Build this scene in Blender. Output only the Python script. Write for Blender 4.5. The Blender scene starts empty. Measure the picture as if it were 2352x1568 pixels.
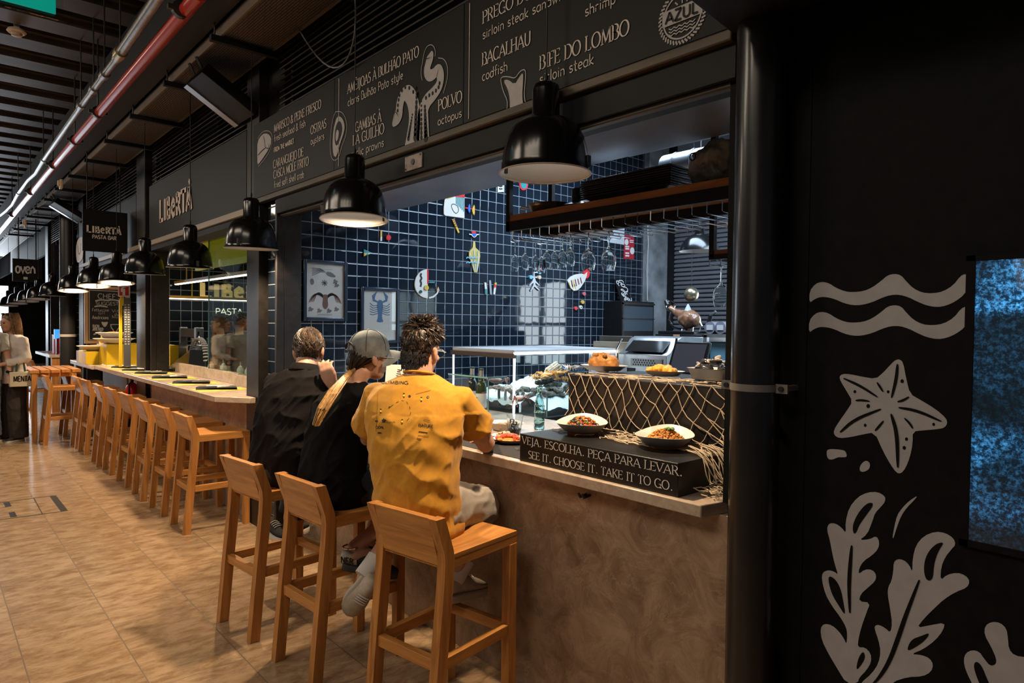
# A food hall: a seafood bar with three guests on wooden stools, the pasta bar beyond it, a black panel wall on the right.
import bpy, bmesh, math, random
import numpy as np
from mathutils import Vector, Matrix, geometry, noise

random.seed(7)
SC = bpy.context.scene
COL = SC.collection
PI = math.pi

# ------------------------------------------------------------------ camera
IW, IH = 2352.0, 1568.0
CX, CY, CH = 1176.0, 784.0, 1.65
FPX = 1538.24
ROT = np.array([[0.66161749, 0.0248472, -0.74942972],
                [0.74975662, -0.00688245, 0.6616779],
                [0.01128293, -0.99966757, -0.0231829]])   # rows: world axes in the lens frame (right, down, ahead)
cd = bpy.data.cameras.new('camera')
cam = bpy.data.objects.new('camera', cd)
COL.objects.link(cam)
cd.sensor_width = 36.0
cd.lens = FPX / IW * 36.0
cd.clip_start = 0.05
cd.clip_end = 200
m = Matrix.Identity(4)
for i in range(3):
    m[i][0] = ROT[i][0]; m[i][1] = -ROT[i][1]; m[i][2] = -ROT[i][2]
m[2][3] = CH
cam.matrix_world = m
SC.camera = cam

# ------------------------------------------------------------------ view and world
SC.view_settings.view_transform = 'Standard'
SC.view_settings.look = 'None'
SC.view_settings.gamma = 1.0
SC.view_settings.use_curve_mapping = False
SC.view_settings.exposure = 0.0
SC.cycles.max_bounces = 6
SC.cycles.diffuse_bounces = 3
SC.cycles.glossy_bounces = 4
SC.cycles.transmission_bounces = 8
SC.cycles.transparent_max_bounces = 12
SC.cycles.caustics_reflective = False
SC.cycles.caustics_refractive = False
SC.cycles.sample_clamp_indirect = 4.0
wd = bpy.data.worlds.new('world')
SC.world = wd
wd.use_nodes = True
bg = wd.node_tree.nodes['Background']
bg.inputs[0].default_value = (0.75, 0.85, 1.0, 1)
bg.inputs[1].default_value = 0.06


def lamp(kind, name, loc, power, color, size=None, sizey=None, aim=None, spot=None, blend=0.4):
    d = bpy.data.lights.new(name, kind)
    d.energy = power
    d.color = color
    if kind == 'AREA':
        d.shape = 'RECTANGLE'; d.size = size; d.size_y = sizey or size
    else:
        d.shadow_soft_size = size or 0.03
    if kind == 'SPOT':
        d.spot_size = math.radians(spot); d.spot_blend = blend
    o = bpy.data.objects.new(name, d)
    COL.objects.link(o)
    o.location = loc
    if aim is not None:
        o.rotation_euler = (Vector(aim) - Vector(loc)).to_track_quat('-Z', 'Y').to_euler()
    return o


WARM = (1.0, 0.73, 0.46)
SOFT = (1.0, 0.84, 0.66)
COOL = (0.62, 0.80, 1.0)
DAY = (0.80, 0.90, 1.0)
# hall lighting over the aisle, out of view above and behind the camera
lamp('AREA', 'hall_light', (-1.6, -1.6, 4.2), 70, SOFT, 2.6, 1.0, aim=(-2.2, -.6, 0))
lamp('AREA', 'hall_light', (-5.0, -1.9, 4.2), 85, SOFT, 2.6, 1.0, aim=(-5.4, -.8, 0))
lamp('AREA', 'hall_light', (-9.0, -1.9, 4.2), 85, SOFT, 2.6, 1.0, aim=(-9.2, -.8, 0))
lamp('AREA', 'hall_light', (-14.0, -1.9, 4.2), 90, SOFT, 2.6, 1.0, aim=(-14, -.8, 0))
lamp('AREA', 'hall_light', (-.6, -4.6, 2.9), 9, SOFT, 3.0, 1.6, aim=(-3.0, 1.8, 1.0))
# daylight from the far doors of the hall
lamp('AREA', 'far_daylight', (-27, 0.2, 2.6), 420, DAY, 5.0, 3.2, aim=(-14, 1.2, 0.8))
# kitchen ceiling panels of the seafood bar
lamp('AREA', 'kitchen_light', (-3.2, 4.6, 3.7), 190, COOL, 2.2, 0.9, aim=(-3.2, 4.5, 0))
lamp('AREA', 'kitchen_light', (-1.3, 5.0, 3.7), 100, COOL, 1.6, 0.9, aim=(-2.0, 5.0, 0))
# kitchen ceiling panel of the pasta bar
lamp('AREA', 'kitchen_light', (-7.6, 4.3, 3.3), 46, (1.0, 0.93, 0.70), 2.2, 1.2, aim=(-7.6, 4.3, 0))
lamp('AREA', 'kitchen_light', (-11.6, 4.2, 3.3), 30, (1.0, 0.93, 0.75), 2.0, 1.2, aim=(-11.6, 4.2, 0))

# ------------------------------------------------------------------ helpers
WM = {}                                   # world matrix an object's mesh is written in
I4 = Matrix.Identity(4)


def pray(x, y):
    return ROT @ np.array([x - CX, y - CY, FPX])


def PY(x, y, Y):                          # where the sight line of a photo point meets the upright plane y = Y
    r = pray(x, y); t = Y / r[1]
    return Vector((r[0] * t, Y, CH + r[2] * t))


def PX(x, y, X):
    r = pray(x, y); t = X / r[0]
    return Vector((X, r[1] * t, CH + r[2] * t))


def PZ(x, y, Z):
    r = pray(x, y); t = (Z - CH) / r[2]
    return Vector((r[0] * t, r[1] * t, Z))


def tag(o, label=None, cat=None, group=None, kind=None):
    if label: o['label'] = label
    if cat: o['category'] = cat
    if group: o['group'] = group
    if kind: o['kind'] = kind
    return o


def thing(name, label, cat, loc=(0, 0, 0), rz=0.0, group=None, kind=None):
    o = bpy.data.objects.new(name, None)
    COL.objects.link(o)
    o.empty_display_size = 0.05
    o.location = loc
    o.rotation_euler = (0, 0, rz)
    WM[o.name] = Matrix.Translation(Vector(loc)) @ Matrix.Rotation(rz, 4, 'Z')
    return tag(o, label, cat, group, kind)


def dup(root, loc=None, rz=None, label=None, group=None, scale=None):
    r = root.copy(); COL.objects.link(r)
    if loc is not None: r.location = loc
    if rz is not None: r.rotation_euler = (0, 0, rz)
    if scale is not None: r.scale = (scale, scale, scale)
    if label: r['label'] = label
    if group: r['group'] = group
    for ch in list(root.children):
        c = ch.copy(); COL.objects.link(c); c.parent = r
        for g in list(ch.children):
            d = g.copy(); COL.objects.link(d); d.parent = c
    return r


def V(*a):
    return Vector(a if len(a) == 3 else a[0])


class MB:
    """Collects shapes and links them as one mesh object."""
    def __init__(s):
        s.v = []; s.f = []

    def add(s, vs, fs):
        b = len(s.v)
        s.v += [tuple(v) for v in vs]
        s.f += [tuple(b + i for i in f) for f in fs]
        return s

    def bx(s, x0, x1, y0, y1, z0, z1, M=None):
        p = [Vector((x, y, z)) for z in (z0, z1) for y in (y0, y1) for x in (x0, x1)]
        if M is not None: p = [M @ q for q in p]
        return s.add(p, [(0, 2, 3, 1), (4, 5, 7, 6), (0, 1, 5, 4), (2, 6, 7, 3), (0, 4, 6, 2), (1, 3, 7, 5)])

    def cbox(s, c, d, M=None):
        return s.bx(c[0] - d[0] / 2, c[0] + d[0] / 2, c[1] - d[1] / 2, c[1] + d[1] / 2, c[2] - d[2] / 2, c[2] + d[2] / 2, M)

    def hexa(s, p):                        # eight corners: bottom four round, top four round
        return s.add(p, [(3, 2, 1, 0), (4, 5, 6, 7), (0, 1, 5, 4), (1, 2, 6, 5), (2, 3, 7, 6), (3, 0, 4, 7)])

    def loft(s, rings, cap=True, closed=True):
        n = len(rings[0]); b = len(s.v)
        for r in rings: s.v += [tuple(p) for p in r]
        for i in range(len(rings) - 1):
            for j in range(n if closed else n - 1):
                k = (j + 1) % n
                s.f.append((b + i * n + j, b + i * n + k, b + (i + 1) * n + k, b + (i + 1) * n + j))
        if cap:
            s.f.append(tuple(b + j for j in reversed(range(n))))
            s.f.append(tuple(b + (len(rings) - 1) * n + j for j in range(n)))
        return s

    def tube(s, pts, r, n=8, cap=True, closed=False, flat=1.0):
        pts = [Vector(p) for p in pts]
        m = len(pts)
        rr = r if isinstance(r, (list, tuple)) else [r] * m
        rings = []
        up = None
        for i, p in enumerate(pts):
            if closed:
                t = pts[(i + 1) % m] - pts[i - 1]
            else:
                t = pts[min(i + 1, m - 1)] - pts[max(i - 1, 0)]
            if t.length < 1e-9: t = Vector((0, 0, 1))
            t.normalize()
            if up is None:
                up = Vector((0, 0, 1)) if abs(t.z) < 0.9 else Vector((0, 1, 0))
            a = up - t * up.dot(t)
            if a.length < 1e-6: a = t.orthogonal()
            a.normalize(); up = a
            b = t.cross(a)
            rings.append([p + a * (rr[i] * math.cos(q)) + b * (rr[i] * flat * math.sin(q)) for q in [2 * PI * j / n for j in range(n)]])
        if closed: rings.append(rings[0])
        return s.loft(rings, cap and not closed)

    def lathe(s, prof, n=24, c=(0, 0, 0), M=None, cap=False):
        rings = []
        c = Vector(c)
        for r, z in prof:
            ring = [Vector((r * math.cos(2 * PI * j / n), r * math.sin(2 * PI * j / n), z)) for j in range(n)]
            rings.append([c + (M @ q if M is not None else q) for q in ring])
        return s.loft(rings, cap)

    def ell(s, c, r, M=None, n=12, k=8):
        if not isinstance(r, (list, tuple)): r = (r, r, r)
        c = Vector(c); rings = []
        for i in range(k + 1):
            a = -PI / 2 + PI * i / k
            a = max(-PI / 2 + 0.02, min(PI / 2 - 0.02, a))
            ring = []
            for j in range(n):
                b = 2 * PI * j / n
                q = Vector((r[0] * math.cos(a) * math.cos(b), r[1] * math.cos(a) * math.sin(b), r[2] * math.sin(a)))
                ring.append(c + (M @ q if M is not None else q))
            rings.append(ring)
        return s.loft(rings, True)

    def poly(s, pts, fr, th=0.002, holes=()):
        """flat outline of pts (u,v) in the frame fr=(o,u,v,n), th thick towards n"""
        o, u, v, n = fr
        loops = [list(pts)] + [list(h) for h in holes]
        tess = geometry.tessellate_polygon([[Vector((a, b, 0)) for a, b in lp] for lp in loops])
        flat = [p for lp in loops for p in lp]
        b = len(s.v)
        for d in (th, 0.0):
            for a, c in flat: s.v.append(tuple(o + u * a + v * c + n * d))
        N = len(flat)
        for t in tess:
            s.f.append(tuple(b + i for i in t)); s.f.append(tuple(b + N + i for i in reversed(t)))
        st = 0
        for lp in loops:
            L = len(lp)
            for i in range(L):
                j = (i + 1) % L
                s.f.append((b + st + i, b + st + j, b + N + st + j, b + N + st + i))
            st += L
        return s

    def ribbon(s, pts, w, fr, th=0.0015):
        """a stroke along pts (u,v) with width w (number or list)"""
        o, u, v, n = fr
        P = [Vector((a, b, 0)) for a, b in pts]
        Q = [P[0]]
        ww = w if isinstance(w, (list, tuple)) else [w] * len(P)
        W = [ww[0]]
        for p, q in zip(P[1:], ww[1:]):
            if (p - Q[-1]).length > 1e-6: Q.append(p); W.append(q)
        P = Q
        if len(P) < 2: return s
        b = len(s.v); m = len(P)
        L = []; R = []
        for i in range(m):
            t0 = (P[i] - P[i - 1]).normalized() if i else (P[1] - P[0]).normalized()
            t1 = (P[i + 1] - P[i]).normalized() if i < m - 1 else t0
            t = t0 + t1
            if t.length < 0.3: t = t1.copy()
            t.normalize()
            nn = Vector((-t.y, t.x, 0))
            k = 1.0 / max(0.5, abs(nn.dot(Vector((-t1.y, t1.x, 0)))))
            L.append(P[i] + nn * W[i] * 0.5 * k); R.append(P[i] - nn * W[i] * 0.5 * k)
        for q in L + R: s.v.append(tuple(o + u * q.x + v * q.y + n * th))
        for i in range(m - 1):
            s.f.append((b + i, b + m + i, b + m + i + 1, b + i + 1))
        return s

    def build(s, name, mat, parent=None, bevel=0.0, seg=2, smooth=35, loc=None, rz=0.0, lab=None):
        me = bpy.data.meshes.new(name)
        me.from_pydata(s.v, [], s.f)
        me.validate()
        bm = bmesh.new(); bm.from_mesh(me)
        bmesh.ops.recalc_face_normals(bm, faces=bm.faces)
        bm.to_mesh(me); bm.free()
        if mat is not None: me.materials.append(mat)
        if smooth:
            me.polygons.foreach_set('use_smooth', [True] * len(me.polygons))
            me.set_sharp_from_angle(angle=math.radians(smooth))
        o = bpy.data.objects.new(name, me)
        COL.objects.link(o)
        WM[o.name] = I4.copy()
        if loc is not None:
            o.location = loc; o.rotation_euler = (0, 0, rz)
            WM[o.name] = Matrix.Translation(Vector(loc)) @ Matrix.Rotation(rz, 4, 'Z')
        if parent is not None:
            o.parent = parent
            o.matrix_parent_inverse = WM[parent.name].inverted()
        if bevel:
            b = o.modifiers.new('bevel', 'BEVEL'); b.width = bevel; b.segments = seg; b.limit_method = 'ANGLE'
            b.harden_normals = False
        if lab: o['label'] = lab
        return o


def struct(o):
    o['kind'] = 'structure'
    return o


def frame(o, u, v, n):
    return (Vector(o), Vector(u).normalized(), Vector(v).normalized(), Vector(n).normalized())


def facade(y, out=0.0):                    # (u,v) = (x,z) on an upright plane facing the aisle
    return (Vector((0, y - out, 0)), Vector((1, 0, 0)), Vector((0, 0, 1)), Vector((0, -1, 0)))


def sidewall(x, out=0.0):                  # (u,v) = (y,z) on a wall facing the right
    return (Vector((x + out, 0, 0)), Vector((0, 1, 0)), Vector((0, 0, 1)), Vector((1, 0, 0)))


def py2(y, pts):                           # photo points -> (x,z) on the plane y
    out = []
    for a, b in pts:
        p = PY(a, b, y); out.append((p.x, p.z))
    return out


def px2(x, pts):
    out = []
    for a, b in pts:
        p = PX(a, b, x); out.append((p.y, p.z))
    return out


def smoothpts(pts, it=2, closed=True):     # corner cutting, to round a drawn outline
    P = [Vector((a, b, 0)) for a, b in pts]
    for _ in range(it):
        Q = []
        n = len(P)
        rng = range(n) if closed else range(n - 1)
        if not closed: Q.append(P[0])
        for i in rng:
            a, b = P[i], P[(i + 1) % n]
            Q.append(a * 0.75 + b * 0.25); Q.append(a * 0.25 + b * 0.75)
        if not closed: Q.append(P[-1])
        P = Q
    return [(p.x, p.y) for p in P]


def arc(cx, cy, rx, ry, a0, a1, n=10):
    return [(cx + rx * math.cos(math.radians(a0 + (a1 - a0) * i / n)), cy + ry * math.sin(math.radians(a0 + (a1 - a0) * i / n))) for i in range(n + 1)]


def bez(p, n=10):
    p = [Vector(q) for q in p]
    out = []
    for i in range(n + 1):
        t = i / n
        q = list(p)
        while len(q) > 1: q = [q[k].lerp(q[k + 1], t) for k in range(len(q) - 1)]
        out.append(q[0])
    return out


# ------------------------------------------------------------------ materials
MATS = {}


def mat(name, color, rough=0.6, metal=0.0, var=0.0, scale=8.0, bump=0.0, bscale=60.0, spec=0.5, coat=0.0, emit=None, estr=0.0, stretch=None, alpha=None, trans=0.0, ior=1.45, sheen=0.0, color2=None, detail=6.0, rvar=0.0):
    if name in MATS: return MATS[name]
    m = bpy.data.materials.new(name)
    m.use_nodes = True
    nt = m.node_tree; N = nt.nodes; L = nt.links
    b = N['Principled BSDF']
    c = (*color, 1.0)
    b.inputs['Base Color'].default_value = c
    b.inputs['Roughness'].default_value = rough
    b.inputs['Metallic'].default_value = metal
    b.inputs['Specular IOR Level'].default_value = spec
    b.inputs['Coat Weight'].default_value = coat
    b.inputs['Coat Roughness'].default_value = 0.08
    b.inputs['IOR'].default_value = ior
    b.inputs['Transmission Weight'].default_value = trans
    if sheen: b.inputs['Sheen Weight'].default_value = sheen
    if emit:
        b.inputs['Emission Color'].default_value = (*emit, 1)
        b.inputs['Emission Strength'].default_value = estr
    if alpha is not None: b.inputs['Alpha'].default_value = alpha
    if var or color2 or bump or rvar:
        tc = N.new('ShaderNodeTexCoord'); mp = N.new('ShaderNodeMapping')
        L.new(tc.outputs['Object'], mp.inputs[0])
        if stretch: mp.inputs['Scale'].default_value = stretch
    if var or color2:
        nz = N.new('ShaderNodeTexNoise'); nz.inputs['Scale'].default_value = scale; nz.inputs['Detail'].default_value = detail
        L.new(mp.outputs[0], nz.inputs['Vector'])
        rp = N.new('ShaderNodeValToRGB')
        c2 = color2 if color2 else tuple(x * (1 - var) for x in color)
        c1 = color if color2 else tuple(min(1, x * (1 + var)) for x in color)
        rp.color_ramp.elements[0].position = 0.32; rp.color_ramp.elements[1].position = 0.68
        rp.color_ramp.elements[0].color = (*c2, 1); rp.color_ramp.elements[1].color = (*c1, 1)
        L.new(nz.outputs['Fac'], rp.inputs[0]); L.new(rp.outputs[0], b.inputs['Base Color'])
    if rvar:
        nz3 = N.new('ShaderNodeTexNoise'); nz3.inputs['Scale'].default_value = scale * 1.7; nz3.inputs['Detail'].default_value = 4
        L.new(mp.outputs[0], nz3.inputs['Vector'])
        mr = N.new('ShaderNodeMapRange'); mr.inputs['To Min'].default_value = max(0.02, rough - rvar); mr.inputs['To Max'].default_value = min(1, rough + rvar)
        mr.inputs['From Min'].default_value = 0.3; mr.inputs['From Max'].default_value = 0.7
        L.new(nz3.outputs['Fac'], mr.inputs[0]); L.new(mr.outputs[0], b.inputs['Roughness'])
    if bump:
        nz2 = N.new('ShaderNodeTexNoise'); nz2.inputs['Scale'].default_value = bscale; nz2.inputs['Detail'].default_value = 5
        L.new(mp.outputs[0], nz2.inputs['Vector'])
        bp = N.new('ShaderNodeBump'); bp.inputs['Strength'].default_value = bump; bp.inputs['Distance'].default_value = 0.01
        L.new(nz2.outputs['Fac'], bp.inputs['Height']); L.new(bp.outputs[0], b.inputs['Normal'])
    MATS[name] = m
    return m


def glow(name, color, strength):
    return mat(name, (0, 0, 0), emit=color, estr=strength, spec=0.0)


def wood(name, c1, c2, rough=0.42, scale=1.0, axis='X'):
    if name in MATS: return MATS[name]
    m = bpy.data.materials.new(name); m.use_nodes = True
    nt = m.node_tree; N = nt.nodes; L = nt.links; b = N['Principled BSDF']
    tc = N.new('ShaderNodeTexCoord'); mp = N.new('ShaderNodeMapping')
    L.new(tc.outputs['Object'], mp.inputs[0])
    st = {'X': (1.2, 14, 14), 'Y': (14, 1.2, 14), 'Z': (14, 14, 1.2)}[axis]
    mp.inputs['Scale'].default_value = tuple(x * scale for x in st)
    oi = N.new('ShaderNodeObjectInfo')
    av = N.new('ShaderNodeVectorMath'); av.operation = 'ADD'
    sc = N.new('ShaderNodeMath'); sc.operation = 'MULTIPLY'; sc.inputs[1].default_value = 37.0
    L.new(oi.outputs['Random'], sc.inputs[0]); L.new(mp.outputs[0], av.inputs[0]); L.new(sc.outputs[0], av.inputs[1])
    nz = N.new('ShaderNodeTexNoise'); nz.inputs['Scale'].default_value = 2.6; nz.inputs['Detail'].default_value = 8; nz.inputs['Distortion'].default_value = 0.6
    L.new(av.outputs[0], nz.inputs['Vector'])
    rp = N.new('ShaderNodeValToRGB')
    e = rp.color_ramp.elements
    e[0].position = 0.3; e[0].color = (*c2, 1); e[1].position = 0.66; e[1].color = (*c1, 1)
    L.new(nz.outputs['Fac'], rp.inputs[0]); L.new(rp.outputs[0], b.inputs['Base Color'])
    b.inputs['Roughness'].default_value = rough
    bp = N.new('ShaderNodeBump'); bp.inputs['Strength'].default_value = 0.12; bp.inputs['Distance'].default_value = 0.004
    L.new(nz.outputs['Fac'], bp.inputs['Height']); L.new(bp.outputs[0], b.inputs['Normal'])
    MATS[name] = m
    return m


def tiles(name, color, grout, tw, thh, ax, off=(0, 0), rough=0.06, tilt=0.05, gw=0.035, marble=None, stagger=0.0, groutbump=0.5, mscale=3.0):
    """tile grid laid in the plane of the two axes ax (e.g. 'yz'); every tile leans a touch its own way"""
    m = bpy.data.materials.new(name); m.use_nodes = True
    nt = m.node_tree; N = nt.nodes; L = nt.links; b = N['Principled BSDF']
    geo = N.new('ShaderNodeNewGeometry'); sp = N.new('ShaderNodeSeparateXYZ'); L.new(geo.outputs['Position'], sp.inputs[0])

    def mth(op, a, bb=None, c=None):
        n = N.new('ShaderNodeMath'); n.operation = op
        for i, q in enumerate((a, bb, c)):
            if q is None: continue
            if isinstance(q, (int, float)): n.inputs[i].default_value = q
            else: L.new(q, n.inputs[i])
        return n.outputs[0]
    ua = sp.outputs['XYZ'.index(ax[0].upper())]; va = sp.outputs['XYZ'.index(ax[1].upper())]
    vv = mth('DIVIDE', mth('SUBTRACT', va, off[1]), thh)
    vi = mth('FLOOR', vv)
    uu = mth('DIVIDE', mth('SUBTRACT', ua, off[0]), tw)
    if stagger: uu = mth('ADD', uu, mth('MULTIPLY', mth('MODULO', mth('ABSOLUTE', vi), 2.0), stagger))
    ui = mth('FLOOR', uu)
    uf = mth('SUBTRACT', uu, ui); vf = mth('SUBTRACT', vv, vi)
    du = mth('MULTIPLY', mth('MINIMUM', uf, mth('SUBTRACT', 1.0, uf)), tw)
    dv = mth('MULTIPLY', mth('MINIMUM', vf, mth('SUBTRACT', 1.0, vf)), thh)
    d = mth('MINIMUM', du, dv)
    g = N.new('ShaderNodeMapRange'); g.inputs['From Min'].default_value = gw * min(tw, thh) * 0.5; g.inputs['From Max'].default_value = gw * min(tw, thh) * 0.5 + 0.0012
    L.new(d, g.inputs[0])
    wn = N.new('ShaderNodeTexWhiteNoise'); wn.noise_dimensions = '2D'
    cv = N.new('ShaderNodeCombineXYZ'); L.new(ui, cv.inputs[0]); L.new(vi, cv.inputs[1]); L.new(cv.outputs[0], wn.inputs['Vector'])
    base = N.new('ShaderNodeMixRGB'); base.blend_type = 'MIX'
    c2 = tuple(x * 0.86 for x in color)
    base.inputs[1].default_value = (*color, 1); base.inputs[2].default_value = (*c2, 1)
    L.new(wn.outputs['Value'], base.inputs[0])
    colout = base.outputs[0]
    if marble:
        nz = N.new('ShaderNodeTexNoise'); nz.inputs['Scale'].default_value = mscale; nz.inputs['Detail'].default_value = 9; nz.inputs['Roughness'].default_value = 0.72; nz.inputs['Distortion'].default_value = 0.4
        mp = N.new('ShaderNodeMapping'); mp.inputs['Scale'].default_value = (2.2, 0.9, 1.0)
        ov = N.new('ShaderNodeVectorMath'); ov.operation = 'ADD'
        sc = N.new('ShaderNodeVectorMath'); sc.operation = 'SCALE'; sc.inputs['Scale'].default_value = 9.0
        L.new(wn.outputs['Color'], sc.inputs[0]); L.new(geo.outputs['Position'], mp.inputs[0]); L.new(mp.outputs[0], ov.inputs[0]); L.new(sc.outputs[0], ov.inputs[1]); L.new(ov.outputs[0], nz.inputs['Vector'])
        rp = N.new('ShaderNodeValToRGB'); e = rp.color_ramp.elements
        e[0].position = 0.36; e[0].color = (*marble, 1); e[1].position = 0.60; e[1].color = (1, 1, 1, 1)
        L.new(nz.outputs['Fac'], rp.inputs[0])
        mu = N.new('ShaderNodeMixRGB'); mu.blend_type = 'MULTIPLY'; mu.inputs[0].default_value = 1.0
        L.new(colout, mu.inputs[1]); L.new(rp.outputs[0], mu.inputs[2]); colout = mu.outputs[0]
    mix = N.new('ShaderNodeMixRGB'); mix.inputs[1].default_value = (*grout, 1)
    L.new(g.outputs[0], mix.inputs[0]); L.new(colout, mix.inputs[2]); L.new(mix.outputs[0], b.inputs['Base Color'])
    rr = N.new('ShaderNodeMapRange'); rr.inputs['To Min'].default_value = 0.75; rr.inputs['To Max'].default_value = rough
    L.new(g.outputs[0], rr.inputs[0]); L.new(rr.outputs[0], b.inputs['Roughness'])
    # pillow edge, a slow wave over the glaze and a lean per tile
    pe = N.new('ShaderNodeMapRange'); pe.inputs['From Max'].default_value = 0.006; L.new(d, pe.inputs[0])
    nz2 = N.new('ShaderNodeTexNoise'); nz2.inputs['Scale'].default_value = 9.0; nz2.inputs['Detail'].default_value = 1.5
    L.new(geo.outputs['Position'], nz2.inputs['Vector'])
    h = mth('ADD', mth('MULTIPLY', pe.outputs[0], groutbump), mth('MULTIPLY', nz2.outputs['Fac'], tilt * 4))
    cs = N.new('ShaderNodeSeparateXYZ'); L.new(wn.outputs['Color'], cs.inputs[0])
    lean = mth('ADD', mth('MULTIPLY', mth('SUBTRACT', cs.outputs[0], 0.5), uf), mth('MULTIPLY', mth('SUBTRACT', cs.outputs[1], 0.5), vf))
    h = mth('ADD', h, mth('MULTIPLY', lean, tilt * 6))
    bp = N.new('ShaderNodeBump'); bp.inputs['Strength'].default_value = 1.0; bp.inputs['Distance'].default_value = 0.002
    L.new(h, bp.inputs['Height']); L.new(bp.outputs[0], b.inputs['Normal'])
    MATS[name] = m
    return m


def glassy(name, tint=(1, 1, 1), clear=0.9, rough=0.02):
    """thin pane: mostly lets light through, mirrors a little at a slant"""
    if name in MATS: return MATS[name]
    m = bpy.data.materials.new(name); m.use_nodes = True
    nt = m.node_tree; N = nt.nodes; L = nt.links
    for n in list(N): N.remove(n)
    out = N.new('ShaderNodeOutputMaterial'); mx = N.new('ShaderNodeMixShader')
    tr = N.new('ShaderNodeBsdfTransparent'); gl = N.new('ShaderNodeBsdfGlossy')
    tr.inputs[0].default_value = (*tint, 1); gl.inputs[0].default_value = (1, 1, 1, 1); gl.inputs['Roughness'].default_value = rough
    lw = N.new('ShaderNodeLayerWeight'); lw.inputs[0].default_value = 0.5
    pw = N.new('ShaderNodeMath'); pw.operation = 'POWER'; pw.inputs[1].default_value = 4.0
    ad = N.new('ShaderNodeMath'); ad.operation = 'MULTIPLY_ADD'; ad.inputs[1].default_value = 0.7; ad.inputs[2].default_value = max(0.02, 1.0 - clear) * 0.5; ad.use_clamp = True
    L.new(lw.outputs['Facing'], pw.inputs[0]); L.new(pw.outputs[0], ad.inputs[0]); L.new(ad.outputs[0], mx.inputs[0])
    L.new(tr.outputs[0], mx.inputs[1]); L.new(gl.outputs[0], mx.inputs[2]); L.new(mx.outputs[0], out.inputs[0])
    MATS[name] = m
    return m

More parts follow.
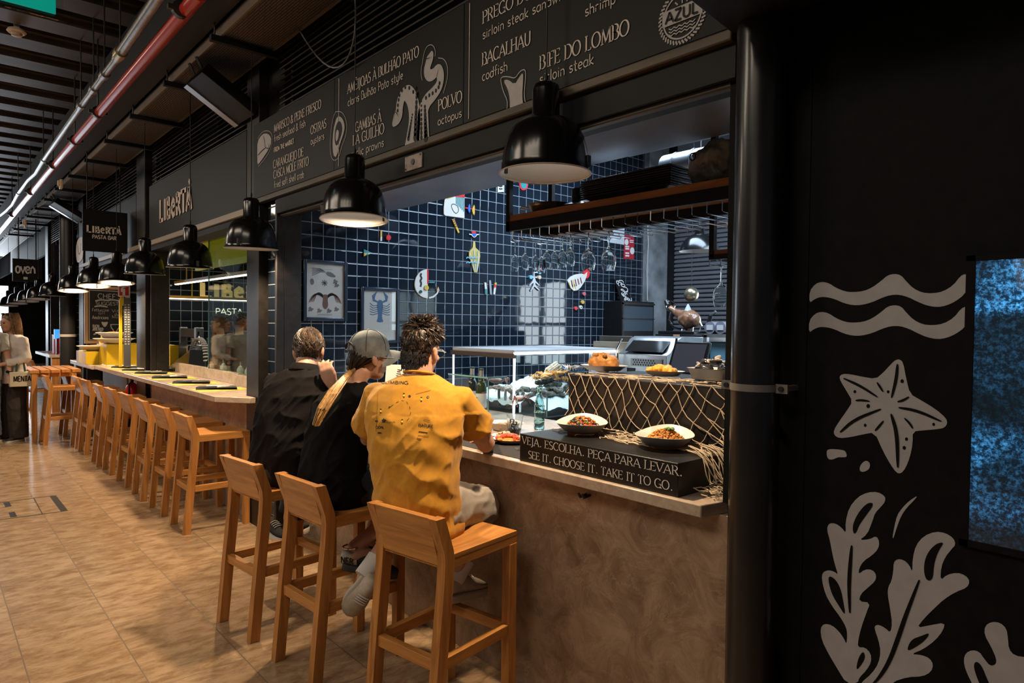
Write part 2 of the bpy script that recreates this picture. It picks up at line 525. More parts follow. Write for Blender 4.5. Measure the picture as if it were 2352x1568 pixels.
# ------------------------------------------------------------------ lettering, drawn stroke by stroke
def _g():
    a = arc
    G = {}
    G['A'] = (.70, [[(0, 0), (.35, 1)], [(.35, 1), (.70, 0)], [(.13, .34), (.57, .34)]])
    G['B'] = (.58, [[(.08, 0), (.08, 1)], [(.08, 1), (.30, 1)] + a(.30, .76, .22, .24, 90, -90)[1:] + [(.08, .52)], [(.08, .52), (.33, .52)] + a(.33, .26, .25, .26, 90, -90)[1:] + [(.08, 0)]])
    G['C'] = (.66, [a(.37, .5, .36, .51, 45, 315, 18)])
    G['D'] = (.70, [[(.08, 0), (.08, 1)], [(.08, 1), (.28, 1)] + a(.28, .5, .40, .5, 90, -90, 16)[1:] + [(.08, 0)]])
    G['E'] = (.54, [[(.08, 0), (.08, 1)], [(.08, 1), (.50, 1)], [(.08, .52), (.42, .52)], [(.08, 0), (.53, 0)]])
    G['F'] = (.50, [[(.08, 0), (.08, 1)], [(.08, 1), (.49, 1)], [(.08, .5), (.40, .5)]])
    G['G'] = (.72, [a(.37, .5, .36, .51, 45, 340, 18), [(.66, .0), (.66, .42)], [(.46, .42), (.68, .42)]])
    G['H'] = (.70, [[(.08, 0), (.08, 1)], [(.62, 0), (.62, 1)], [(.08, .52), (.62, .52)]])
    G['I'] = (.24, [[(.12, 0), (.12, 1)]])
    G['J'] = (.30, [[(.18, 1), (.18, 0), (.12, -.18), (-.04, -.24)], [(.08, 1), (.28, 1)]])
    G['K'] = (.64, [[(.08, 0), (.08, 1)], [(.08, .42), (.54, 1)], [(.22, .58), (.64, 0)]])
    G['L'] = (.52, [[(.08, 0), (.08, 1)], [(.08, 0), (.51, 0)]])
    G['M'] = (.86, [[(.08, 0), (.12, 1)], [(.12, 1), (.43, .08)], [(.43, .08), (.74, 1)], [(.74, 1), (.78, 0)]])
    G['N'] = (.70, [[(.08, 0), (.08, 1)], [(.08, 1), (.62, 0)], [(.62, 0), (.62, 1)]])
    G['O'] = (.76, [a(.38, .5, .37, .51, 0, 360, 28)])
    G['P'] = (.54, [[(.08, 0), (.08, 1)], [(.08, 1), (.28, 1)] + a(.28, .74, .25, .26, 90, -90)[1:] + [(.08, .48)]])
    G['Q'] = (.76, [a(.38, .5, .37, .51, 0, 360, 28), [(.42, .15), (.72, -.15)]])
    G['R'] = (.62, [[(.08, 0), (.08, 1)], [(.08, 1), (.28, 1)] + a(.28, .75, .24, .25, 90, -90)[1:] + [(.08, .5)], [(.28, .5), (.62, 0)]])
    G['S'] = (.52, [a(.27, .76, .21, .25, 35, 250, 12) + a(.26, .25, .23, .26, 78, -140, 12)])
    G['T'] = (.58, [[(.29, 0), (.29, 1)], [(.0, 1), (.58, 1)]])
    G['U'] = (.68, [[(.08, 1), (.08, .35)] + a(.34, .32, .26, .33, 180, 360, 12) + [(.60, 1)]])
    G['V'] = (.68, [[(0, 1), (.34, 0)], [(.34, 0), (.68, 1)]])
    G['W'] = (.96, [[(0, 1), (.26, 0)], [(.26, 0), (.48, .9)], [(.48, .9), (.70, 0)], [(.70, 0), (.96, 1)]])
    G['X'] = (.64, [[(0, 1), (.62, 0)], [(0, 0), (.62, 1)]])
    G['Y'] = (.62, [[(0, 1), (.31, .48)], [(.31, .48), (.62, 1)], [(.31, 0), (.31, .48)]])
    G['Z'] = (.60, [[(.03, 1), (.57, 1)], [(.57, 1), (.03, 0)], [(.03, 0), (.58, 0)]])
    G['&'] = (.72, [[(.70, 0), (.22, .62)] + a(.32, .80, .15, .19, 200, -40, 10) + [(.16, .42)] + a(.28, .22, .23, .23, 130, 300, 10) + [(.64, .42)]])
    G['.'] = (.28, [[(.06, .03), (.12, .03)]])
    G["'"] = (.16, [[(.08, 1), (.06, .78)]])
    G['-'] = (.40, [[(.05, .45), (.35, .45)]])
    G['!'] = (.2, [[(.1, 1), (.1, .3)], [(.1, .08), (.1, .0)]])
    x = .60
    G['a'] = (.52, [a(.25, .30, .22, .30, 60, 340, 14), [(.46, x), (.46, .08), (.52, .0)]])
    G['b'] = (.50, [[(.06, 1), (.06, 0)], a(.26, .30, .21, .30, 150, -150, 14)])
    G['c'] = (.44, [a(.26, .30, .22, .30, 50, 310, 14)])
    G['d'] = (.52, [a(.24, .30, .21, .30, 40, 320, 14), [(.46, 1.02), (.46, 0)]])
    G['e'] = (.48, [[(.06, .28), (.44, .36)] + a(.25, .32, .20, .29, 15, 310, 14)])
    G['f'] = (.36, [a(.30, .84, .14, .18, 70, 180, 8) + [(.16, 0)], [(.02, .56), (.34, .56)]])
    G['g'] = (.50, [a(.24, .30, .21, .30, 40, 320, 14), [(.45, x), (.45, -.16)] + a(.25, -.16, .20, .18, 0, -140, 8)])
    G['h'] = (.50, [[(.06, 1), (.06, 0)], [(.06, .38)] + a(.25, .36, .19, .24, 160, 0, 8) + [(.44, 0)]])
    G['i'] = (.20, [[(.10, x), (.10, 0)], [(.10, .80), (.11, .86)]])
    G['j'] = (.22, [[(.14, x), (.14, -.20), (.0, -.28)], [(.14, .80), (.15, .86)]])
    G['k'] = (.46, [[(.06, 1), (.06, 0)], [(.42, x), (.08, .26), (.44, 0)]])
    G['l'] = (.18, [[(.09, 1.02), (.09, 0)]])
    G['m'] = (.74, [[(.06, x), (.06, 0)], [(.06, .38)] + a(.21, .38, .15, .22, 160, 0, 8) + [(.36, 0)], [(.36, .38)] + a(.51, .38, .15, .22, 160, 0, 8) + [(.67, 0)]])
    G['n'] = (.50, [[(.06, x), (.06, 0)], [(.06, .38)] + a(.25, .36, .19, .24, 160, 0, 8) + [(.44, 0)]])
    G['o'] = (.50, [a(.25, .30, .22, .30, 90, 450, 18)])
    G['p'] = (.50, [[(.06, x), (.06, -.34)], a(.26, .30, .21, .30, 150, -150, 14)])
    G['q'] = (.50, [a(.24, .30, .21, .30, 40, 320, 14), [(.45, x), (.45, -.34)]])
    G['r'] = (.36, [[(.06, x), (.06, 0)], [(.06, .36)] + a(.22, .38, .16, .22, 160, 50, 6)])
    G['s'] = (.42, [a(.22, .45, .15, .15, 30, 250, 10) + a(.21, .16, .17, .16, 75, -150, 10)])
    G['t'] = (.36, [[(.16, .92), (.16, .1), (.24, 0), (.34, .04)], [(.02, .60), (.33, .60)]])
    G['u'] = (.50, [[(.06, x), (.06, .22)] + a(.24, .22, .18, .22, 180, 330, 8) + [(.44, .2)], [(.44, x), (.44, 0)]])
    G['v'] = (.44, [[(.02, x), (.22, 0), (.42, x)]])
    G['w'] = (.64, [[(.02, x), (.18, 0), (.32, .45), (.46, 0), (.62, x)]])
    G['x'] = (.44, [[(.03, x), (.42, 0)], [(.03, 0), (.42, x)]])
    G['y'] = (.48, [[(.06, x), (.06, .25)] + a(.23, .24, .17, .22, 180, 330, 8), [(.43, x), (.43, -.10)] + a(.24, -.12, .19, .20, 0, -130, 8)])
    G['z'] = (.44, [[(.04, x), (.40, x), (.04, 0), (.42, 0)]])
    G[' '] = (.30, [])
    return G


GL = _g()
ACC = {'Ê': ('E', '^'), 'À': ('A', '`'), 'Ã': ('A', '~'), 'Ç': ('C', ','), 'ã': ('a', '~'), 'É': ('E', "/")}


def glyph(ch):
    if ch in ACC:
        base, ac = ACC[ch]
        w, st = GL[base]
        c = w / 2; t = 1.14 if base.isupper() else .74
        ex = {'^': [[(c - .14, t), (c, t + .14), (c + .14, t)]], '`': [[(c - .14, t + .16), (c + .04, t)]], '/': [[(c - .04, t), (c + .14, t + .16)]],
              '~': [[(c - .18, t), (c - .08, t + .08), (c + .06, t + .01), (c + .18, t + .09)]], ',': [[(c, 0), (c + .02, -.08), (c + .08, -.14), (c - .02, -.24)]]}[ac]
        return w, st + ex, len(st)
    w, st = GL.get(ch, GL[' '])
    return w, st, len(st)


STY = {'serif': (.135, .06, True), 'hand': (.10, .10, False), 'sans': (.12, .115, False), 'bold': (.20, .18, False), 'thin': (.07, .07, False), 'fat': (.26, .2, False)}


def text(mb, s, fr, x, y, h, style='sans', width=None, sp=.09, slant=0.0, center=False, jit=0.0, rs=None):
    """letters of cap height h from (x,y) in the frame fr; squeezed to width if one is given; returns the width"""
    thick, thin, ser = STY[style]
    tot = sum(glyph(c)[0] + sp for c in s) - sp
    kx = h if width is None else width / max(tot, 1e-6)
    if center: x -= tot * kx / 2
    cur = 0.0
    rnd = rs or random
    for c in s:
        w, st, nb = glyph(c)
        jy = rnd.uniform(-jit, jit) if jit else 0.0
        q = min(kx, h)

        def tr(p):
            return (x + (cur + p[0]) * kx + slant * p[1] * h, y + (p[1] + jy) * h)
        ends = {}
        for sk in st[:nb]:
            if len(sk) == 2 and abs(sk[0][1] - sk[1][1]) > abs(sk[0][0] - sk[1][0]):
                for p in sk: ends[p] = ends.get(p, 0) + 1
        if c == '.':
            d_ = max(thick, .1) * h * .95; o_ = tr((.19, 0))
            mb.ribbon([(o_[0], o_[1] - d_ * .05), (o_[0], o_[1] + d_ * 1.05)], d_ * 1.1, fr)
            cur += w + sp
            continue
        for i, sk in enumerate(st):
            P = [tr(p) for p in sk]
            if thick == thin:
                ws = thick * h
            else:
                ws = []
                for j in range(len(sk)):
                    p0 = sk[max(0, j - 1)]; p1 = sk[min(len(sk) - 1, j + 1)]
                    dx, dy = p1[0] - p0[0], p1[1] - p0[1]
                    l = math.hypot(dx, dy) or 1
                    f = abs(dy / l) ** 1.4
                    if len(sk) == 2 and dx * dy > 0 and abs(dx) > .15 * abs(dy): f *= .3
                    if c in 'MN' and len(sk) == 2 and abs(dx) < .1 and (c == 'N' or i == 0): f *= .3
                    ws.append((thin + (thick - thin) * f) * h)
            mb.ribbon(P, ws, fr)
            if ser and i < nb and len(sk) == 2 and c not in ".'":
                (ax, ay), (bx_, by) = sk
                if abs(ay - by) > abs(ax - bx_):
                    for p in sk:
                        if p[1] in (0, 1) and ends.get(p, 0) == 1 and not (c == 'J'):
                            mb.ribbon([tr((p[0] - .13, p[1])), tr((p[0] + .13, p[1]))], thin * h, fr)
                elif c in 'EFLTZ':
                    for p in sk:
                        if (p[0] > .4) or (c in 'TZ' and p[0] < .1):
                            up = -.16 if p[1] > .9 else (.16 if p[1] < .1 else .08)
                            mb.ribbon([tr(p), tr((p[0] + .01, p[1] + up))], thin * h * 1.2, fr)
            elif ser and i < nb and c in 'CGS':
                pass
        cur += w + sp
    return tot * kx


def ptext(mb, s, Y, p0, p1, hpx, style='serif', **k):
    """letters on the upright plane Y between two photo points of their base line"""
    a = PY(p0[0], p0[1], Y); b = PY(p1[0], p1[1], Y); t = PY(p0[0], p0[1] - hpx, Y)
    return text(mb, s, facade(Y), a.x, (a.z + b.z) / 2, t.z - a.z, style, width=b.x - a.x, **k)

# ------------------------------------------------------------------ shared materials
BLK = mat('black_paint', (0.007, 0.007, 0.0075), 0.55, var=0.35, scale=5, spec=.25)
BLKS = mat('black_satin', (0.008, 0.008, 0.009), 0.32)
BLKG = mat('black_gloss', (0.006, 0.006, 0.007), 0.12, coat=0.4)
STEELD = mat('dark_steel', (0.045, 0.042, 0.040), 0.42, metal=0.6, var=0.25, scale=14)
BROWNM = mat('brown_black_metal', (0.014, 0.012, 0.011), 0.45, spec=.35, var=0.3, scale=20)
STEEL = mat('stainless', (0.55, 0.57, 0.60), 0.28, metal=1.0, var=0.08, scale=30)
CHROME = mat('chrome', (0.75, 0.77, 0.80), 0.10, metal=1.0)
GREYPR = mat('grey_print', (0.40, 0.38, 0.37), 0.6, var=0.06, scale=40)
CHALK = mat('white_print', (0.62, 0.58, 0.54), 0.7)
WHITE = mat('white_enamel', (0.72, 0.72, 0.72), 0.35)
CERAM = mat('ceramic', (0.62, 0.60, 0.57), 0.28)
MARB = (0.52, 0.36, 0.24)
CONC = mat('concrete', (0.22, 0.23, 0.24), 0.8, var=0.45, scale=4, bump=0.25, bscale=30)
HOOD = mat('hood_metal', (0.33, 0.36, 0.42), 0.38, metal=0.75, var=0.12, scale=3)
TILE = tiles('black_tiles', (0.007, 0.012, 0.020), (0.19, 0.22, 0.25), 0.1012, 0.1012, 'yz', (2.148 - 0.1012, 2.259 - 0.1012 * 20), rough=0.045, tilt=0.045, gw=0.04)
TILEL = tiles('dark_square_tiles', (0.010, 0.013, 0.018), (0.20, 0.21, 0.21), 0.15, 0.15, 'yz', (2.1, 0.02), rough=0.10, tilt=0.04, gw=0.035)
FLOORM = tiles('stone_floor', (0.40, 0.275, 0.165), (0.15, 0.10, 0.06), 0.83, 0.411, 'xy', (-6.92 + 0.3, 0.772), rough=0.24, tilt=0.004, gw=0.013, marble=(0.52, 0.44, 0.36), stagger=0.37, groutbump=0.04, mscale=7)


def stone(name, c1, c2, c3, rough=0.3, scale=7.0):
    m = bpy.data.materials.new(name); m.use_nodes = True
    nt = m.node_tree; N = nt.nodes; L = nt.links; b = N['Principled BSDF']
    tc = N.new('ShaderNodeTexCoord')
    n1 = N.new('ShaderNodeTexNoise'); n1.inputs['Scale'].default_value = scale; n1.inputs['Detail'].default_value = 10; n1.inputs['Roughness'].default_value = 0.7; n1.inputs['Distortion'].default_value = 1.2
    L.new(tc.outputs['Object'], n1.inputs['Vector'])
    rp = N.new('ShaderNodeValToRGB'); e = rp.color_ramp.elements
    e[0].position = 0.33; e[0].color = (*c2, 1); e[1].position = 0.62; e[1].color = (*c1, 1)
    L.new(n1.outputs['Fac'], rp.inputs[0])
    vo = N.new('ShaderNodeTexVoronoi'); vo.inputs['Scale'].default_value = scale * 1.1; vo.feature = 'DISTANCE_TO_EDGE'
    n2 = N.new('ShaderNodeVectorMath'); n2.operation = 'ADD'
    sc = N.new('ShaderNodeVectorMath'); sc.operation = 'SCALE'; sc.inputs['Scale'].default_value = 0.25
    L.new(n1.outputs['Color'], sc.inputs[0]); L.new(tc.outputs['Object'], n2.inputs[0]); L.new(sc.outputs[0], n2.inputs[1]); L.new(n2.outputs[0], vo.inputs['Vector'])
    r2 = N.new('ShaderNodeValToRGB'); e = r2.color_ramp.elements
    e[0].position = 0.0; e[0].color = (1, 1, 1, 1); e[1].position = 0.035; e[1].color = (0, 0, 0, 1)
    L.new(vo.outputs['Distance'], r2.inputs[0])
    mx = N.new('ShaderNodeMixRGB'); mx.inputs[2].default_value = (*c3, 1)
    mm = N.new('ShaderNodeMath'); mm.operation = 'MULTIPLY'; mm.inputs[1].default_value = 0.45
    L.new(r2.outputs[0], mm.inputs[0]); L.new(mm.outputs[0], mx.inputs[0]); L.new(rp.outputs[0], mx.inputs[1]); L.new(mx.outputs[0], b.inputs['Base Color'])
    b.inputs['Roughness'].default_value = rough
    MATS[name] = m
    return m


STONE = stone('shell_limestone', (0.36, 0.25, 0.165), (0.17, 0.105, 0.062), (0.44, 0.33, 0.23), 0.38, 6.5)
STONET = stone('counter_limestone', (0.50, 0.40, 0.31), (0.34, 0.25, 0.18), (0.58, 0.48, 0.38), 0.22, 8.0)

FY = 2.05                                  # the line of the stall fronts
# ------------------------------------------------------------------ floor, ceiling, walls
struct(MB().bx(-32, 4, -5, 9, -0.1, 0).build('floor', FLOORM, smooth=0))
CEILM = mat('ceiling_dark', (0.050, 0.037, 0.028), 0.55, var=0.45, scale=2.5, stretch=(2.0, 0.5, 1))
ce = MB().bx(-32, 4, -5, 9, 4.40, 4.5)
x = -31.6
while x < 3.8:
    ce.bx(x, x + 0.30, -5, 9, 4.27, 4.40)
    ce.bx(x + 0.30, x + 0.36, -5, 9, 4.33, 4.40)
    x += 0.62
struct(ce.build('ceiling', CEILM, smooth=0))
# the wall of black tiles between the two stalls
struct(MB().bx(-5.34, -5.10, 2.30, 6.62, 0, 4.4).bx(-5.30, -5.10, 2.08, 2.30, 0, 2.6).build('wall_tiled', TILE, smooth=0))
# the back of the seafood bar: shutter, concrete column and windows onto the street
SHUT = mat('shutter_metal', (0.15, 0.15, 0.165), 0.45, metal=0.3)
BY = 7.06
bw = MB()
for z0, z1, x0, x1 in ((0, 1.02, -5.34, 4), (2.35, 4.4, -5.34, 4), (1.02, 2.35, -5.34, -3.42), (1.02, 2.35, -2.28, -0.1), (1.02, 2.35, 1.6, 4)):
    bw.bx(x0, x1, BY, BY + 0.15, z0, z1)
struct(bw.build('wall_back', mat('back_wall_grey', (0.30, 0.34, 0.38), 0.5), smooth=0))
sh = MB()
z = 0.95
while z < 3.6:
    rings = []
    for xx in (-4.93, -3.5):
        rings.append([(xx, BY - .005, z), (xx, BY - .03, z + .004), (xx, BY - .034, z + .022), (xx, BY - .03, z + .034), (xx, BY - .008, z + .042), (xx, BY - .006, z + .05), (xx, BY - .001, z + .05), (xx, BY - .001, z)])
    sh.loft(rings)
    z += 0.0535
o = sh.build('roller_shutter', SHUT, smooth=50)
tag(o, 'grey ribbed roller shutter at the back of the seafood kitchen', 'shutter')
struct(MB().bx(-5.33, -5.02, 6.622, BY, 0, 4.4).build('column_concrete', CONC, bevel=0.01))
struct(MB().bx(-5.02, -4.93, BY - 0.05, BY, 0, 4.4).build('trim_1', BLK))
for k, (x0, x1) in enumerate(((-3.42, -2.28), (-0.1, 1.6))):
    fr = MB()
    for a, b_ in ((x0, x0 + .05), (x1 - .05, x1), ((x0 + x1) / 2 - .03, (x0 + x1) / 2 + .03)):
        fr.bx(a, b_, BY - 0.01, BY + 0.1, 1.02, 2.35)
    for a in (1.02, 1.66, 2.30): fr.bx(x0, x1, BY - 0.005, BY + 0.09, a, a + 0.05)
    w = struct(fr.build('window_%d' % (k + 1), mat('window_frame', (0.10, 0.12, 0.14), 0.5)))
    MB().bx(x0, x1, BY + 0.05, BY + 0.06, 1.02, 2.35).build('daylit_pane', glow('bright_daylight', (0.80, 0.92, 1.0), 11.0) if k == 0 else glow('shaded_daylight', (0.62, 0.80, 0.85), 3.0), w)
struct(MB().bx(3.0, 3.15, 2.18, 7.06, 0, 4.4).build('wall_right', MATS['back_wall_grey']))
# end of the hall, with daylight through its glass doors
struct(MB().bx(-32, -31.8, -5, 9, 0, 4.4).build('wall_far', BLK))
fd = MB()
for k in range(6): fd.bx(-31.79, -31.70, -3.0 + 1.1 * k, -2.92 + 1.1 * k, 0, 3.0)
fd.bx(-31.79, -31.70, -3.0, 2.58, 2.95, 3.05).bx(-31.79, -31.70, -3.0, 2.58, 2.2, 2.28)
w = struct(fd.build('window_3', BLK)); MB().bx(-31.79, -31.76, -2.95, 2.5, .1, 2.95).build('daylit_pane', glow('far_daylight_pane', (.75, .88, 1.0), 2.2), w, smooth=0)
# ------------------------------------------------------------------ fronts of the stalls
# black panel wall on the right
RW = MB().bx(-1.205, 4.0, FY, FY + 0.12, 0, 4.4).bx(-1.237, -1.205, FY + 0.02, FY + 0.5, 1.05, 2.60)
struct(RW.build('wall_front', mat('panel_black', (0.004, 0.004, 0.004), 0.7, var=0.3, scale=30, spec=.15), smooth=0))
struct(MB().bx(-0.956, -0.946, FY - 0.004, FY, 0, 4.2).build('trim_2', MATS['panel_black']))
# lintel and the lip below the signs
LIPM = mat('fascia_lip', (0.075, 0.060, 0.042), 0.5, metal=0.4, var=0.3, scale=6, stretch=(.5, 4, 4))
for nm, x0, x1 in (('trim_3', -5.06, -1.205), ('trim_4', -8.8, -5.64), ('trim_5', -13.0, -9.45)):
    struct(MB().bx(x0, x1, FY - 0.005, FY + 0.16, 2.49, 2.62).build(nm, BLK, smooth=0))
struct(MB().bx(-5.37, -1.205, FY - 0.035, FY + 0.02, 2.605, 2.645).bx(-5.06, -1.205, FY + 0.02, FY + 0.06, 2.470, 2.492).build('trim_6', LIPM, bevel=0.006))
struct(MB().bx(-9.9, -5.66, FY - 0.03, FY + 0.02, 2.55, 2.60).build('trim_7', mat('pale_lip', (0.36, 0.29, 0.23), 0.5)))
struct(MB().bx(-13.4, -10.1, FY - 0.03, FY + 0.02, 2.55, 2.60).build('trim_8', mat('pale_lip', (0.36, 0.29, 0.23), 0.5)))
# upright steel columns between the stalls
def column(x0, x1, x2, top=4.3, nm='column_steel'):
    b = MB().bx(x0, x1, FY - 0.02, FY + 0.20, 0, top).bx(x1, x2, FY + 0.06, FY + 0.20, 0, top)
    b.bx(x2 - 0.035, x2, FY + 0.0, FY + 0.06, 0, 2.6)
    return struct(b.build(nm, BROWNM, bevel=0.004))
column(-5.635, -5.37, -5.06)
column(-9.42, -8.98, -8.80)
# soffit and steel beams over the kitchens
struct(MB().bx(-5.10, -1.24, FY + 0.16, 3.04, 2.625, 2.66).build('ceiling_soffit', HOOD, smooth=0))
bm_ = MB()
for (ya, yb, za, zb) in ((3.45, 3.75, 2.98, 3.02), (3.56, 3.60, 2.80, 2.98), (4.3, 4.6, 3.12, 3.16)):
    bm_.bx(-2.9, 2.9, ya, yb, za, zb)
struct(bm_.build('beam_steel', HOOD, smooth=0))
du = MB().tube([(-3.1, 4.3, 2.86), (2.9, 4.3, 2.86)], 0.11, 20)
xx = -3.0
while xx < 2.8:
    du.tube([(xx, 4.3, 2.86), (xx + 0.012, 4.3, 2.86)], 0.116, 20); xx += 0.16
o = du.build('air_duct', mat('duct_metal', (0.42, 0.45, 0.50), 0.3, metal=0.8))
tag(o, 'round spiral metal air duct under the kitchen roof', 'duct')
# slatted grilles above the signs, one to a bay
LOUV = mat('louver_slat', (0.050, 0.043, 0.036), 0.42, metal=0.4)
for x0, x1, lb in ((-5.04, -1.22, 'black horizontal louvre grille above the seafood menu board'), (-8.78, -5.65, 'black horizontal louvre grille above the cream lettered fascia'),
                   (-12.88, -9.43, 'black horizontal louvre grille above the far fascia with the cream emblem'), (-16.95, -13.52, 'bright distant louvre grille beyond the small hanging signs')):
    b = MB(); z = 3.27
    while z < 4.19:
        b.hexa([(x0, FY + 0.01, z), (x1, FY + 0.01, z), (x1, FY + 0.06, z + 0.025), (x0, FY + 0.06, z + 0.025), (x0, FY + 0.01, z + 0.010), (x1, FY + 0.01, z + 0.010), (x1, FY + 0.06, z + 0.035), (x0, FY + 0.06, z + 0.035)])
        z += 0.044
    q = x0 + 0.02
    while q < x1:
        b.bx(q, q + 0.04, FY + 0.09, FY + 0.13, 3.24, 4.26); q += (x1 - x0 - 0.08) / 3
    tag(b.build('louver_grille', LOUV, smooth=0), lb, 'grille', 'louvre grilles above the stall signs')
struct(MB().bx(-32, 3, FY + 0.14, FY + 0.2, 3.2, 4.4).build('wall_upper', mat('upper_black', (0.004, 0.004, 0.004), 0.8), smooth=0))
# stone counters
def counter(lbl, loc):
    return thing('bar_counter', lbl, 'bar counter', loc)
c1 = counter('brown limestone bar counter where the three guests sit', (-3.1, 2.3, 0))
ct = MB()
prof = [(-5.05, 1.976), (-1.262, 1.976), (-1.240, 2.10), (-1.240, 3.04), (-5.05, 3.04)]
ct.loft([[(a, b_, z) for a, b_ in prof] for z in (1.006, 1.05)])
ct.build('worktop', STONET, c1, bevel=0.004)
MB().bx(-3.62, -1.208, FY + 0.02, FY + 0.10, 0.0, 1.006).bx(-5.05, -3.62, FY + 0.22, FY + 0.28, 0, 1.006).build('front_panel', STONE, c1, bevel=0.002)
for q in (-1.865,):
    MB().tube([(q, 2.068, 0.955), (q, 2.03, 0.95), (q, 2.022, 0.965)], 0.006, 6).tube([(q + .02, 2.068, 0.955), (q + .02, 2.03, 0.95), (q + .02, 2.022, 0.965)], 0.006, 6).build('bag_hook', STEELD, c1)
c2 = counter('long stone bar counter set with black placemats beside the empty stools', (-7.5, 2.2, 0))
ct = MB()
prof = [(-8.80, 1.765), (-5.66, 1.785), (-5.40, 1.975), (-5.40, 2.02), (-5.65, 2.02), (-5.65, 2.45), (-8.80, 2.45)]
ct.loft([[(a, b_, z) for a, b_ in prof] for z in (1.004, 1.05)])
ct.build('worktop', STONET, c2, bevel=0.004)
MB().bx(-10.60, -8.80, 1.765, 2.02, 1.004, 1.05).bx(-10.60, -9.44, 2.02, 2.45, 1.004, 1.05).build('worktop_end', STONET, c2)
MB().bx(-8.79, -5.645, FY + 0.0, FY + 0.08, 0.0, 1.004).bx(-10.55, -9.45, FY + .12, FY + .2, 0, 1.004).build('front_panel', STONE, c2, bevel=0.002)
MB().bx(-8.75, -6.62, 2.30, 2.36, 1.05, 1.16).bx(-6.62, -5.40, 2.27, 2.36, 1.05, 1.15).build('upstand', STONET, c2, bevel=0.003)
c3 = counter('far stone bar counter holding the yellow display boxes', (-11, 2.2, 0))
ct = MB()
prof = [(-12.35, 1.74), (-10.62, 1.74), (-10.62, 2.55), (-12.35, 2.55)]
ct.loft([[(a, b_, z) for a, b_ in prof] for z in (0.99, 1.045)])
ct.build('worktop', STONET, c3, bevel=0.004)
PALE = mat('pale_panel', (0.30, 0.29, 0.28), 0.5, var=0.3, scale=2)
MB().bx(-12.3, -10.64, FY + 0.12, FY + 0.2, 0.0, 0.99).build('front_panel', PALE, c3)
MB().bx(-12.30, -12.12, 1.78, 1.86, 0, 0.99).build('leg', wood('pine', (0.50, 0.33, 0.17), (0.36, 0.22, 0.10), axis='Z'), c3)
# inside of the pasta bar and the stalls beyond
struct(MB().bx(-10.72, -10.55, 2.56, 6.5, 0, 4.4).build('wall_pasta', TILEL, smooth=0))
struct(MB().bx(-32, -5.34, 6.5, 6.62, 0, 4.4).build('wall_back_pasta', mat('back_wall_dark', (0.05, 0.052, 0.06), 0.6), smooth=0))
struct(MB().bx(-10.5, -5.36, FY + 0.21, 2.9, 2.63, 2.66).build('ceiling_pasta', mat('soffit_pale', (0.34, 0.31, 0.28), 0.5), smooth=0))
struct(MB().bx(-12.55, -12.4, 2.3, 6.5, 0, 4.4).build('wall_board', TILEL, smooth=0))
struct(MB().bx(-16.6, -16.45, 2.3, 6.5, 0, 4.4).build('wall_distant', TILEL, smooth=0))
column(-13.5, -13.1, -12.9)
column(-17.6, -17.2, -17.0)

# ------------------------------------------------------------------ menu board over the seafood bar
SY = FY - 0.032
board = thing('menu_board', 'long black menu board listing fresh seafood, octopus and steak in cream letters', 'menu board', (-3.3, FY, 2.62))
BOARDM = mat('menu_black', (0.008, 0.007, 0.006), 0.5, spec=.25, var=0.25, scale=1.2)
for x0, x1 in ((-5.455, -4.056), (-4.05, -2.674), (-2.668, -1.21)):
    MB().bx(x0, x1, FY - 0.03, FY, 2.648, 3.235).build('panel', BOARDM, board)
tx = MB()
for s_, p0, p1, h in (('MARISCO & PEIXE FRESCO', (629.8, 303.1), (737.6, 248), 17), ('CARANGUEJO DE', (628, 386.4), (696.9, 358.2), 18), ('CASCA MOLE FRITO', (628.9, 409.7), (709, 379.7), 18),
                      ('OSTRAS', (714, 308.6), (749.8, 292.4), 19), ('AMÊIJOAS À BULHÃO PATO', (798.8, 214.3), (962, 130), 21), ('GAMBAS À', (816.6, 303), (876, 279), 22),
                      ('LA GUILHO', (811, 333.7), (882.4, 306), 22), ('POLVO', (1007, 254.7), (1061, 234), 25), ('PREGO DO', (1109, 50.5), (1222, -1), 27), ('BACALHAU', (1108, 149.4), (1219, 102.6), 28),
                      ('BIFE DO LOMBO', (1240, 159.2), (1444.4, 80), 31)):
    ptext(tx, s_, SY, p0, p1, h, 'serif')
for s_, p0, p1, h in (('fresh seafood & fish', (629.8, 325), (702, 291), 15), ('fried soft shell crab', (629.8, 431), (698.4, 408.8), 15), ('oysters', (714, 333), (745, 319), 16),
                      ('clams Bulhão Pato style', (799.4, 242), (926, 183.7), 18), ('garlic prawns', (806, 364), (882, 335), 18), ('octopus', (1006, 288.4), (1061, 268), 19),
                      ('sirloin steak sandwich', (1109, 87.3), (1312, -6), 22), ('codfish', (1108, 184.6), (1166, 163.8), 22), ('sirloin steak', (1240, 188), (1364, 153), 24), ('shrimp', (1344, 35), (1414, 10.7), 25)):
    ptext(tx, s_, SY, p0, p1, h, 'hand')
ptext(tx, 'FROM THE MARKET', SY, (629.8, 348.4), (675.7, 330), 10, 'bold')
for a in (778.5, 1077):
    pa = PY(a, 200, SY)
    tx.poly([(pa.x, 2.66), (pa.x + .004, 2.66), (pa.x + .004, 3.22), (pa.x, 3.22)], facade(SY))
tx.build('lettering', mat('cream_print', (0.66, 0.58, 0.50), 0.7), board, smooth=0)


def z3(pts): return [(560 + a / 3.266, b / 3.266) for a, b in pts]


def z4(pts): return [(1080 + a / 3.266, b / 3.266) for a, b in pts]


dr = MB(); dk = MB()
fr = facade(SY); fr2 = facade(SY, 0.004)
pxu = (PY(960, 250, SY).x - PY(959, 250, SY).x) / 3.266 * 1.0        # one zoomed photo unit along x near the drawing


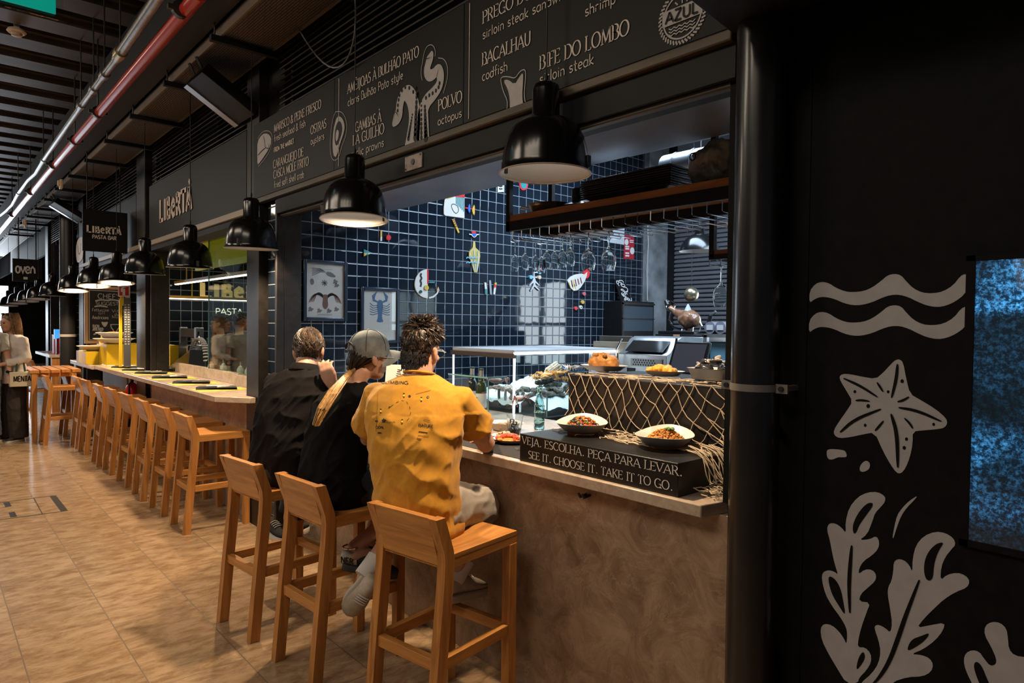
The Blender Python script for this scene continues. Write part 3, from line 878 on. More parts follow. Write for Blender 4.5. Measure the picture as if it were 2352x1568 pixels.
def pribbon(mb, pts, ws, f, close=False):
    P = smoothpts(py2(SY, pts), 2, False) if not close else None
    W = []
    n = len(P)
    for i in range(n):
        t = i / (n - 1) * (len(ws) - 1); k = min(int(t), len(ws) - 2)
        W.append(ws[k] + (ws[k + 1] - ws[k]) * (t - k))
    mb.ribbon(P, W, f)


u = 0.0014
pribbon(dr, z3([(1345, 1085), (1345, 1000), (1345, 900), (1345, 830), (1375, 755), (1430, 700), (1470, 640), (1480, 570), (1460, 515), (1425, 560), (1390, 570), (1372, 530), (1388, 470), (1400, 430), (1392, 405)]),
        [q * u for q in (88, 82, 76, 70, 64, 56, 50, 44, 44, 42, 44, 42, 40, 44, 46, 30)], fr)
pribbon(dr, z3([(1262, 1100), (1272, 1010), (1284, 900), (1278, 800), (1255, 720), (1215, 690), (1180, 740), (1168, 810), (1165, 865), (1135, 895), (1122, 890)]),
        [q * u for q in (110, 96, 84, 76, 72, 66, 52, 54, 52, 62, 60, 30)], fr)
pribbon(dr, z3([(1340, 605), (1328, 540), (1345, 450), (1352, 400), (1375, 345), (1415, 332), (1440, 375), (1435, 425)]), [3 * u] * 8, fr)
pribbon(dr, z3([(1460, 435), (1505, 440), (1532, 500), (1530, 590), (1498, 700)]), [3 * u] * 5, fr)


def dot(mb, c, r, f, asp=1.4):
    p = PY(*z3([c])[0], SY)
    mb.poly([(p.x + r * u * math.cos(q), p.z + asp * r * u * math.sin(q)) for q in [2 * PI * i / 10 for i in range(10)]], f, 0.001)


rr = random.Random(3)
for i in range(9):
    t = i / 8
    for c, r in (((1300 - t * 10, 730 + t * 300), 6 + t * 6), ((1362 + t * 8, 800 + t * 235), 5 + t * 7), ((1268 - t * 30, 860 + t * 180), 3 + t * 4)):
        dot(dk, c, r, fr2)
    dot(dk, (1335, 760 + t * 270), 3 + t * 4, fr2)
for c in ((1370, 735), (1395, 715), (1420, 700), (1445, 680), (1465, 655), (1472, 625), (1275, 690), (1245, 660), (1215, 655), (1190, 680), (1172, 715), (1165, 750), (1160, 790), (1158, 830), (1290, 660), (1300, 700)):
    dot(dk, c, 5, fr2, 1.5)
# oyster shell
ost = [(690, 838), (730, 835), (760, 870), (775, 930), (770, 1010), (735, 1100), (715, 1185), (680, 1208), (655, 1180), (648, 1090), (655, 980), (668, 890)]
o2 = py2(SY, z3(ost))
pribbon(dr, z3(ost + [ost[0]]), [3 * u] * 3, fr)
sh_ = [(705, 870), (740, 880), (760, 940), (752, 1000), (722, 1080), (700, 1170), (680, 1180), (668, 1120), (670, 1010), (685, 920)]
dr.poly(smoothpts(py2(SY, z3(sh_)), 2), fr)
dk.poly(smoothpts(py2(SY, z3([(712, 905), (735, 920), (742, 980), (718, 1060), (698, 1100), (685, 1060), (688, 970)])), 2), fr2, 0.001)
dr.poly(smoothpts(py2(SY, z3([(705, 970), (722, 985), (716, 1040), (700, 1070), (694, 1020)])), 2), facade(SY, 0.006), 0.001)
# mussel cut by the board's edge
dr.poly(smoothpts(py2(SY, z3([(104, 1060), (140, 1005), (180, 1000), (208, 1030), (205, 1090), (170, 1150), (125, 1215), (104, 1240), (103, 1150)])), 1), fr)
pribbon(dr, z3([(105, 1040), (140, 985), (190, 978), (215, 1010), (212, 1090), (180, 1165), (110, 1250)]), [3 * u] * 5, fr)
for a in ([(110, 1165), (140, 1130), (165, 1110)], [(150, 1020), (160, 1060), (165, 1105)], [(165, 1105), (190, 1120), (195, 1080)]):
    pribbon(dk, z3(a), [4 * u] * 3, fr2)
# fish tail
dr.poly(smoothpts(py2(SY, z4([(250, 605), (285, 595), (335, 635), (370, 580), (400, 540), (398, 620), (392, 720), (400, 800), (350, 822), (300, 838), (300, 740), (285, 670)])), 1), fr)
pribbon(dr, z4([(270, 858), (285, 760), (250, 690), (228, 600), (240, 575), (290, 575), (340, 590), (370, 540), (405, 518), (420, 540), (412, 640), (405, 720), (424, 805)]), [3.4 * u] * 8, fr)
dk.poly(smoothpts(py2(SY, z4([(320, 590), (336, 632), (352, 595), (338, 612)])), 1), fr2, 0.001)
# round badge at the right end
bc = PY(1567, 35, SY)
def ringpts(r, n=40): return [(bc.x + r * math.cos(2 * PI * i / n), bc.z + r * math.sin(2 * PI * i / n)) for i in range(n)]
R = 0.100
for i in range(44):
    a = 2 * PI * i / 44
    dr.ribbon([(bc.x + (R - .013) * math.cos(a), bc.z + (R - .013) * math.sin(a)), (bc.x + R * math.cos(a + .1), bc.z + R * math.sin(a + .1))], 0.007, fr)
dr.poly([(bc.x - .083, bc.z - .02), (bc.x + .083, bc.z - .02), (bc.x + .083, bc.z + .035), (bc.x - .083, bc.z + .035)], fr)
dr.poly(ringpts(.082), fr, 0.001, holes=[ringpts(.076)])
for k in range(3):
    dr.ribbon([(bc.x - .055 + i * .011, bc.z - .034 - k * .011 + .003 * (-1) ** i) for i in range(11)], .004, fr)
for a, b_ in ((-.03, .05), (0, .058), (.03, .05)): dr.ribbon([(bc.x + a * .6, bc.z + .042), (bc.x + a, bc.z + b_ + .004)], .005, fr)
text(dk, 'AZUL', fr2, bc.x, bc.z - .012, .038, 'bold', width=.135, center=True)
dr.build('print', GREYPR, board, smooth=0)
dk.build('dark_print', BOARDM, board, smooth=0)
# small plate screwed to the lintel
pl = thing('wall_plate', 'small beige plate screwed to the black lintel below the octopus drawing', 'plate', tuple(PY(950, 375, FY - .01)))
a = PY(931, 390, FY - .01); b_ = PY(970, 360, FY - .01)
MB().bx(a.x, b_.x, FY - .014, FY - .005, 2.505, 2.585).build('plate', mat('beige_plate', (0.30, 0.24, 0.20), 0.5, var=0.3, scale=30), pl, bevel=.002)
cx_ = (a.x + b_.x) / 2
MB().tube([(cx_, FY - .014, 2.545), (cx_, FY - .019, 2.545)], .016, 12).tube([(a.x + .012, FY - .014, 2.515), (a.x + .012, FY - .018, 2.515)], .005, 6).tube([(b_.x - .012, FY - .014, 2.575), (b_.x - .012, FY - .018, 2.575)], .005, 6).build('bolt', STEELD, pl)

# ------------------------------------------------------------------ fascia of the pasta bar and hanging signs
fa = thing('fascia_sign', 'black fascia with tall cream capital letters above the pasta bar', 'sign', (-7.5, FY, 2.6))
MB().bx(-8.79, -5.645, FY - 0.02, FY + .1, 2.60, 3.24).build('panel', mat('fascia_black', (0.007, 0.0066, 0.0062), 0.5, spec=.25, var=.2, scale=2), fa)
LET = mat('cream_letters', (0.62, 0.50, 0.42), 0.5)
t = MB(); Y2 = FY - .023
a = PY(367, 511, Y2); b_ = PY(442, 480, Y2); c_ = PY(368, 462, Y2)
w = b_.x - a.x; h = .235; z0 = (a.z + b_.z) / 2
ff = facade(Y2)
def fat(mb, f, x, z, w, h):
    k = w / 3.9; q = .17 * k * .86
    def S(ox, P, ww=q): mb.ribbon([(x + (ox + p[0]) * k, z + p[1] * h) for p in P], ww, f, 0.004)
    S(0, [(.1, 1.05), (.1, .0)], q * 1.5); S(0, [(.05, .06), (.5, .06)])
    S(.62, [(.1, 1.0), (.1, 0)], q * 1.5)
    S(.95, [(.1, 1.0), (.1, 0)], q * 1.5); S(.95, [(.1, .94), (.35, .9), (.35, .58), (.1, .52)]); S(.95, [(.1, .5), (.42, .45), (.42, .08), (.1, .06)])
    S(1.5, [(.42, .66), (.25, .78), (.1, .6), (.1, .25), (.25, .06), (.45, .15)], q * 1.2); S(1.5, [(.1, .42), (.42, .5), (.42, .66)], q * .8)
    S(2.1, [(.1, 1.0), (.1, 0)], q * 1.5); S(2.1, [(.1, .95), (.45, .85), (.42, .55), (.12, .48), (.3, .4), (.52, 0)], q * 1.2)
    S(2.65, [(.3, 1.0), (.3, 0)], q * 1.5); S(2.65, [(.0, .95), (.62, .95)], q * 1.1)
    S(3.25, [(.02, 0), (.28, 1.0)], q * 1.2); S(3.25, [(.32, 1.0), (.55, 0)], q * 1.6); S(3.25, [(.1, .3), (.5, .3)], q * .8); S(3.25, [(.3, 1.3), (.42, 1.12)], q)
fat(t, ff, a.x, z0, w, h)
t.build('lettering', LET, fa, smooth=0)
fa2 = thing('fascia_sign', 'far black fascia with a cream looped emblem', 'sign', (-11, FY, 2.6))
MB().bx(-12.88, -9.44, FY - 0.02, FY + .1, 2.60, 3.24).build('panel', MATS['fascia_black'], fa2)
t = MB()
def z5(pts): return [(a / 5.227, 560 + b / 5.227) for a, b in pts]
t.poly(smoothpts(py2(Y2, z5([(915, 40), (935, -60), (1000, -100), (1003, 60), (995, 170), (975, 205), (950, 228), (925, 215), (915, 130)])), 2), ff, .004)
t.build('emblem', LET, fa2, smooth=0)
t = MB()
t.ribbon(smoothpts(py2(Y2 - .006, z5([(935, 20), (940, 100), (952, 130), (968, 90), (970, -10)])), 2, False), .02, facade(Y2 - .006))
t.build('dark_print', BOARDM, fa2, smooth=0)

hs = thing('hanging_sign', 'black hanging sign reading pasta bar that juts out over the aisle', 'sign', (-9.8, 1.8, 2.55))
a = PX(190, 575, -9.8); b_ = PX(296, 490, -9.8)
ya, yb, za, zb = a.y, 2.01, a.z, b_.z
MB().bx(-9.84, -9.8, ya, yb, za, zb).build('panel', BLK, hs, bevel=.003)
for y in (ya + .05, yb - .08): MB().tube([(-9.82, y, zb), (-9.82, y, 3.685)], .006, 6).build('hanger_rod', STEELD, hs)
t = MB(); f_ = sidewall(-9.797)
p0 = PX(199, 533, -9.797); p1 = PX(279, 530, -9.797)
fat(t, f_, p0.y, p0.z, p1.y - p0.y, .085)
p0 = PX(212, 547, -9.797); p1 = PX(267, 546, -9.797)
text(t, 'PASTA BAR', f_, p0.y, p0.z, .045, 'bold', width=p1.y - p0.y)
t.build('lettering', mat('cream_bright', (0.75, 0.66, 0.58), 0.5), hs, smooth=0)
hs = thing('hanging_sign', 'distant small black hanging sign with thin rounded white letters', 'sign', (-16.4, 1.7, 2.5))
a = PX(29, 645, -16.4); b_ = PX(97, 597, -16.4)
MB().bx(-16.45, -16.4, a.y, b_.y, a.z, b_.z).build('panel', BLK, hs)
for y in (a.y + .1, min(1.95, b_.y - .1)): MB().tube([(-16.42, y, b_.z), (-16.42, y, 3.685)], .01, 6).build('hanger_rod', STEELD, hs)
t = MB(); f_ = sidewall(-16.39)
p0 = PX(36, 626, -16.39); p1 = PX(80, 626, -16.39); w = p1.y - p0.y
for k, P in enumerate((arc(.12, .5, .11, .5, 0, 360, 16), [(0, 1), (.12, 0), (.24, 1)], [(.02, .5), (.22, .5)] + arc(.12, .5, .11, .5, 0, 320, 14), [(0, 0), (.02, .7), (.12, 1), (.22, .7), (.24, 0)])):
    t.ribbon([(p0.y + (k * .27 + q[0]) * w / 1.05, p0.z + q[1] * .13) for q in P], .028, f_)
t.ribbon([(p0.y + w * .4, p0.z - .1), (p0.y + w * .62, p0.z - .1)], .05, f_)
t.build('lettering', CHALK, hs, smooth=0)

# ------------------------------------------------------------------ services under the ceiling
RED = mat('red_pipe_paint', (0.42, 0.028, 0.018), 0.28, coat=.3)
GALV = mat('galvanised', (0.30, 0.29, 0.28), 0.32, metal=0.85, var=.2, scale=20)
rp = thing('sprinkler_pipe', 'red sprinkler pipe running under the ceiling along the aisle', 'pipe', (-6, 1.24, 3.6))
pts = [tuple(PZ(460, -14, 3.6))] + [tuple(PZ(a, b, 3.6)) for a, b in ((440, 9), (231, 256), (122, 385))]
p9 = Vector(pts[-1]); pts += [(p9.x - 4, p9.y + .02, 3.6), (p9.x - 18, p9.y + .1, 3.6)]
MB().tube(pts, .044, 16).build('pipe_run', RED, rp)
for k, (a, b) in enumerate(((415, 22), (225, 258), (172, 322), (122, 378), (70, 440), (28, 492))):
    p = PZ(a, b, 3.6)
    cl = MB().tube([p + Vector((-.02, 0, 0)), p + Vector((.02, 0, 0))], .053, 14).cbox(p + Vector((0, .06, 0)), (.03, .03, .03)).cbox(p + Vector((0, -.06, 0)), (.03, .03, .03))
    cl.build('pipe_clamp', STEELD, rp)
    MB().tube([p + Vector((0, 0, .04)), (p.x, p.y, 4.3)], .007, 6).build('hanger_rod', STEELD, rp)
gp = thing('conduit_pipe', 'grey galvanised pipe beside the red sprinkler pipe', 'pipe', (-6, 1.0, 3.6))
g1 = [tuple(PZ(a, b, 3.66)) for a, b in ((372, -18), (300, 88), (268, 135))]
g2 = [tuple(PZ(a, b, 3.66)) for a, b in ((268, 135), (240, 172), (188, 242), (100, 368))]
g3 = [tuple(PZ(a, b, 3.66)) for a, b in ((100, 368), (82, 398), (66, 412), (42, 444), (28, 470), (14, 484), (0, 495))]
MB().tube(g1, .036, 14).tube(g2, .027, 12).tube(g3, .024, 10).build('pipe_run', GALV, gp)
for (a, b, r) in ((276, 122, .045), (240, 172, .038), (215, 205, .036), (186, 243, .036), (100, 368, .034), (42, 444, .032)):
    p = PZ(a, b, 3.66); d = (PZ(a - 8, b + 11, 3.66) - p).normalized() * .05
    MB().tube([p - d, p + d], r, 12).build('coupling', GALV if r < .04 else mat('brass', (.5, .4, .2), .3, metal=.9), gp)
    MB().tube([p, (p.x, p.y, 4.3)], .006, 6).build('hanger_rod', STEELD, gp)
TRAYM = tiles('tray_slots', (0.10, 0.075, 0.055), (0.015, 0.012, 0.009), 0.10, 0.018, 'xy', (0, 0), rough=.5, tilt=0, gw=.4, stagger=.5)
tr = thing('cable_tray', 'long perforated cable tray hung below the ceiling over the aisle', 'cable tray', (-8, 1.8, 3.7))
MB().bx(-30, 2, 1.63, 1.99, 3.70, 3.706).build('tray_base', TRAYM, tr, smooth=0)
TE = mat('tray_edge', (0.17, 0.13, 0.10), 0.5, metal=.3)
MB().bx(-30, 2, 1.615, 1.63, 3.69, 3.77).bx(-30, 2, 1.99, 2.005, 3.69, 3.77).build('side_rail', TE, tr)
q = -2.6
while q > -20:
    MB().bx(q, q + .045, 1.55, 2.04, 3.645, 3.688).build('cross_bar', BLK, tr)
    MB().tube([(q + .02, 1.58, 3.66), (q + .02, 1.58, 4.3)], .006, 6).build('hanger_rod', STEELD, tr)
    q -= 1.22
struct(MB().bx(-32, 2.5, 1.40, 1.60, 3.78, 4.27).build('beam_aisle', mat('beam_black', (0.006, 0.0055, 0.005), .7), smooth=0))
cabm = mat('cable_black', (0.01, 0.01, 0.01), .6)
cb = MB().tube(bez([(-3.6, 1.9, 3.695), (-3.5, 1.93, 3.3), (-3.75, 1.96, 3.05), (-4.1, 1.98, 3.25), (-4.5, 1.97, 3.69)], 16), .005, 6)
tag(cb.build('loose_cable', mat('cable_grey', (.12, .11, .10), .5)), 'loose grey cable drooping from the tray before the louvres', 'cable')
# patio heaters / speakers slung from the tray
def heater(x0, x1, lbl, ya=1.60, yb=2.0, za=3.54, zb=3.30):
    h = thing('heater', lbl, 'heater', (x0, (ya + yb) / 2, zb), group='black heaters hung above the aisle')
    d = Vector((0, yb - ya, zb - za)).normalized(); n = Vector((0, -d.z, d.y))
    A = Vector((x0, ya, za)); B = Vector((x0, yb, zb)); X_ = Vector((x1 - x0, 0, 0))
    c = [A, B, B + X_, A + X_]
    MB().hexa([q - n * 0 for q in c] + [q + n * .09 for q in c]).build('housing', BLK, h, bevel=.006)
    g = MB().hexa([A + Vector((-.012, 0, 0)), B + Vector((-.012, 0, 0)), B, A, A + Vector((-.012, 0, 0)) + n * .075, B + Vector((-.012, 0, 0)) + n * .075, B + n * .075, A + n * .075])
    g.hexa([A - n * .006, B - n * .006, B - n * .006 + X_ * .2, A - n * .006 + X_ * .2, A, B, B + X_ * .2, A + X_ * .2]).build('grille', mat('silver_grille', (.45, .50, .58), .3, metal=.9), h)
    MB().tube([A + n * .08 + X_ * .3, (x0 + .3 * (x1 - x0), ya, 3.69)], .012, 8).tube([A + n * .08 + X_ * .7, (x0 + .7 * (x1 - x0), ya, 3.69)], .012, 8).build('bracket', STEELD, h)
    return h
heater(-5.83, -5.38, 'nearer slanted black heater with a silver grille, hung over the pasta bar')
heater(-13.4, -12.85, 'distant slanted black heater hung beyond the pasta bar')
hh = thing('heater', 'black slanted heater box in the top corner beside the round badge', 'heater', (-1.1, 1.8, 3.0), group='black heaters hung above the aisle')
A = PY(1578, -4, 1.62); B = PY(1682, 78, 1.98)
X_ = Vector((.75, 0, 0))
MB().hexa([A, B, B + X_, A + X_, A + Vector((0, .03, .09)), B + Vector((0, .03, .09)), B + X_ + Vector((0, .03, .09)), A + X_ + Vector((0, .03, .09))]).build('housing', BLK, hh, bevel=.006)
MB().tube([A + Vector((.2, .02, .08)), (A.x + .2, 1.64, 3.69)], .012, 8).tube([A + Vector((.5, .02, .08)), (A.x + .5, 1.64, 3.69)], .012, 8).build('bracket', STEELD, hh)
for k, (a, b, lb) in enumerate(((140, 423, 'small beige box on the aisle beam above the pasta bar sign'), (58, 514, 'second small beige box farther down the aisle beam'))):
    p = PY(a, b, 1.3855)
    s_ = .09 if k == 0 else .10
    tag(MB().cbox(p, (s_ * 1.3, .03, s_ * 1.3)).cbox(p + Vector((.02, -.025, .01)), (s_ * .7, .03, s_ * .7)).build('alarm_box', mat('beige_plastic', (.55, .42, .27), .5), bevel=.005), lb, 'alarm')
sm = thing('smoke_detector', 'round cream smoke detector on the dark ceiling', 'smoke detector', tuple(PZ(38, 68, 4.25)))
p = PZ(38, 68, 4.25)
MB().lathe([(.02, 0), (.065, 0), (.075, -.02), (.06, -.035), (.045, -.035)], 24, p).bx(p.x - .02, p.x + .02, p.y - .02, p.y + .02, p.z - .03, 4.4).build('base', mat('cream_plastic', (.6, .48, .36), .5), sm)
MB().lathe([(.045, -.035), (.04, -.055), (.02, -.06), (.0, -.06)], 20, p).build('sensor', mat('cream_plastic2', (.45, .34, .25), .5), sm)
ex = thing('exit_sign', 'green lit emergency sign hanging at the top left corner', 'sign', (-4.45, .35, 3.3))
MB().bx(-4.46, -4.445, -.05, .60, 3.30, 3.62).build('acrylic_plate', glassy('acrylic', (.85, .95, .92), .9), ex)
MB().bx(-4.444, -4.438, -.03, .565, 3.325, 3.60).build('green_panel', mat('green_lit', (.0, .20, .15), .4, emit=(.0, .34, .26), estr=.55), ex)
MB().bx(-4.50, -4.41, -.05, .60, 3.62, 3.68).tube([(-4.455, .1, 3.68), (-4.455, .1, 4.3)], .01, 6).tube([(-4.455, .45, 3.68), (-4.455, .45, 4.3)], .01, 6).build('light_bar', WHITE, ex)
lamp('AREA', 'exit_light', (-4.40, .28, 3.60), 0.5, (.6, 1, .9), .5, .05, aim=(-4.42, .28, 3.0))

# ------------------------------------------------------------------ pendant lamps
LB = mat('lamp_black', (0.004, 0.004, 0.0045), 0.2, spec=.4, coat=.12)
LI = mat('lamp_white', (0.66, 0.66, 0.65), 0.55)
RIM = mat('lamp_rim', (0.42, 0.36, 0.31), 0.4)
lm = thing('pendant_lamp', 'x', 'pendant lamp', (0, 0, 0), group='black bell pendant lamps over the counters')
outer = [(.191, 0), (.183, .010), (.180, .03), (.178, .06), (.172, .10), (.162, .14), (.145, .175), (.12, .202), (.092, .218), (.064, .228), (.057, .236), (.057, .34), (.052, .36), (.035, .372), (.012, .376), (.001, .376)]
MB().lathe(outer, 40).build('shade', LB, lm, smooth=50)
MB().lathe([(.1885, .001), (.178, .011), (.172, .06), (.157, .135), (.138, .168), (.11, .195), (.05, .21), (.001, .212)], 40).build('liner', LI, lm, smooth=60)
MB().lathe([(.191, .0), (.1935, -.003), (.190, -.006), (.186, -.003), (.188, .001)], 40).build('rim', RIM, lm)
for s_ in (-1, 1):
    MB().cbox((s_ * .18 * math.cos(.5), s_ * .18 * math.sin(.5), .035), (.022, .022, .05), ).build('clip', STEELD, lm, bevel=.003)
MB().lathe([(.03, .212), (.034, .19), (.045, .16), (.04, .14), (.02, .125), (.001, .122)], 16).build('bulb', mat('bulb_glass', (.75, .75, .72), .3, emit=(1.0, .90, .78), estr=2.6), lm)
LAMPS = [(1252, 398, 211, 'largest black bell pendant lamp, over the sign box and dishes'), (814, 506, 153, 'black bell pendant lamp over the seated guests'),
         (577, 570, 118, 'black bell pendant lamp before the steel column between the bars'), (437, 614, 100, 'black bell pendant lamp nearest the yellow glass at the pasta bar'),
         (333, 629, 85, 'black bell pendant lamp before the steel column with the small signs'), (268, 650, 74, 'black bell pendant lamp above the red fire extinguisher sign'),
         (215, 657, 68, 'black bell pendant lamp above the chalkboard corner'), (168, 668, 61, 'black bell pendant lamp before the black round downpipe column'),
         (120, 679, 52, 'black bell pendant lamp just left of the round downpipe column'), (88, 687, 47, 'far black pendant lamp with its pale inside showing, second past the downpipe'),
         (64, 692, 43, 'far black pendant lamp, third past the downpipe column'), (40, 697, 39, 'far black pendant lamp, fourth past the downpipe column'), (20, 702, 36, 'farthest black pendant lamp at the hall end')]
for i, (a, b, w, lb) in enumerate(LAMPS):
    d = FPX * .382 / w
    c = np.array([0, 0, CH]) + ROT @ np.array([(a - CX) / FPX, (b - CY) / FPX, 1]) * d
    loc = Vector(c)
    if i == 0: o = lm; o.location = loc; o['label'] = lb
    else: o = dup(lm, loc, 0.9 * i, lb)
    th = (0, 4, -3, -4, -4, 7, 7, 7, -1, 6, 6, 6, 5)[i]          # each hangs a little askew
    q = Vector((-loc.y, loc.x, 0)).normalized(); Rm = Matrix.Rotation(math.radians(th), 4, q)
    o.matrix_basis = Matrix.Translation(loc) @ Matrix.Translation((0, 0, .376)) @ Rm @ Matrix.Translation((0, 0, -.376)) @ Matrix.Rotation(.9 * i, 4, 'Z')
    kb = MB().lathe([(.006, .376), (.008, .40), (.004, .41)], 10, loc).tube([(loc.x, loc.y, loc.z + .40), (loc.x, loc.y, 3.688 if loc.y < 1.99 else 4.3)], .0035, 6).build('cable', cabm)
    kb.parent = o
    kb.matrix_parent_inverse = o.matrix_basis.inverted()
    pw = 36 if i < 3 else 26
    if i < 9:
        lamp('SPOT', 'pendant_light', (loc.x, loc.y, loc.z + .115), pw * 4.6, WARM, .035, spot=112, blend=.5)

# ------------------------------------------------------------------ bar stools
WX = wood('oak_across', (0.52, 0.235, 0.060), (0.30, 0.115, 0.024), axis='X')
WY = wood('oak_deep', (0.54, 0.245, 0.062), (0.31, 0.12, 0.025), axis='Y')
WZ = wood('oak_upright', (0.50, 0.22, 0.056), (0.29, 0.11, 0.023), axis='Z')


def make_stool():
    s = thing('bar_stool', 'x', 'bar stool', (0, 0, 0), group='oak bar stools along the counters')
    g = MB()
    n = 8; rows = []
    for j in range(-1, 10):                # seat, dished a little
        J = min(8, max(0, j)); y = -.195 + .435 * J / 8
        rows.append([(-.198 + .396 * min(n, max(0, i)) / n, y, .75 if i in (-1, n + 1) or j in (-1, 9) else .767 - .010 * (1 - ((i - n / 2) / (n / 2)) ** 2) * math.sin(PI * J / 8)) for i in range(-1, n + 2)])
    g.loft(rows, cap=False, closed=False)
    g.bx(-.1975, .1975, -.1945, .2395, .715, .7555)
    g.build('seat', WY, s, bevel=.002)
    pb = MB()
    def yb(z): return -.195 - .052 * max(0, (z - .74) / .18)
    P = []
    zs = [.725, .76, .80, .84, .88, .92]
    pb.loft([[(-.158, yb(z) - .006, z), (.158, yb(z) - .006, z), (.158, yb(z) + .028, z), (-.158, yb(z) + .028, z)] for z in zs])
    pb.build('backrest', WX, s, bevel=.0015)
    for sx in (-1, 1):
        x0, x1 = (-.20, -.157) if sx < 0 else (.157, .20)
        ks = [(0, -.262), (.36, -.230), (.66, -.200), (.74, -.196), (.78, -.200), (.92, -.249)]
        l = MB().loft([[(x0, y - .008, z), (x1, y - .008, z), (x1, y + .044, z), (x0, y + .044, z)] for z, y in ks])
        l.build('leg', WZ, s, bevel=.0015, smooth=0)
        MB().bx(x0, x1, .190, .238, 0, .716).build('leg', WZ, s, bevel=.0015)
        MB().bx(x0 + .006, x1 - .006, -.186, .19, .325, .370).build('stretcher', WY, s, bevel=.0015)
    MB().bx(-.157, .157, -.228, -.196, .325, .370).build('stretcher', WX, s, bevel=.0015)
    MB().bx(-.157, .157, .196, .230, .325, .370).build('stretcher', WX, s, bevel=.0015)
    return s


st0 = make_stool()
def rearright(px, py, rz=0.0):
    p = PZ(px, py, 0)
    c, s_ = math.cos(rz), math.sin(rz)
    lx, ly = .18, -.248                    # rear right foot in the stool's own axes
    return (p.x - (lx * c - ly * s_), p.y - (lx * s_ + ly * c), 0)
ORD = ['first', 'second', 'third', 'fourth', 'fifth', 'sixth', 'seventh', 'eighth']
SPOTS = [((-3.655, 1.505, 0), .105, 'bar stool under the man with the hand at his ear'), ((-3.025, 1.56, 0), .07, 'bar stool under the woman in the grey cap'),
         ((-2.287, 1.655, 0), .175, 'nearest bar stool, under the man in the mustard shirt')]
for k, (a, b) in enumerate(((427, 1227), (373.4, 1184), (329, 1150.6), (290.8, 1118.4), (255.6, 1091), (227, 1071), (196, 1045), (176, 1029.7))):
    SPOTS.append((rearright(a, b), (0.0, .03, -.02, .02, .0, -.03, .03, .0)[k], '%s empty bar stool of the pasta bar row, counted from the steel column' % ORD[k]))
SPOTS.append((rearright(102, 1022), .02, 'empty bar stool standing apart, seen from its side near the woman'))
SPOTS.append((rearright(147, 1003), .02, 'empty bar stool behind the one seen from its side'))
SPOTS.append((rearright(70, 942, .2), .2, 'distant bar stool beside the slatted high table'))
for i, (loc, rz, lb) in enumerate(SPOTS):
    if i == 0: st0.location = loc; st0.rotation_euler = (0, 0, rz); st0['label'] = lb
    else: dup(st0, loc, rz, lb)

# ------------------------------------------------------------------ people
from mathutils.bvhtree import BVHTree
SKIN = mat('skin', (0.50, 0.27, 0.18), 0.5, var=.10, scale=25)
SKIN2 = mat('skin_tan', (0.40, 0.215, 0.14), 0.48, var=.10, scale=25)


class Fig:
    """axes of a person: r to the right hand, f ahead, u up"""
    def __init__(s, base, yaw):
        s.b = Vector(base); a = math.radians(yaw)
        s.F = Vector((-math.sin(a), math.cos(a), 0)); s.R = Vector((math.cos(a), math.sin(a), 0)); s.U = Vector((0, 0, 1))

    def __call__(s, r, f, u):
        return s.b + s.R * r + s.F * f + s.U * u

    def M(s, yaw=0, pitch=0, roll=0, at=None):
        m = Matrix((s.R, s.F, s.U)).transposed()
        return m @ Matrix.Rotation(math.radians(yaw), 3, 'Z') @ Matrix.Rotation(math.radians(pitch), 3, 'X') @ Matrix.Rotation(math.radians(roll), 3, 'Y')


def sweep(mb, rings, F, n=28, p=2.4):
    """torso-like loft; each ring: (centre, half width, half depth behind, half depth ahead, side vector)"""
    out = []
    for c, w, db, df, side in rings:
        side = side.normalized(); fw = Vector((0, 0, 1)).cross(side)
        ring = []
        for j in range(n):
            a = 2 * PI * j / n
            ca, sa = math.cos(a), math.sin(a)
            x = w * math.copysign(abs(ca) ** (2 / p), ca); y = (df if sa > 0 else db) * math.copysign(abs(sa) ** (2 / p), sa)
            ring.append(c + side * x + fw * y)
        out.append(ring)
    mb.loft(out)


def melt(mb, name, material, voxel=.008, smooth=6, parent=None, fn=None, factor=.5):
    """fuses the collected shapes into one continuous skin"""
    o = mb.build('tmp_' + name, None, smooth=0)
    r = o.modifiers.new('r', 'REMESH'); r.mode = 'VOXEL'; r.voxel_size = voxel
    s = o.modifiers.new('s', 'SMOOTH'); s.iterations = smooth; s.factor = factor
    dg = bpy.context.evaluated_depsgraph_get()
    me = bpy.data.meshes.new_from_object(o.evaluated_get(dg))
    old = o.data
    bpy.data.objects.remove(o); bpy.data.meshes.remove(old)
    me.name = name
    if fn:
        nn = [v.normal.copy() for v in me.vertices]
        for v, n in zip(me.vertices, nn): v.co = v.co + n * fn(v.co, n)
    me.polygons.foreach_set('use_smooth', [True] * len(me.polygons))
    if material is not None:
        me.materials.clear(); me.materials.append(material)
    q = bpy.data.objects.new(name, me); COL.objects.link(q)
    WM[q.name] = I4.copy()
    if parent is not None:
        q.parent = parent; q.matrix_parent_inverse = WM[parent.name].inverted()
    return q


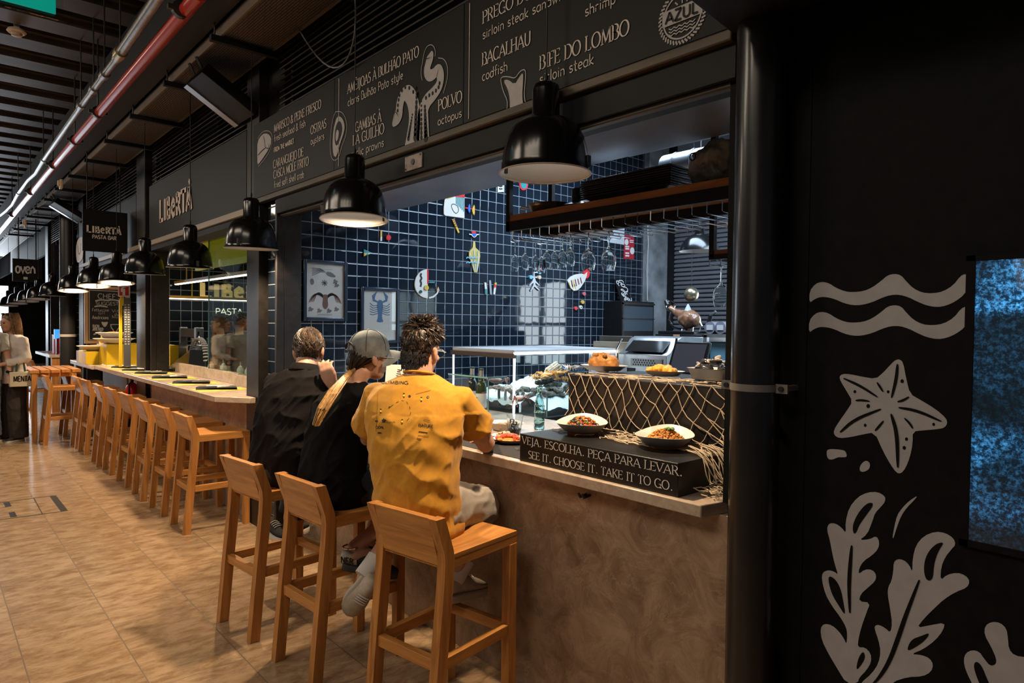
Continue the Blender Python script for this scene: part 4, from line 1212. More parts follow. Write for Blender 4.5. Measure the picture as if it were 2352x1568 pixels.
def head(mb, c, M, s=1.0):
    def E(p, r, rot=None, n=16, k=10): mb.ell(c + M @ (Vector(p) * s), tuple(q * s for q in r), M if rot is None else M @ rot, n, k)
    E((0, -.012, .035), (.076, .098, .095)); E((0, .022, -.03), (.064, .076, .085)); E((0, .052, -.085), (.040, .046, .034)); E((0, .03, -.07), (.054, .055, .045))
    E((0, .082, .028), (.050, .020, .022)); E((0, .102, -.018), (.014, .022, .018)); E((0, .096, .008), (.010, .014, .028)); E((0, .090, -.055), (.026, .014, .012))
    for q in (-1, 1):
        E((q * .034, .078, -.022), (.022, .020, .020))
        R_ = Matrix.Rotation(math.radians(18 * q), 3, 'Z')
        E((q * .078, -.008, -.012), (.011, .022, .034), R_); E((q * .083, -.018, -.004), (.008, .017, .028), R_); E((q * .077, .002, -.040), (.008, .011, .012), R_)


def eyes(parent, c, M, s=1.0):
    b = MB()
    for q in (-1, 1): b.ell(c + M @ (Vector((q * .031, .090, .006)) * s), .010 * s, n=10, k=6)
    b.build('eyes', mat('eye_dark', (.03, .025, .02), .2), parent)
    MB().tube([c + M @ (Vector((x, .102 - abs(x) * .3, -.056)) * s) for x in (-.02, -.01, 0, .01, .02)], [.003, .006, .007, .006, .003], 6).build('lips', mat('lips', (.38, .14, .12), .45), parent)


def hand(mb, w, M, curl=(25, 30, 35, 40), side=1, s=1.0, thumb=(.75, .6, -.35), spread=1.0):
    """wrist at w; M maps x across (thumb side +), y to the fingertips, z to the back of the hand"""
    def p(x, y, z): return w + M @ Vector((x * side * s, y * s, z * s))
    mb.tube([p(0, -.02, 0), p(0, .02, 0), p(.002, .055, 0), p(0, .09, 0)], [.024 * s, .030 * s, .040 * s, .036 * s], 10, flat=.5) if False else None
    for x in (-.028, -.010, .010, .028): mb.tube([p(x * .6, 0, 0), p(x, .05, 0), p(x, .088, 0)], [.014 * s, .014 * s, .0115 * s], 8)
    for x, L, c, r in ((.029, .070, curl[0], .0088), (.010, .080, curl[1], .0092), (-.010, .074, curl[2], .0088), (-.028, .058, curl[3], .0078)):
        pts = [(x, .085, 0)]; ang = math.radians(c * .6); y, z = .085, 0.0
        for k, fr_ in enumerate((.46, .30, .24)):
            y += L * fr_ * math.cos(ang); z -= L * fr_ * math.sin(ang); pts.append((x * (1 + .12 * spread * (k + 1)), y, z)); ang += math.radians(c)
        mb.tube([p(*q) for q in pts], [r * s, r * .96 * s, r * .9 * s, r * .72 * s], 8)
    t = Vector(thumb).normalized()
    a = Vector((.022, .022, -.006)); b = a + t * .042; d = b + (t + Vector((-.3, .5, -.1))).normalized() * .034
    e = d + (t + Vector((-.5, .8, -.15))).normalized() * .026
    mb.tube([p(*a), p(*b), p(*d), p(*e)], [.014 * s, .0115 * s, .010 * s, .0075 * s], 8)


def shoe(parent, heel, toe, up, upper, sole, w=.045, name='shoe', high=.085, lab=None):
    heel = Vector(heel); toe = Vector(toe); d = toe - heel; L = d.length; d.normalize()
    up = (Vector(up) - d * Vector(up).dot(d)).normalized(); sd = d.cross(up)
    U = []; S = []
    for t, ww, hh in ((0, .55, .62), (.04, .72, .85), (.14, .80, 1.0), (.28, .80, 1.0), (.42, .86, .82), (.58, .98, .62), (.74, 1.0, .50), (.88, .86, .40), (.97, .55, .30), (1.0, .25, .2)):
        c = heel + d * (L * t); W = w * ww; H = high * hh
        U.append([c + sd * (W * math.cos(a)) * (1 if math.sin(a) < .5 else .9) + up * (.02 + max(0, H * (math.sin(a) * .5 + .5))) for a in [2 * PI * j / 14 for j in range(14)]])
        W2 = W * 1.07 + .002
        S.append([c + sd * x + up * z for x, z in ((-W2, 0), (W2, 0), (W2, .026), (W2 * .9, .03), (-W2 * .9, .03), (-W2, .026))])
    o = MB().loft(U).build(name, upper, parent, smooth=60)
    if lab: o['label'] = lab
    MB().loft(S).build('sole', sole, o, smooth=50)
    lc = MB()
    for t in (.40, .46, .52, .58):
        c = heel + d * (L * t)
        lc.tube([c + sd * (w * x) + up * (.022 + high * (.84 - (t - .42) * 1.2) * (1 - .25 * x * x)) for x in (-.55, -.25, 0, .25, .55)], .003, 5)
    lc.build('laces', mat('lace_white', (.6, .58, .54), .7), o)
    return o


def fold(co, F, k=1.0):
    q = Vector((co.dot(F.R), co.dot(F.F), co.z))
    a = noise.noise(Vector((q.x * 7 + q.z * 5, q.y * 7, q.z * 7 - q.x * 4)) * 1.0)
    b = noise.noise(Vector((q.x * 16 - q.z * 9, q.y * 12 + 3, q.z * 5)) * 1.0 + Vector((5, 1, 2)))
    ra = (1 - abs(a)) ** 3; rb = (1 - abs(b)) ** 4
    return k * (.011 * (ra - .45) + .006 * (rb - .4))


def limb(mb, pts, rad, n=12):
    P = [Vector(p) for p in pts]; Q = []; R_ = []
    m = len(P)
    for i in range(m - 1):
        for t in np.linspace(0, 1, 5)[:-1]:
            p0, p1, p2, p3 = P[max(i - 1, 0)], P[i], P[i + 1], P[min(i + 2, m - 1)]
            Q.append(p1.lerp(p2, t) if m < 3 else 0.5 * ((2 * p1) + (p2 - p0) * t * .8 + (2 * p0 - 5 * p1 + 4 * p2 - p3) * t * t * .0 + (p2 - p1) * 2 * t - (p2 - p0) * .8 * t))
            R_.append(rad[i] + (rad[i + 1] - rad[i]) * t)
    Q.append(P[-1]); R_.append(rad[-1])
    mb.tube(Q, R_, n)


def torso(mb, G, rows, k=1.0, grow=0.0):
    sweep(mb, [(G(r, f, u), w * k + grow, db * k + grow, df * k + grow, G.R * math.cos(math.radians(tw)) + G.F * math.sin(math.radians(tw)) + G.U * tilt) for (u, f, w, db, df, r, tw, tilt) in rows], G.F)


def onto(bvh, cam_o, px, py, lift=.0015):
    d = Vector(pray(px, py)).normalized()
    h = bvh.ray_cast(cam_o, d)
    if h[0] is None: return None
    return h[0] + h[1] * (lift if h[1].dot(d) < 0 else -lift)


CAMO = Vector((0, 0, CH))

# ---- man in the mustard shirt on the nearest stool
Y = Fig((-2.447, 1.598, .765), 31)
ym = thing('person', 'person in a mustard yellow T-shirt with spiky dark hair on the nearest stool', 'person', (-2.447, 1.598, .765), group='guests seated at the seafood bar')
rowsY = [(.00, .01, .180, .105, .15, .01, -20, 0), (.06, .005, .192, .112, .16, .01, -20, 0), (.14, .0, .190, .120, .15, .005, -18, 0), (.26, .01, .185, .125, .14, 0, -8, 0), (.38, .03, .200, .128, .135, -.012, 0, 0), (.48, .065, .215, .128, .125, -.025, 2, 0),
         (.55, .09, .215, .115, .11, -.032, 2, 0), (.60, .105, .185, .095, .09, -.035, 2, 0), (.635, .115, .125, .075, .075, -.035, 2, 0), (.66, .12, .07, .06, .065, -.035, 2, 0)]
shR = Y(.165, .12, .55); shL = Y(-.235, .11, .555)
elR = PZ(1117, 1020, 1.10); wrR = Vector((-2.60, 2.14, 1.085)); elL = Y(-.35, .22, .34); wrL = Y(-.22, .48, .345)
hc = Y(-.045, .165, .765); hM = Y.M(-4, -8, 3)
b = MB()
torso(b, Y, rowsY, .93)
b.tube([Y(-.035, .11, .60), Y(-.035, .125, .67), Y(-.04, .14, .73)], [.068, .060, .062], 14)
head(b, hc, hM)
limb(b, [Y(.11, .12, .56), shR, elR, wrR], [.055, .052, .043, .028]); limb(b, [Y(-.18, .12, .56), shL, elL, wrL], [.055, .052, .042, .028])
hand(b, wrR, Matrix((Vector((.1, .5, 0)).normalized(), Vector((-.86, .3, 0)).normalized(), Vector((0, 0, 1)))).transposed(), side=-1)
hand(b, wrL, Y.M(-40), side=1)
knR = Y(.20, .40, .0); knL = Y(-.17, .40, -.03)
anR = Vector((-2.455, 1.845, .50)); anL = PY(842, 1312, 1.56)
limb(b, [Y(.10, .02, .06), knR, anR + Vector((.0, .01, .12)), anR], [.085, .062, .050, .036]); limb(b, [Y(-.10, .02, .06), knL, anL.lerp(knL, .35), anL], [.085, .060, .052, .038])
b.ell(anR + Vector((.0, .04, -.055)), (.03, .06, .025)); b.ell(anL + Vector((-.03, 0, -.05)), (.034, .034, .06))
melt(b, 'body', SKIN, .0075, 5, ym)
eyes(ym, hc, hM)
MUST = mat('mustard_cotton', (0.52, 0.24, 0.014), 0.85, var=.07, scale=60, sheen=.15)
b = MB()
rs = [(-.015, .012, .196, .110, .17, .012, -20, 0), (.03, .01, .200, .114, .175, .012, -20, 0)] + [(u, f, w * 1.04, db * 1.06, df, r, tw, ti) for (u, f, w, db, df, r, tw, ti) in rowsY[1:]]
torso(b, Y, rs, 1.0, .006)
sR = shR.lerp(elR, .66); sL = shL.lerp(elL, .74)
b.tube([Y(.10, .11, .55), shR, shR.lerp(elR, .4), sR], [.07, .074, .078, .086], 16); b.tube([Y(-.17, .11, .555), shL, shL.lerp(elL, .4), sL], [.07, .074, .078, .088], 16)
def yfold(co, n):
    a = fold(co, Y, 1.0)
    q = Vector(((co - Y.b).dot(Y.R), (co - Y.b).dot(Y.F), co.z - Y.b.z))
    # long folds that run from the right waist up to the left, and a twist near the right side
    d1 = q.z - .05 - (.12 - q.x) * .35
    low = max(0, 1 - max(0, q.z - .05) / .42)
    a += .0045 * low * math.sin(d1 * 62 + 2 * math.sin(q.x * 9)) * (1 if q.y < .1 else .3)
    dx = q.x - .13; dz = q.z - .27
    a += -.005 * math.exp(-(dx * dx * 500 + dz * dz * 260)) + .005 * math.exp(-((dx + .05) ** 2 * 900 + (dz - .05) ** 2 * 300))
    return a * (.35 if q.z > .5 else 1)
ys = melt(b, 'shirt', MUST, .0075, 4, ym, yfold)
cl = MB()
cl.tube([Y(-.036 + .068 * math.cos(q), .125 + .068 * math.sin(q), .668 - .012 * math.sin(q)) for q in [2 * PI * j / 24 for j in range(24)]], .006, 8, closed=True, cap=False)
cl.build('collar', MUST, ys)
bv = BVHTree.FromPolygons([v.co for v in ys.data.vertices], [p.vertices for p in ys.data.polygons])
INK = mat('shirt_ink', (.035, .022, .012), .8); INKB = mat('shirt_ink_faint', (.26, .10, .02), .85); INKY = mat('shirt_ink_yellow', (.80, .55, .02), .8); INKW = mat('shirt_ink_white', (.75, .70, .60), .8)
def shirt_print(mb, pts, w):                # a stroke of ink following the cloth
    P = []
    for i in range(len(pts) - 1):
        L = math.hypot(pts[i + 1][0] - pts[i][0], pts[i + 1][1] - pts[i][1]); k = max(1, int(L / 3))
        P += [(pts[i][0] + (pts[i + 1][0] - pts[i][0]) * t / k, pts[i][1] + (pts[i + 1][1] - pts[i][1]) * t / k) for t in range(k)]
    P.append(pts[-1])
    for (a, b_), (c, d) in zip(P[:-1], P[1:]):
        l = math.hypot(c - a, d - b_) or 1; nx, ny = -(d - b_) / l * w / 2, (c - a) / l * w / 2
        q = [onto(bv, CAMO, x, y) for x, y in ((a + nx, b_ + ny), (c + nx, d + ny), (c - nx, d - ny), (a - nx, b_ - ny))]
        if None in q or max((q[0] - z).length for z in q[1:]) > .05: continue
        mb.add(q, [(0, 1, 2, 3)])
class PF:                                   # lettering caught as plain strokes
    def __init__(s): s.st = []
    def ribbon(s, pts, w, fr, th=0): s.st.append((pts, w if not isinstance(w, list) else sum(w) / len(w)))
def shirt_text(mb, t, x, y, h, w, style='sans', slope=0.0):
    p = PF(); text(p, t, None, 0, 0, h, style, width=w)
    for pts, ww in p.st: shirt_print(mb, [(x + a, y - b_ + a * slope) for a, b_ in pts], ww)
ink = MB(); fnt = MB(); yel = MB(); wht = MB()
shirt_text(ink, 'CLIMBING', 876, 881, 7, 62, 'bold', .03)
shirt_text(ink, 'GOAL', 864, 984, 6, 18, 'bold', .0); shirt_text(ink, 'NATURE', 962, 979, 7, 33, 'bold', .12)
shirt_text(ink, 'Lunch', 888, 971, 5, 20, 'sans', .03)
def blob(mb, x, y, rx, ry):
    q = [onto(bv, CAMO, x + rx * math.cos(a), y + ry * math.sin(a)) for a in [2 * PI * i / 10 for i in range(10)]]
    if None not in q: mb.add(q, [tuple(range(10))])
for k in range(5):
    a = PI / 2 + k * 4 * PI / 5; c = a + 4 * PI / 5
    shirt_print(ink, [(882 + 5 * math.cos(a), 966 - 5 * math.sin(a)), (882 + 5 * math.cos(c), 966 - 5 * math.sin(c))], 2.0)
for x, y in ((928, 908), (968, 917), (924, 968), (875, 944)): blob(yel, x, y, 2.6, 2.4); blob(ink, x, y + 4, 1.8, 1.6); blob(ink, x, y - 4, 2.2, 1.6)
for x, y in ((941, 910), (983, 912)): blob(ink, x, y, 3, 3); blob(wht, x, y, 1.3, 1.3)
blob(ink, 895, 935, 2, 2); blob(ink, 872, 994, 5, 2); blob(ink, 865, 967, 3, 2.5)
tr_ = [(897, 934), (910, 925), (922, 919), (934, 922), (941, 933), (944, 946), (940, 960), (930, 972)]
for i in range(len(tr_) - 1): shirt_print(ink, [tr_[i], ((tr_[i][0] + tr_[i + 1][0]) / 2, (tr_[i][1] + tr_[i + 1][1]) / 2)], .9)
shirt_print(fnt, [(973, 963), (988, 966)], 1.4); shirt_print(ink, [(962, 991), (982, 994)], 2.2); shirt_print(fnt, [(960, 1000), (985, 1002)], 1.4); shirt_print(fnt, [(958, 1006), (968, 1008)], 3)
shirt_print(fnt, [(868, 905), (866, 950), (864, 990)], .6); shirt_print(fnt, [(955, 905), (990, 896)], .8)
for m_, q in ((ink, INK), (fnt, INKB), (yel, INKY), (wht, INKW)): m_.build('print', q, ys, smooth=0)
SHORT = mat('stone_shorts', (.30, .27, .245), .85, var=.08, scale=50)
b = MB()
b.tube([Y(.09, -.02, .06), Y(.12, .15, .06), Y(.205, .34, .03)], [.125, .118, .105], 16); b.tube([Y(-.06, -.0, .05), Y(-.10, .15, .05), Y(-.15, .34, .0)], [.105, .108, .095], 16)
b.ell(Y(.01, 0, .05), (.155, .11, .09), Y.M())
melt(b, 'shorts', SHORT, .009, 4, ym, lambda co, n: fold(co, Y, 1.0))
HAIRD = mat('hair_dark_brown', (.020, .012, .008), .42, var=.5, scale=60, stretch=(1, 1, .2)); HAIRL = mat('hair_brown_light', (.075, .042, .026), .42, var=.5, scale=60)


def hairdo(parent, c, M, mats, n, dirf, length, zmin=-.02, size=(.081, .103, .102), shift=(0, -.012, .035), seed=1, thick=.0034, base=True, low=-28, flow=False, ears=True):
    """a close cap of hair and n tapering locks; dirf gives each lock's lean"""
    rnd = random.Random(seed)
    off = Vector(shift)
    mbs = [MB() for _ in mats]
    if base:
        b = MB(); rings = []
        for i in range(13):
            a = math.radians(low + (90 - low) * i / 12)
            ring = []
            for j in range(26):
                t = 2 * PI * j / 26
                back = max(0, -math.sin(t)); aa = a if back > .2 else max(a, math.radians(12 if abs(math.cos(t)) < .9 else 0))
                ring.append(c + M @ (off + Vector((size[0] * math.cos(aa) * math.cos(t), size[1] * math.cos(aa) * math.sin(t), size[2] * math.sin(aa)))))
            rings.append(ring)
        b.loft(rings, cap=True); b.build('hair_cap', mats[0], parent, smooth=80)
    k = 0
    while k < n:
        v = Vector((rnd.gauss(0, 1), rnd.gauss(0, 1), rnd.gauss(0, 1))).normalized()
        if v.z < zmin and not (v.y < -.15 and v.z > zmin - .45): continue
        if v.y > .45 and v.z < .45: continue
        if ears and abs(v.x) > .72 and v.z < .12 and v.y > -.42: continue
        k += 1
        L = length(v, rnd); w = thick * rnd.uniform(.7, 1.3); pts = []; q = v.copy()
        lay = rnd.uniform(.97, 1.07)
        ph = noise.noise(v * 3.1) * 4 + rnd.uniform(-.5, .5)
        for i in range(5):
            t = i / 4
            if flow:
                d = dirf(q, rnd, ph, t); d = (d - q * d.dot(q))
                pts.append(off + Vector((size[0] * q.x, size[1] * q.y, size[2] * q.z)) * (lay + .05 * math.sin(PI * t)))
                q = (q + d * (L / .1 / 4)).normalized()
            else:
                d = dirf(v, rnd, ph, t).normalized()
                pts.append((off + Vector((size[0] * v.x, size[1] * v.y, size[2] * v.z)) * .97) if i == 0 else pts[-1] + d * (L / 4))
        b = mbs[0 if noise.noise(v * 5 + Vector((seed, 0, 0))) + rnd.uniform(-.35, .35) < .12 else -1]
        b.tube([c + M @ p for p in pts], [w, w, w * .9, w * .7, w * .15], 4)
    for b, m_ in zip(mbs, mats):
        if b.v: b.build('hair', m_, parent, smooth=80)


def spiky(v, r, ph, t):
    up = max(0, v.z)
    cl = Vector((noise.noise(v * 6 + Vector((9, 0, 0))), noise.noise(v * 6), noise.noise(v * 6 + Vector((0, 4, 0))) * .4))
    return v * (.35 + .2 * up) + cl * 1.3 + Vector((r.uniform(-.3, .3), r.uniform(-.1, .5), .30 * up - 1.0 * (1 - up))) + Vector((0, .5 * t, -.5 * t))
hairdo(ym, hc, hM, [HAIRD, HAIRL], 3600, spiky, lambda v, r: (.040 * max(0, v.z) ** .8 + .014) * r.uniform(.6, 1.25), zmin=-.42, seed=2, thick=.0026, low=-58)
nb = MB()
rn = random.Random(8)
for k in range(700):                        # short nape hair
    t = rn.uniform(PI * 1.12, PI * 1.88); z = rn.uniform(-.085, -.01); w_ = .066 + .012 * (z + .085) / .075
    p = hc + hM @ Vector((w_ * math.cos(t), -.012 + (w_ + .016) * math.sin(t) * (1 if z > -.05 else .93), z)); n_ = hM @ Vector((math.cos(t) * .25, math.sin(t) * .25, -1))
    nb.tube([p, p + n_ * .008, p + n_ * .015], [.0024, .002, .0006], 4)
nb.build('hair_nape', HAIRD, ym, smooth=80)
gl = MB()
for q in (-1, 1):
    gl.tube([hc + hM @ Vector((q * .083, -.01, .008)), hc + hM @ Vector((q * .080, .05, .012)), hc + hM @ Vector((q * .068, .112, .012))], .0025, 6)
    gl.tube([hc + hM @ Vector((q * .036 + .027 * math.cos(t), .116 - .006 * abs(math.cos(t)), .004 + .02 * math.sin(t))) for t in [2 * PI * j / 16 for j in range(16)]], .0018, 5, closed=True, cap=False)
gl.tube([hc + hM @ Vector((x, .12, .006)) for x in (-.01, 0, .01)], .002, 5)
gl.build('glasses', mat('clear_frame', (.55, .60, .62), .15, metal=.3), ym)
TRAIN = mat('cream_trainer', (.42, .36, .29), .7, var=.12, scale=40); SOLE = mat('sole_pale', (.46, .42, .36), .6); SOCK = mat('sock_white', (.66, .64, .62), .85)
shoe(ym, anR + Vector((.005, -.07, -.105)), anR + Vector((-.03, .185, -.13)), (0, 0, 1), TRAIN, SOLE, w=.052, high=.115)
shoe(ym, anL + Vector((.02, .03, .0)), anL + Vector((-.045, -.075, -.185)), (.62, -.6, -.35), TRAIN, SOLE, w=.05, high=.105)
for a, k in ((anR, knR), (anL, knL)):
    d = (k - a).normalized()
    MB().tube([a - d * .03, a + d * .03, a + d * .075], [.043, .046, .050], 14).build('sock', SOCK, ym)

# ---- woman in the grey cap
W = Fig((-3.095, 1.545, .765), 4)
wm = thing('person', 'person in a grey baseball cap and black T-shirt with long blond-tipped ponytail', 'person', (-3.095, 1.545, .765), group='guests seated at the seafood bar')
rowsW = [(.01, .0, .185, .118, .15, 0, 0, 0), (.07, .0, .19, .118, .15, 0, 0, 0), (.16, -.005, .172, .118, .13, 0, 0, 0), (.28, .02, .165, .118, .12, 0, 0, 0), (.38, .045, .175, .12, .125, 0, 0, 0), (.46, .07, .18, .115, .12, 0, 0, 0),
         (.52, .09, .165, .095, .095, 0, 0, 0), (.56, .10, .11, .07, .07, 0, 0, 0), (.585, .105, .06, .055, .055, 0, 0, 0)]
wR = W(.175, .10, .485); wL = W(-.175, .10, .485)
weR = W(.20, .33, .32); wwR = W(.05, .52, .335); weL = W(-.22, .33, .32); wwL = W(-.06, .52, .335)
wc = W(.015, .20, .715); wMh = W.M(-6, -8, 0)
b = MB()
torso(b, W, rowsW, .93)
b.tube([W(0, .10, .53), W(.005, .13, .60), W(.01, .165, .65)], [.055, .050, .052], 14)
head(b, wc, wMh, .96)
limb(b, [W(.13, .10, .49), wR, weR, wwR], [.05, .045, .037, .025]); limb(b, [W(-.13, .10, .49), wL, weL, wwL], [.05, .045, .037, .025])
hand(b, wwR, W.M(30), side=-1, s=.9); hand(b, wwL, W.M(-30), side=1, s=.9)
wk = Vector((-2.90, 1.93, .745)); wa = PY(806, 1262, 1.56)
wk2 = Vector((-3.2, 1.93, .745)); wa2 = Vector((-3.2, 1.80, .46))
limb(b, [W(.09, .02, .06), wk, wk.lerp(wa, .35), wa], [.085, .060, .050, .034]); limb(b, [W(-.09, .02, .06), wk2, wk2.lerp(wa2, .35), wa2], [.085, .060, .050, .034])
b.ell(wa + Vector((.02, .05, -.03)), (.03, .07, .03)); b.ell(wa2 + Vector((0, .05, -.03)), (.03, .07, .03))
melt(b, 'body', SKIN2, .0075, 5, wm)
eyes(wm, wc, wMh, .96)
BTEE = mat('black_cotton', (.0045, .0044, .0046), .9, var=.2, scale=60, spec=.12)
b = MB()
torso(b, W, [(.0, .0, .195, .135, .16, 0, 0, 0)] + [(u, f, w * 1.06, db * 1.10, df, r, tw, ti) for (u, f, w, db, df, r, tw, ti) in rowsW], 1.0, .009)
b.tube([W(.11, .10, .50), wR, wR.lerp(weR, .5), wR.lerp(weR, .95)], [.062, .068, .076, .085], 14); b.tube([W(-.11, .10, .50), wL, wL.lerp(weL, .5), wL.lerp(weL, .95)], [.062, .068, .076, .085], 14)
melt(b, 'shirt', BTEE, .008, 4, wm, lambda co, n: fold(co, W, 1.3))
b = MB()
b.tube([W(.09, -.02, .06), W(.11, .15, .06), W(.15, .34, .02)], [.115, .108, .09], 14); b.tube([W(-.09, -.02, .06), W(-.11, .15, .06), W(-.14, .34, .02)], [.115, .108, .09], 14); b.ell(W(0, 0, .05), (.165, .14, .09), W.M())
melt(b, 'shorts', mat('black_shorts', (.010, .010, .011), .9), .010, 4, wm)
HAIRK = mat('hair_black_brown', (.014, .009, .007), .4, var=.4, scale=60); BLOND = mat('hair_blond', (.48, .27, .085), .45, var=.45, scale=70, stretch=(1, 1, .12))
b = MB()
rings = []
for i in range(9):
    a = math.radians(-38 + 100 * i / 8); ring = []
    for j in range(24):
        t = 2 * PI * j / 24; st = math.sin(t)
        aa = a if st < -.25 else max(a, math.radians(-14 if st < .25 else 22))
        ring.append(wc + wMh @ Vector((.079 * math.cos(aa) * math.cos(t), -.014 + .100 * math.cos(aa) * math.sin(t), .030 + .098 * math.sin(aa))))
    rings.append(ring)
b.loft(rings)
b.build('hair', HAIRK, wm, smooth=80)
rnd = random.Random(5)
b = MB()
for k in range(120):
    t = rnd.uniform(PI * 1.05, PI * 1.95) if k < 90 else rnd.choice((rnd.uniform(-.1, .25), PI - rnd.uniform(-.1, .25)))
    p0 = Vector((.080 * math.cos(t), -.014 + .101 * math.sin(t), rnd.uniform(-.01, .03))); p2 = Vector((rnd.uniform(-.010, .018), -.086 + rnd.uniform(-.01, .01), -.075 + rnd.uniform(-.012, .012)))
    m1 = (p0 + p2) / 2; m1 = Vector((m1.x * 1.12, m1.y * 1.10 if m1.y < 0 else m1.y, m1.z - .004))
    b.tube([wc + wMh @ q for q in (p0, p0.lerp(m1, .6) * 1.02, m1, p2)], [.005, .005, .0045, .004], 5)
b.build('hair_gathered', HAIRK, wm, smooth=80)
knot = wc + wMh @ Vector((.004, -.094, -.080))
cam_r = Vector((.66, .75, 0))
sc = MB()
for k in range(26):
    a = 2 * PI * k / 26
    q = knot + Vector((math.cos(a) * .020, math.sin(a * 2) * .010, math.sin(a) * .022))
    sc.ell(q, .0085 * rnd.uniform(.8, 1.2), n=7, k=5)
sc.build('hair_tie', mat('hair_tie', (.22, .14, .07), .4, metal=.2, var=.5, scale=90), wm)
pt = [knot, PY(780, 884, 1.52), PY(754, 914, 1.43), PY(733, 955, 1.39), PY(719, 994, 1.375)]
b = MB(); b2 = MB()
for k in range(150):
    a = rnd.uniform(0, 2 * PI); r = math.sqrt(rnd.random()); ph = rnd.uniform(0, 6)
    P = []
    for i, (q, w) in enumerate(zip(pt, (.008, .027, .034, .028, .010))):
        P.append(q + cam_r * (math.cos(a) * r * w + .003 * math.sin(i + ph)) + Vector((0, 0, 1)) * (math.sin(a) * r * w * .5) + Vector((-.75, .66, 0)) * math.sin(a) * r * w * .8)
    P = [Vector(q) for q in bez(P, 8)] if k % 3 else [P[0]] + [p.lerp(q, .5) for p, q in zip(P[:-1], P[1:])] + [P[-1]]
    n_ = len(P); cut = rnd.uniform(.75, 1.0)
    (b if k % 4 else b2).tube(P[:max(3, int(n_ * cut))], [.0042 * (1 - .6 * i / n_) for i in range(max(3, int(n_ * cut)))], 5)
b.build('ponytail', BLOND, wm, smooth=80); b2.build('ponytail', mat('hair_honey', (.26, .125, .04), .45, var=.4, scale=70), wm, smooth=80)
CAPM = mat('washed_grey_canvas', (.17, .19, .20), .9, var=.38, scale=16, bump=.15, bscale=220)
cap = MB(); rings = []
cc = wc + wMh @ Vector((0, -.010, .040)); cM = W.M(-6, 1, 0)
for i in range(13):
    a = math.radians(-22 + 111 * i / 12)
    rings.append([cc + cM @ Vector((.091 * math.cos(a) ** .8 * math.cos(t), (.112 if math.sin(t) > 0 else .110) * math.cos(a) ** .8 * math.sin(t), .100 * math.sin(a) + (.006 * math.sin(t) if i < 3 else 0))) for t in [2 * PI * j / 36 for j in range(36)]])
rings = [[cc + (q - cc) * .96 for q in rings[0]]] + rings
cap.loft(rings, cap=False)
co_ = cap.build('cap', CAPM, wm, smooth=80, lab='washed grey canvas cap')
bm_ = MB(); R1 = []; R2 = []
for k in range(17):
    t = math.radians(20 + 140 * k / 16)
    x = .088 * math.cos(t); y0 = .108 * math.sin(t) - .004
    ext = .085 * math.sin(math.radians(180 * k / 16)) ** .6
    z0 = -.006 - .9 * x * x / .1; z1 = z0 - .012 - .1 * abs(x)
    R1.append((Vector((x, y0, z0)), Vector((x * 1.02, y0 + ext * .55, (z0 + z1) / 2 + .003)), Vector((x * .98, y0 + ext, z1))))
vs = []
for a3 in R1: vs += [cc + cM @ q for q in a3]
for a3 in R1: vs += [cc + cM @ (q + Vector((0, 0, -.004))) for q in a3]
fs = []; N_ = len(R1) * 3
for k in range(16):
    for i in range(2):
        a = k * 3 + i
        fs += [(a, a + 3, a + 4, a + 1), (N_ + a, N_ + a + 1, N_ + a + 4, N_ + a + 3)]
    fs += [(k * 3 + 2, k * 3 + 5, N_ + k * 3 + 5, N_ + k * 3 + 2)]
bm_.add(vs, fs).build('brim', CAPM, co_, smooth=60)
MB().ell(cc + cM @ Vector((0, 0, .101)), (.009, .009, .005), n=12, k=6).build('button', mat('cap_button', (.30, .30, .29), .8), co_)
sm_ = MB()
for t in [2 * PI * j / 6 + PI / 2 for j in range(6)]:
    sm_.tube([cc + cM @ Vector((.0915 * math.cos(a) ** .8 * math.cos(t), .1125 * math.cos(a) ** .8 * math.sin(t), .1005 * math.sin(a))) for a in [math.radians(-4 + 92 * i / 10) for i in range(11)]], .0016, 5)
sm_.build('seam', mat('cap_seam', (.06, .065, .07), .9), co_)
MB().tube([cc + cM @ Vector((.045 * math.cos(t), -.112 + .006 * math.cos(t) ** 2, .004 + .034 * math.sin(t))) for t in [PI * j / 10 for j in range(11)]], .005, 6).tube([cc + cM @ Vector((x, -.108 + .4 * x * x, -.008)) for x in (-.05, -.025, 0, .025, .05)], .008, 6, flat=.4).build('strap', mat('cap_strap', (.015, .015, .016), .8), co_)
gl = MB()
for q in (-1, 1):
    gl.tube([wc + wMh @ Vector((q * .08, -.0, .008)), wc + wMh @ Vector((q * .066, .105, .010))], .002, 6)
    gl.tube([wc + wMh @ Vector((q * .034 + .027 * math.cos(t), .110 - .006 * abs(math.cos(t)), .002 + .022 * math.sin(t))) for t in [2 * PI * j / 16 for j in range(16)]], .0018, 5, closed=True, cap=False)
gl.build('glasses', MATS['clear_frame'], wm)
GSH = mat('grey_white_shoe', (.40, .37, .33), .7, var=.1, scale=40); DSH = mat('black_shoe', (.010, .010, .011), .7)
hz = PY(787, 1303, 1.535); tz = PY(948, 1332, 1.80)
tz = hz + (tz - hz).normalized() * .27
s_ = shoe(wm, hz, tz, (0, 0, 1), DSH, mat('dark_sole', (.03, .028, .026), .7), high=.075)
d_ = (tz - hz).normalized(); sd_ = d_.cross(Vector((0, 0, 1)))
hb = MB().loft([[hz + d_ * t + sd_ * (w * math.cos(a)) + Vector((0, 0, .02 + h * (math.sin(a) * .5 + .5))) for a in [2 * PI * j / 14 for j in range(14)]] for t, w, h in ((-.006, .02, .055), (.0, .034, .066), (.035, .0375, .080), (.075, .038, .078))])
hb.build('heel_counter', GSH, s_, smooth=60)
tt = MB(); text(tt, 'NER', (hz + sd_ * .0405 + d_ * .0 + Vector((0, 0, .040)), d_, Vector((0, 0, 1)), sd_), 0, 0, .028, 'fat', width=.06)
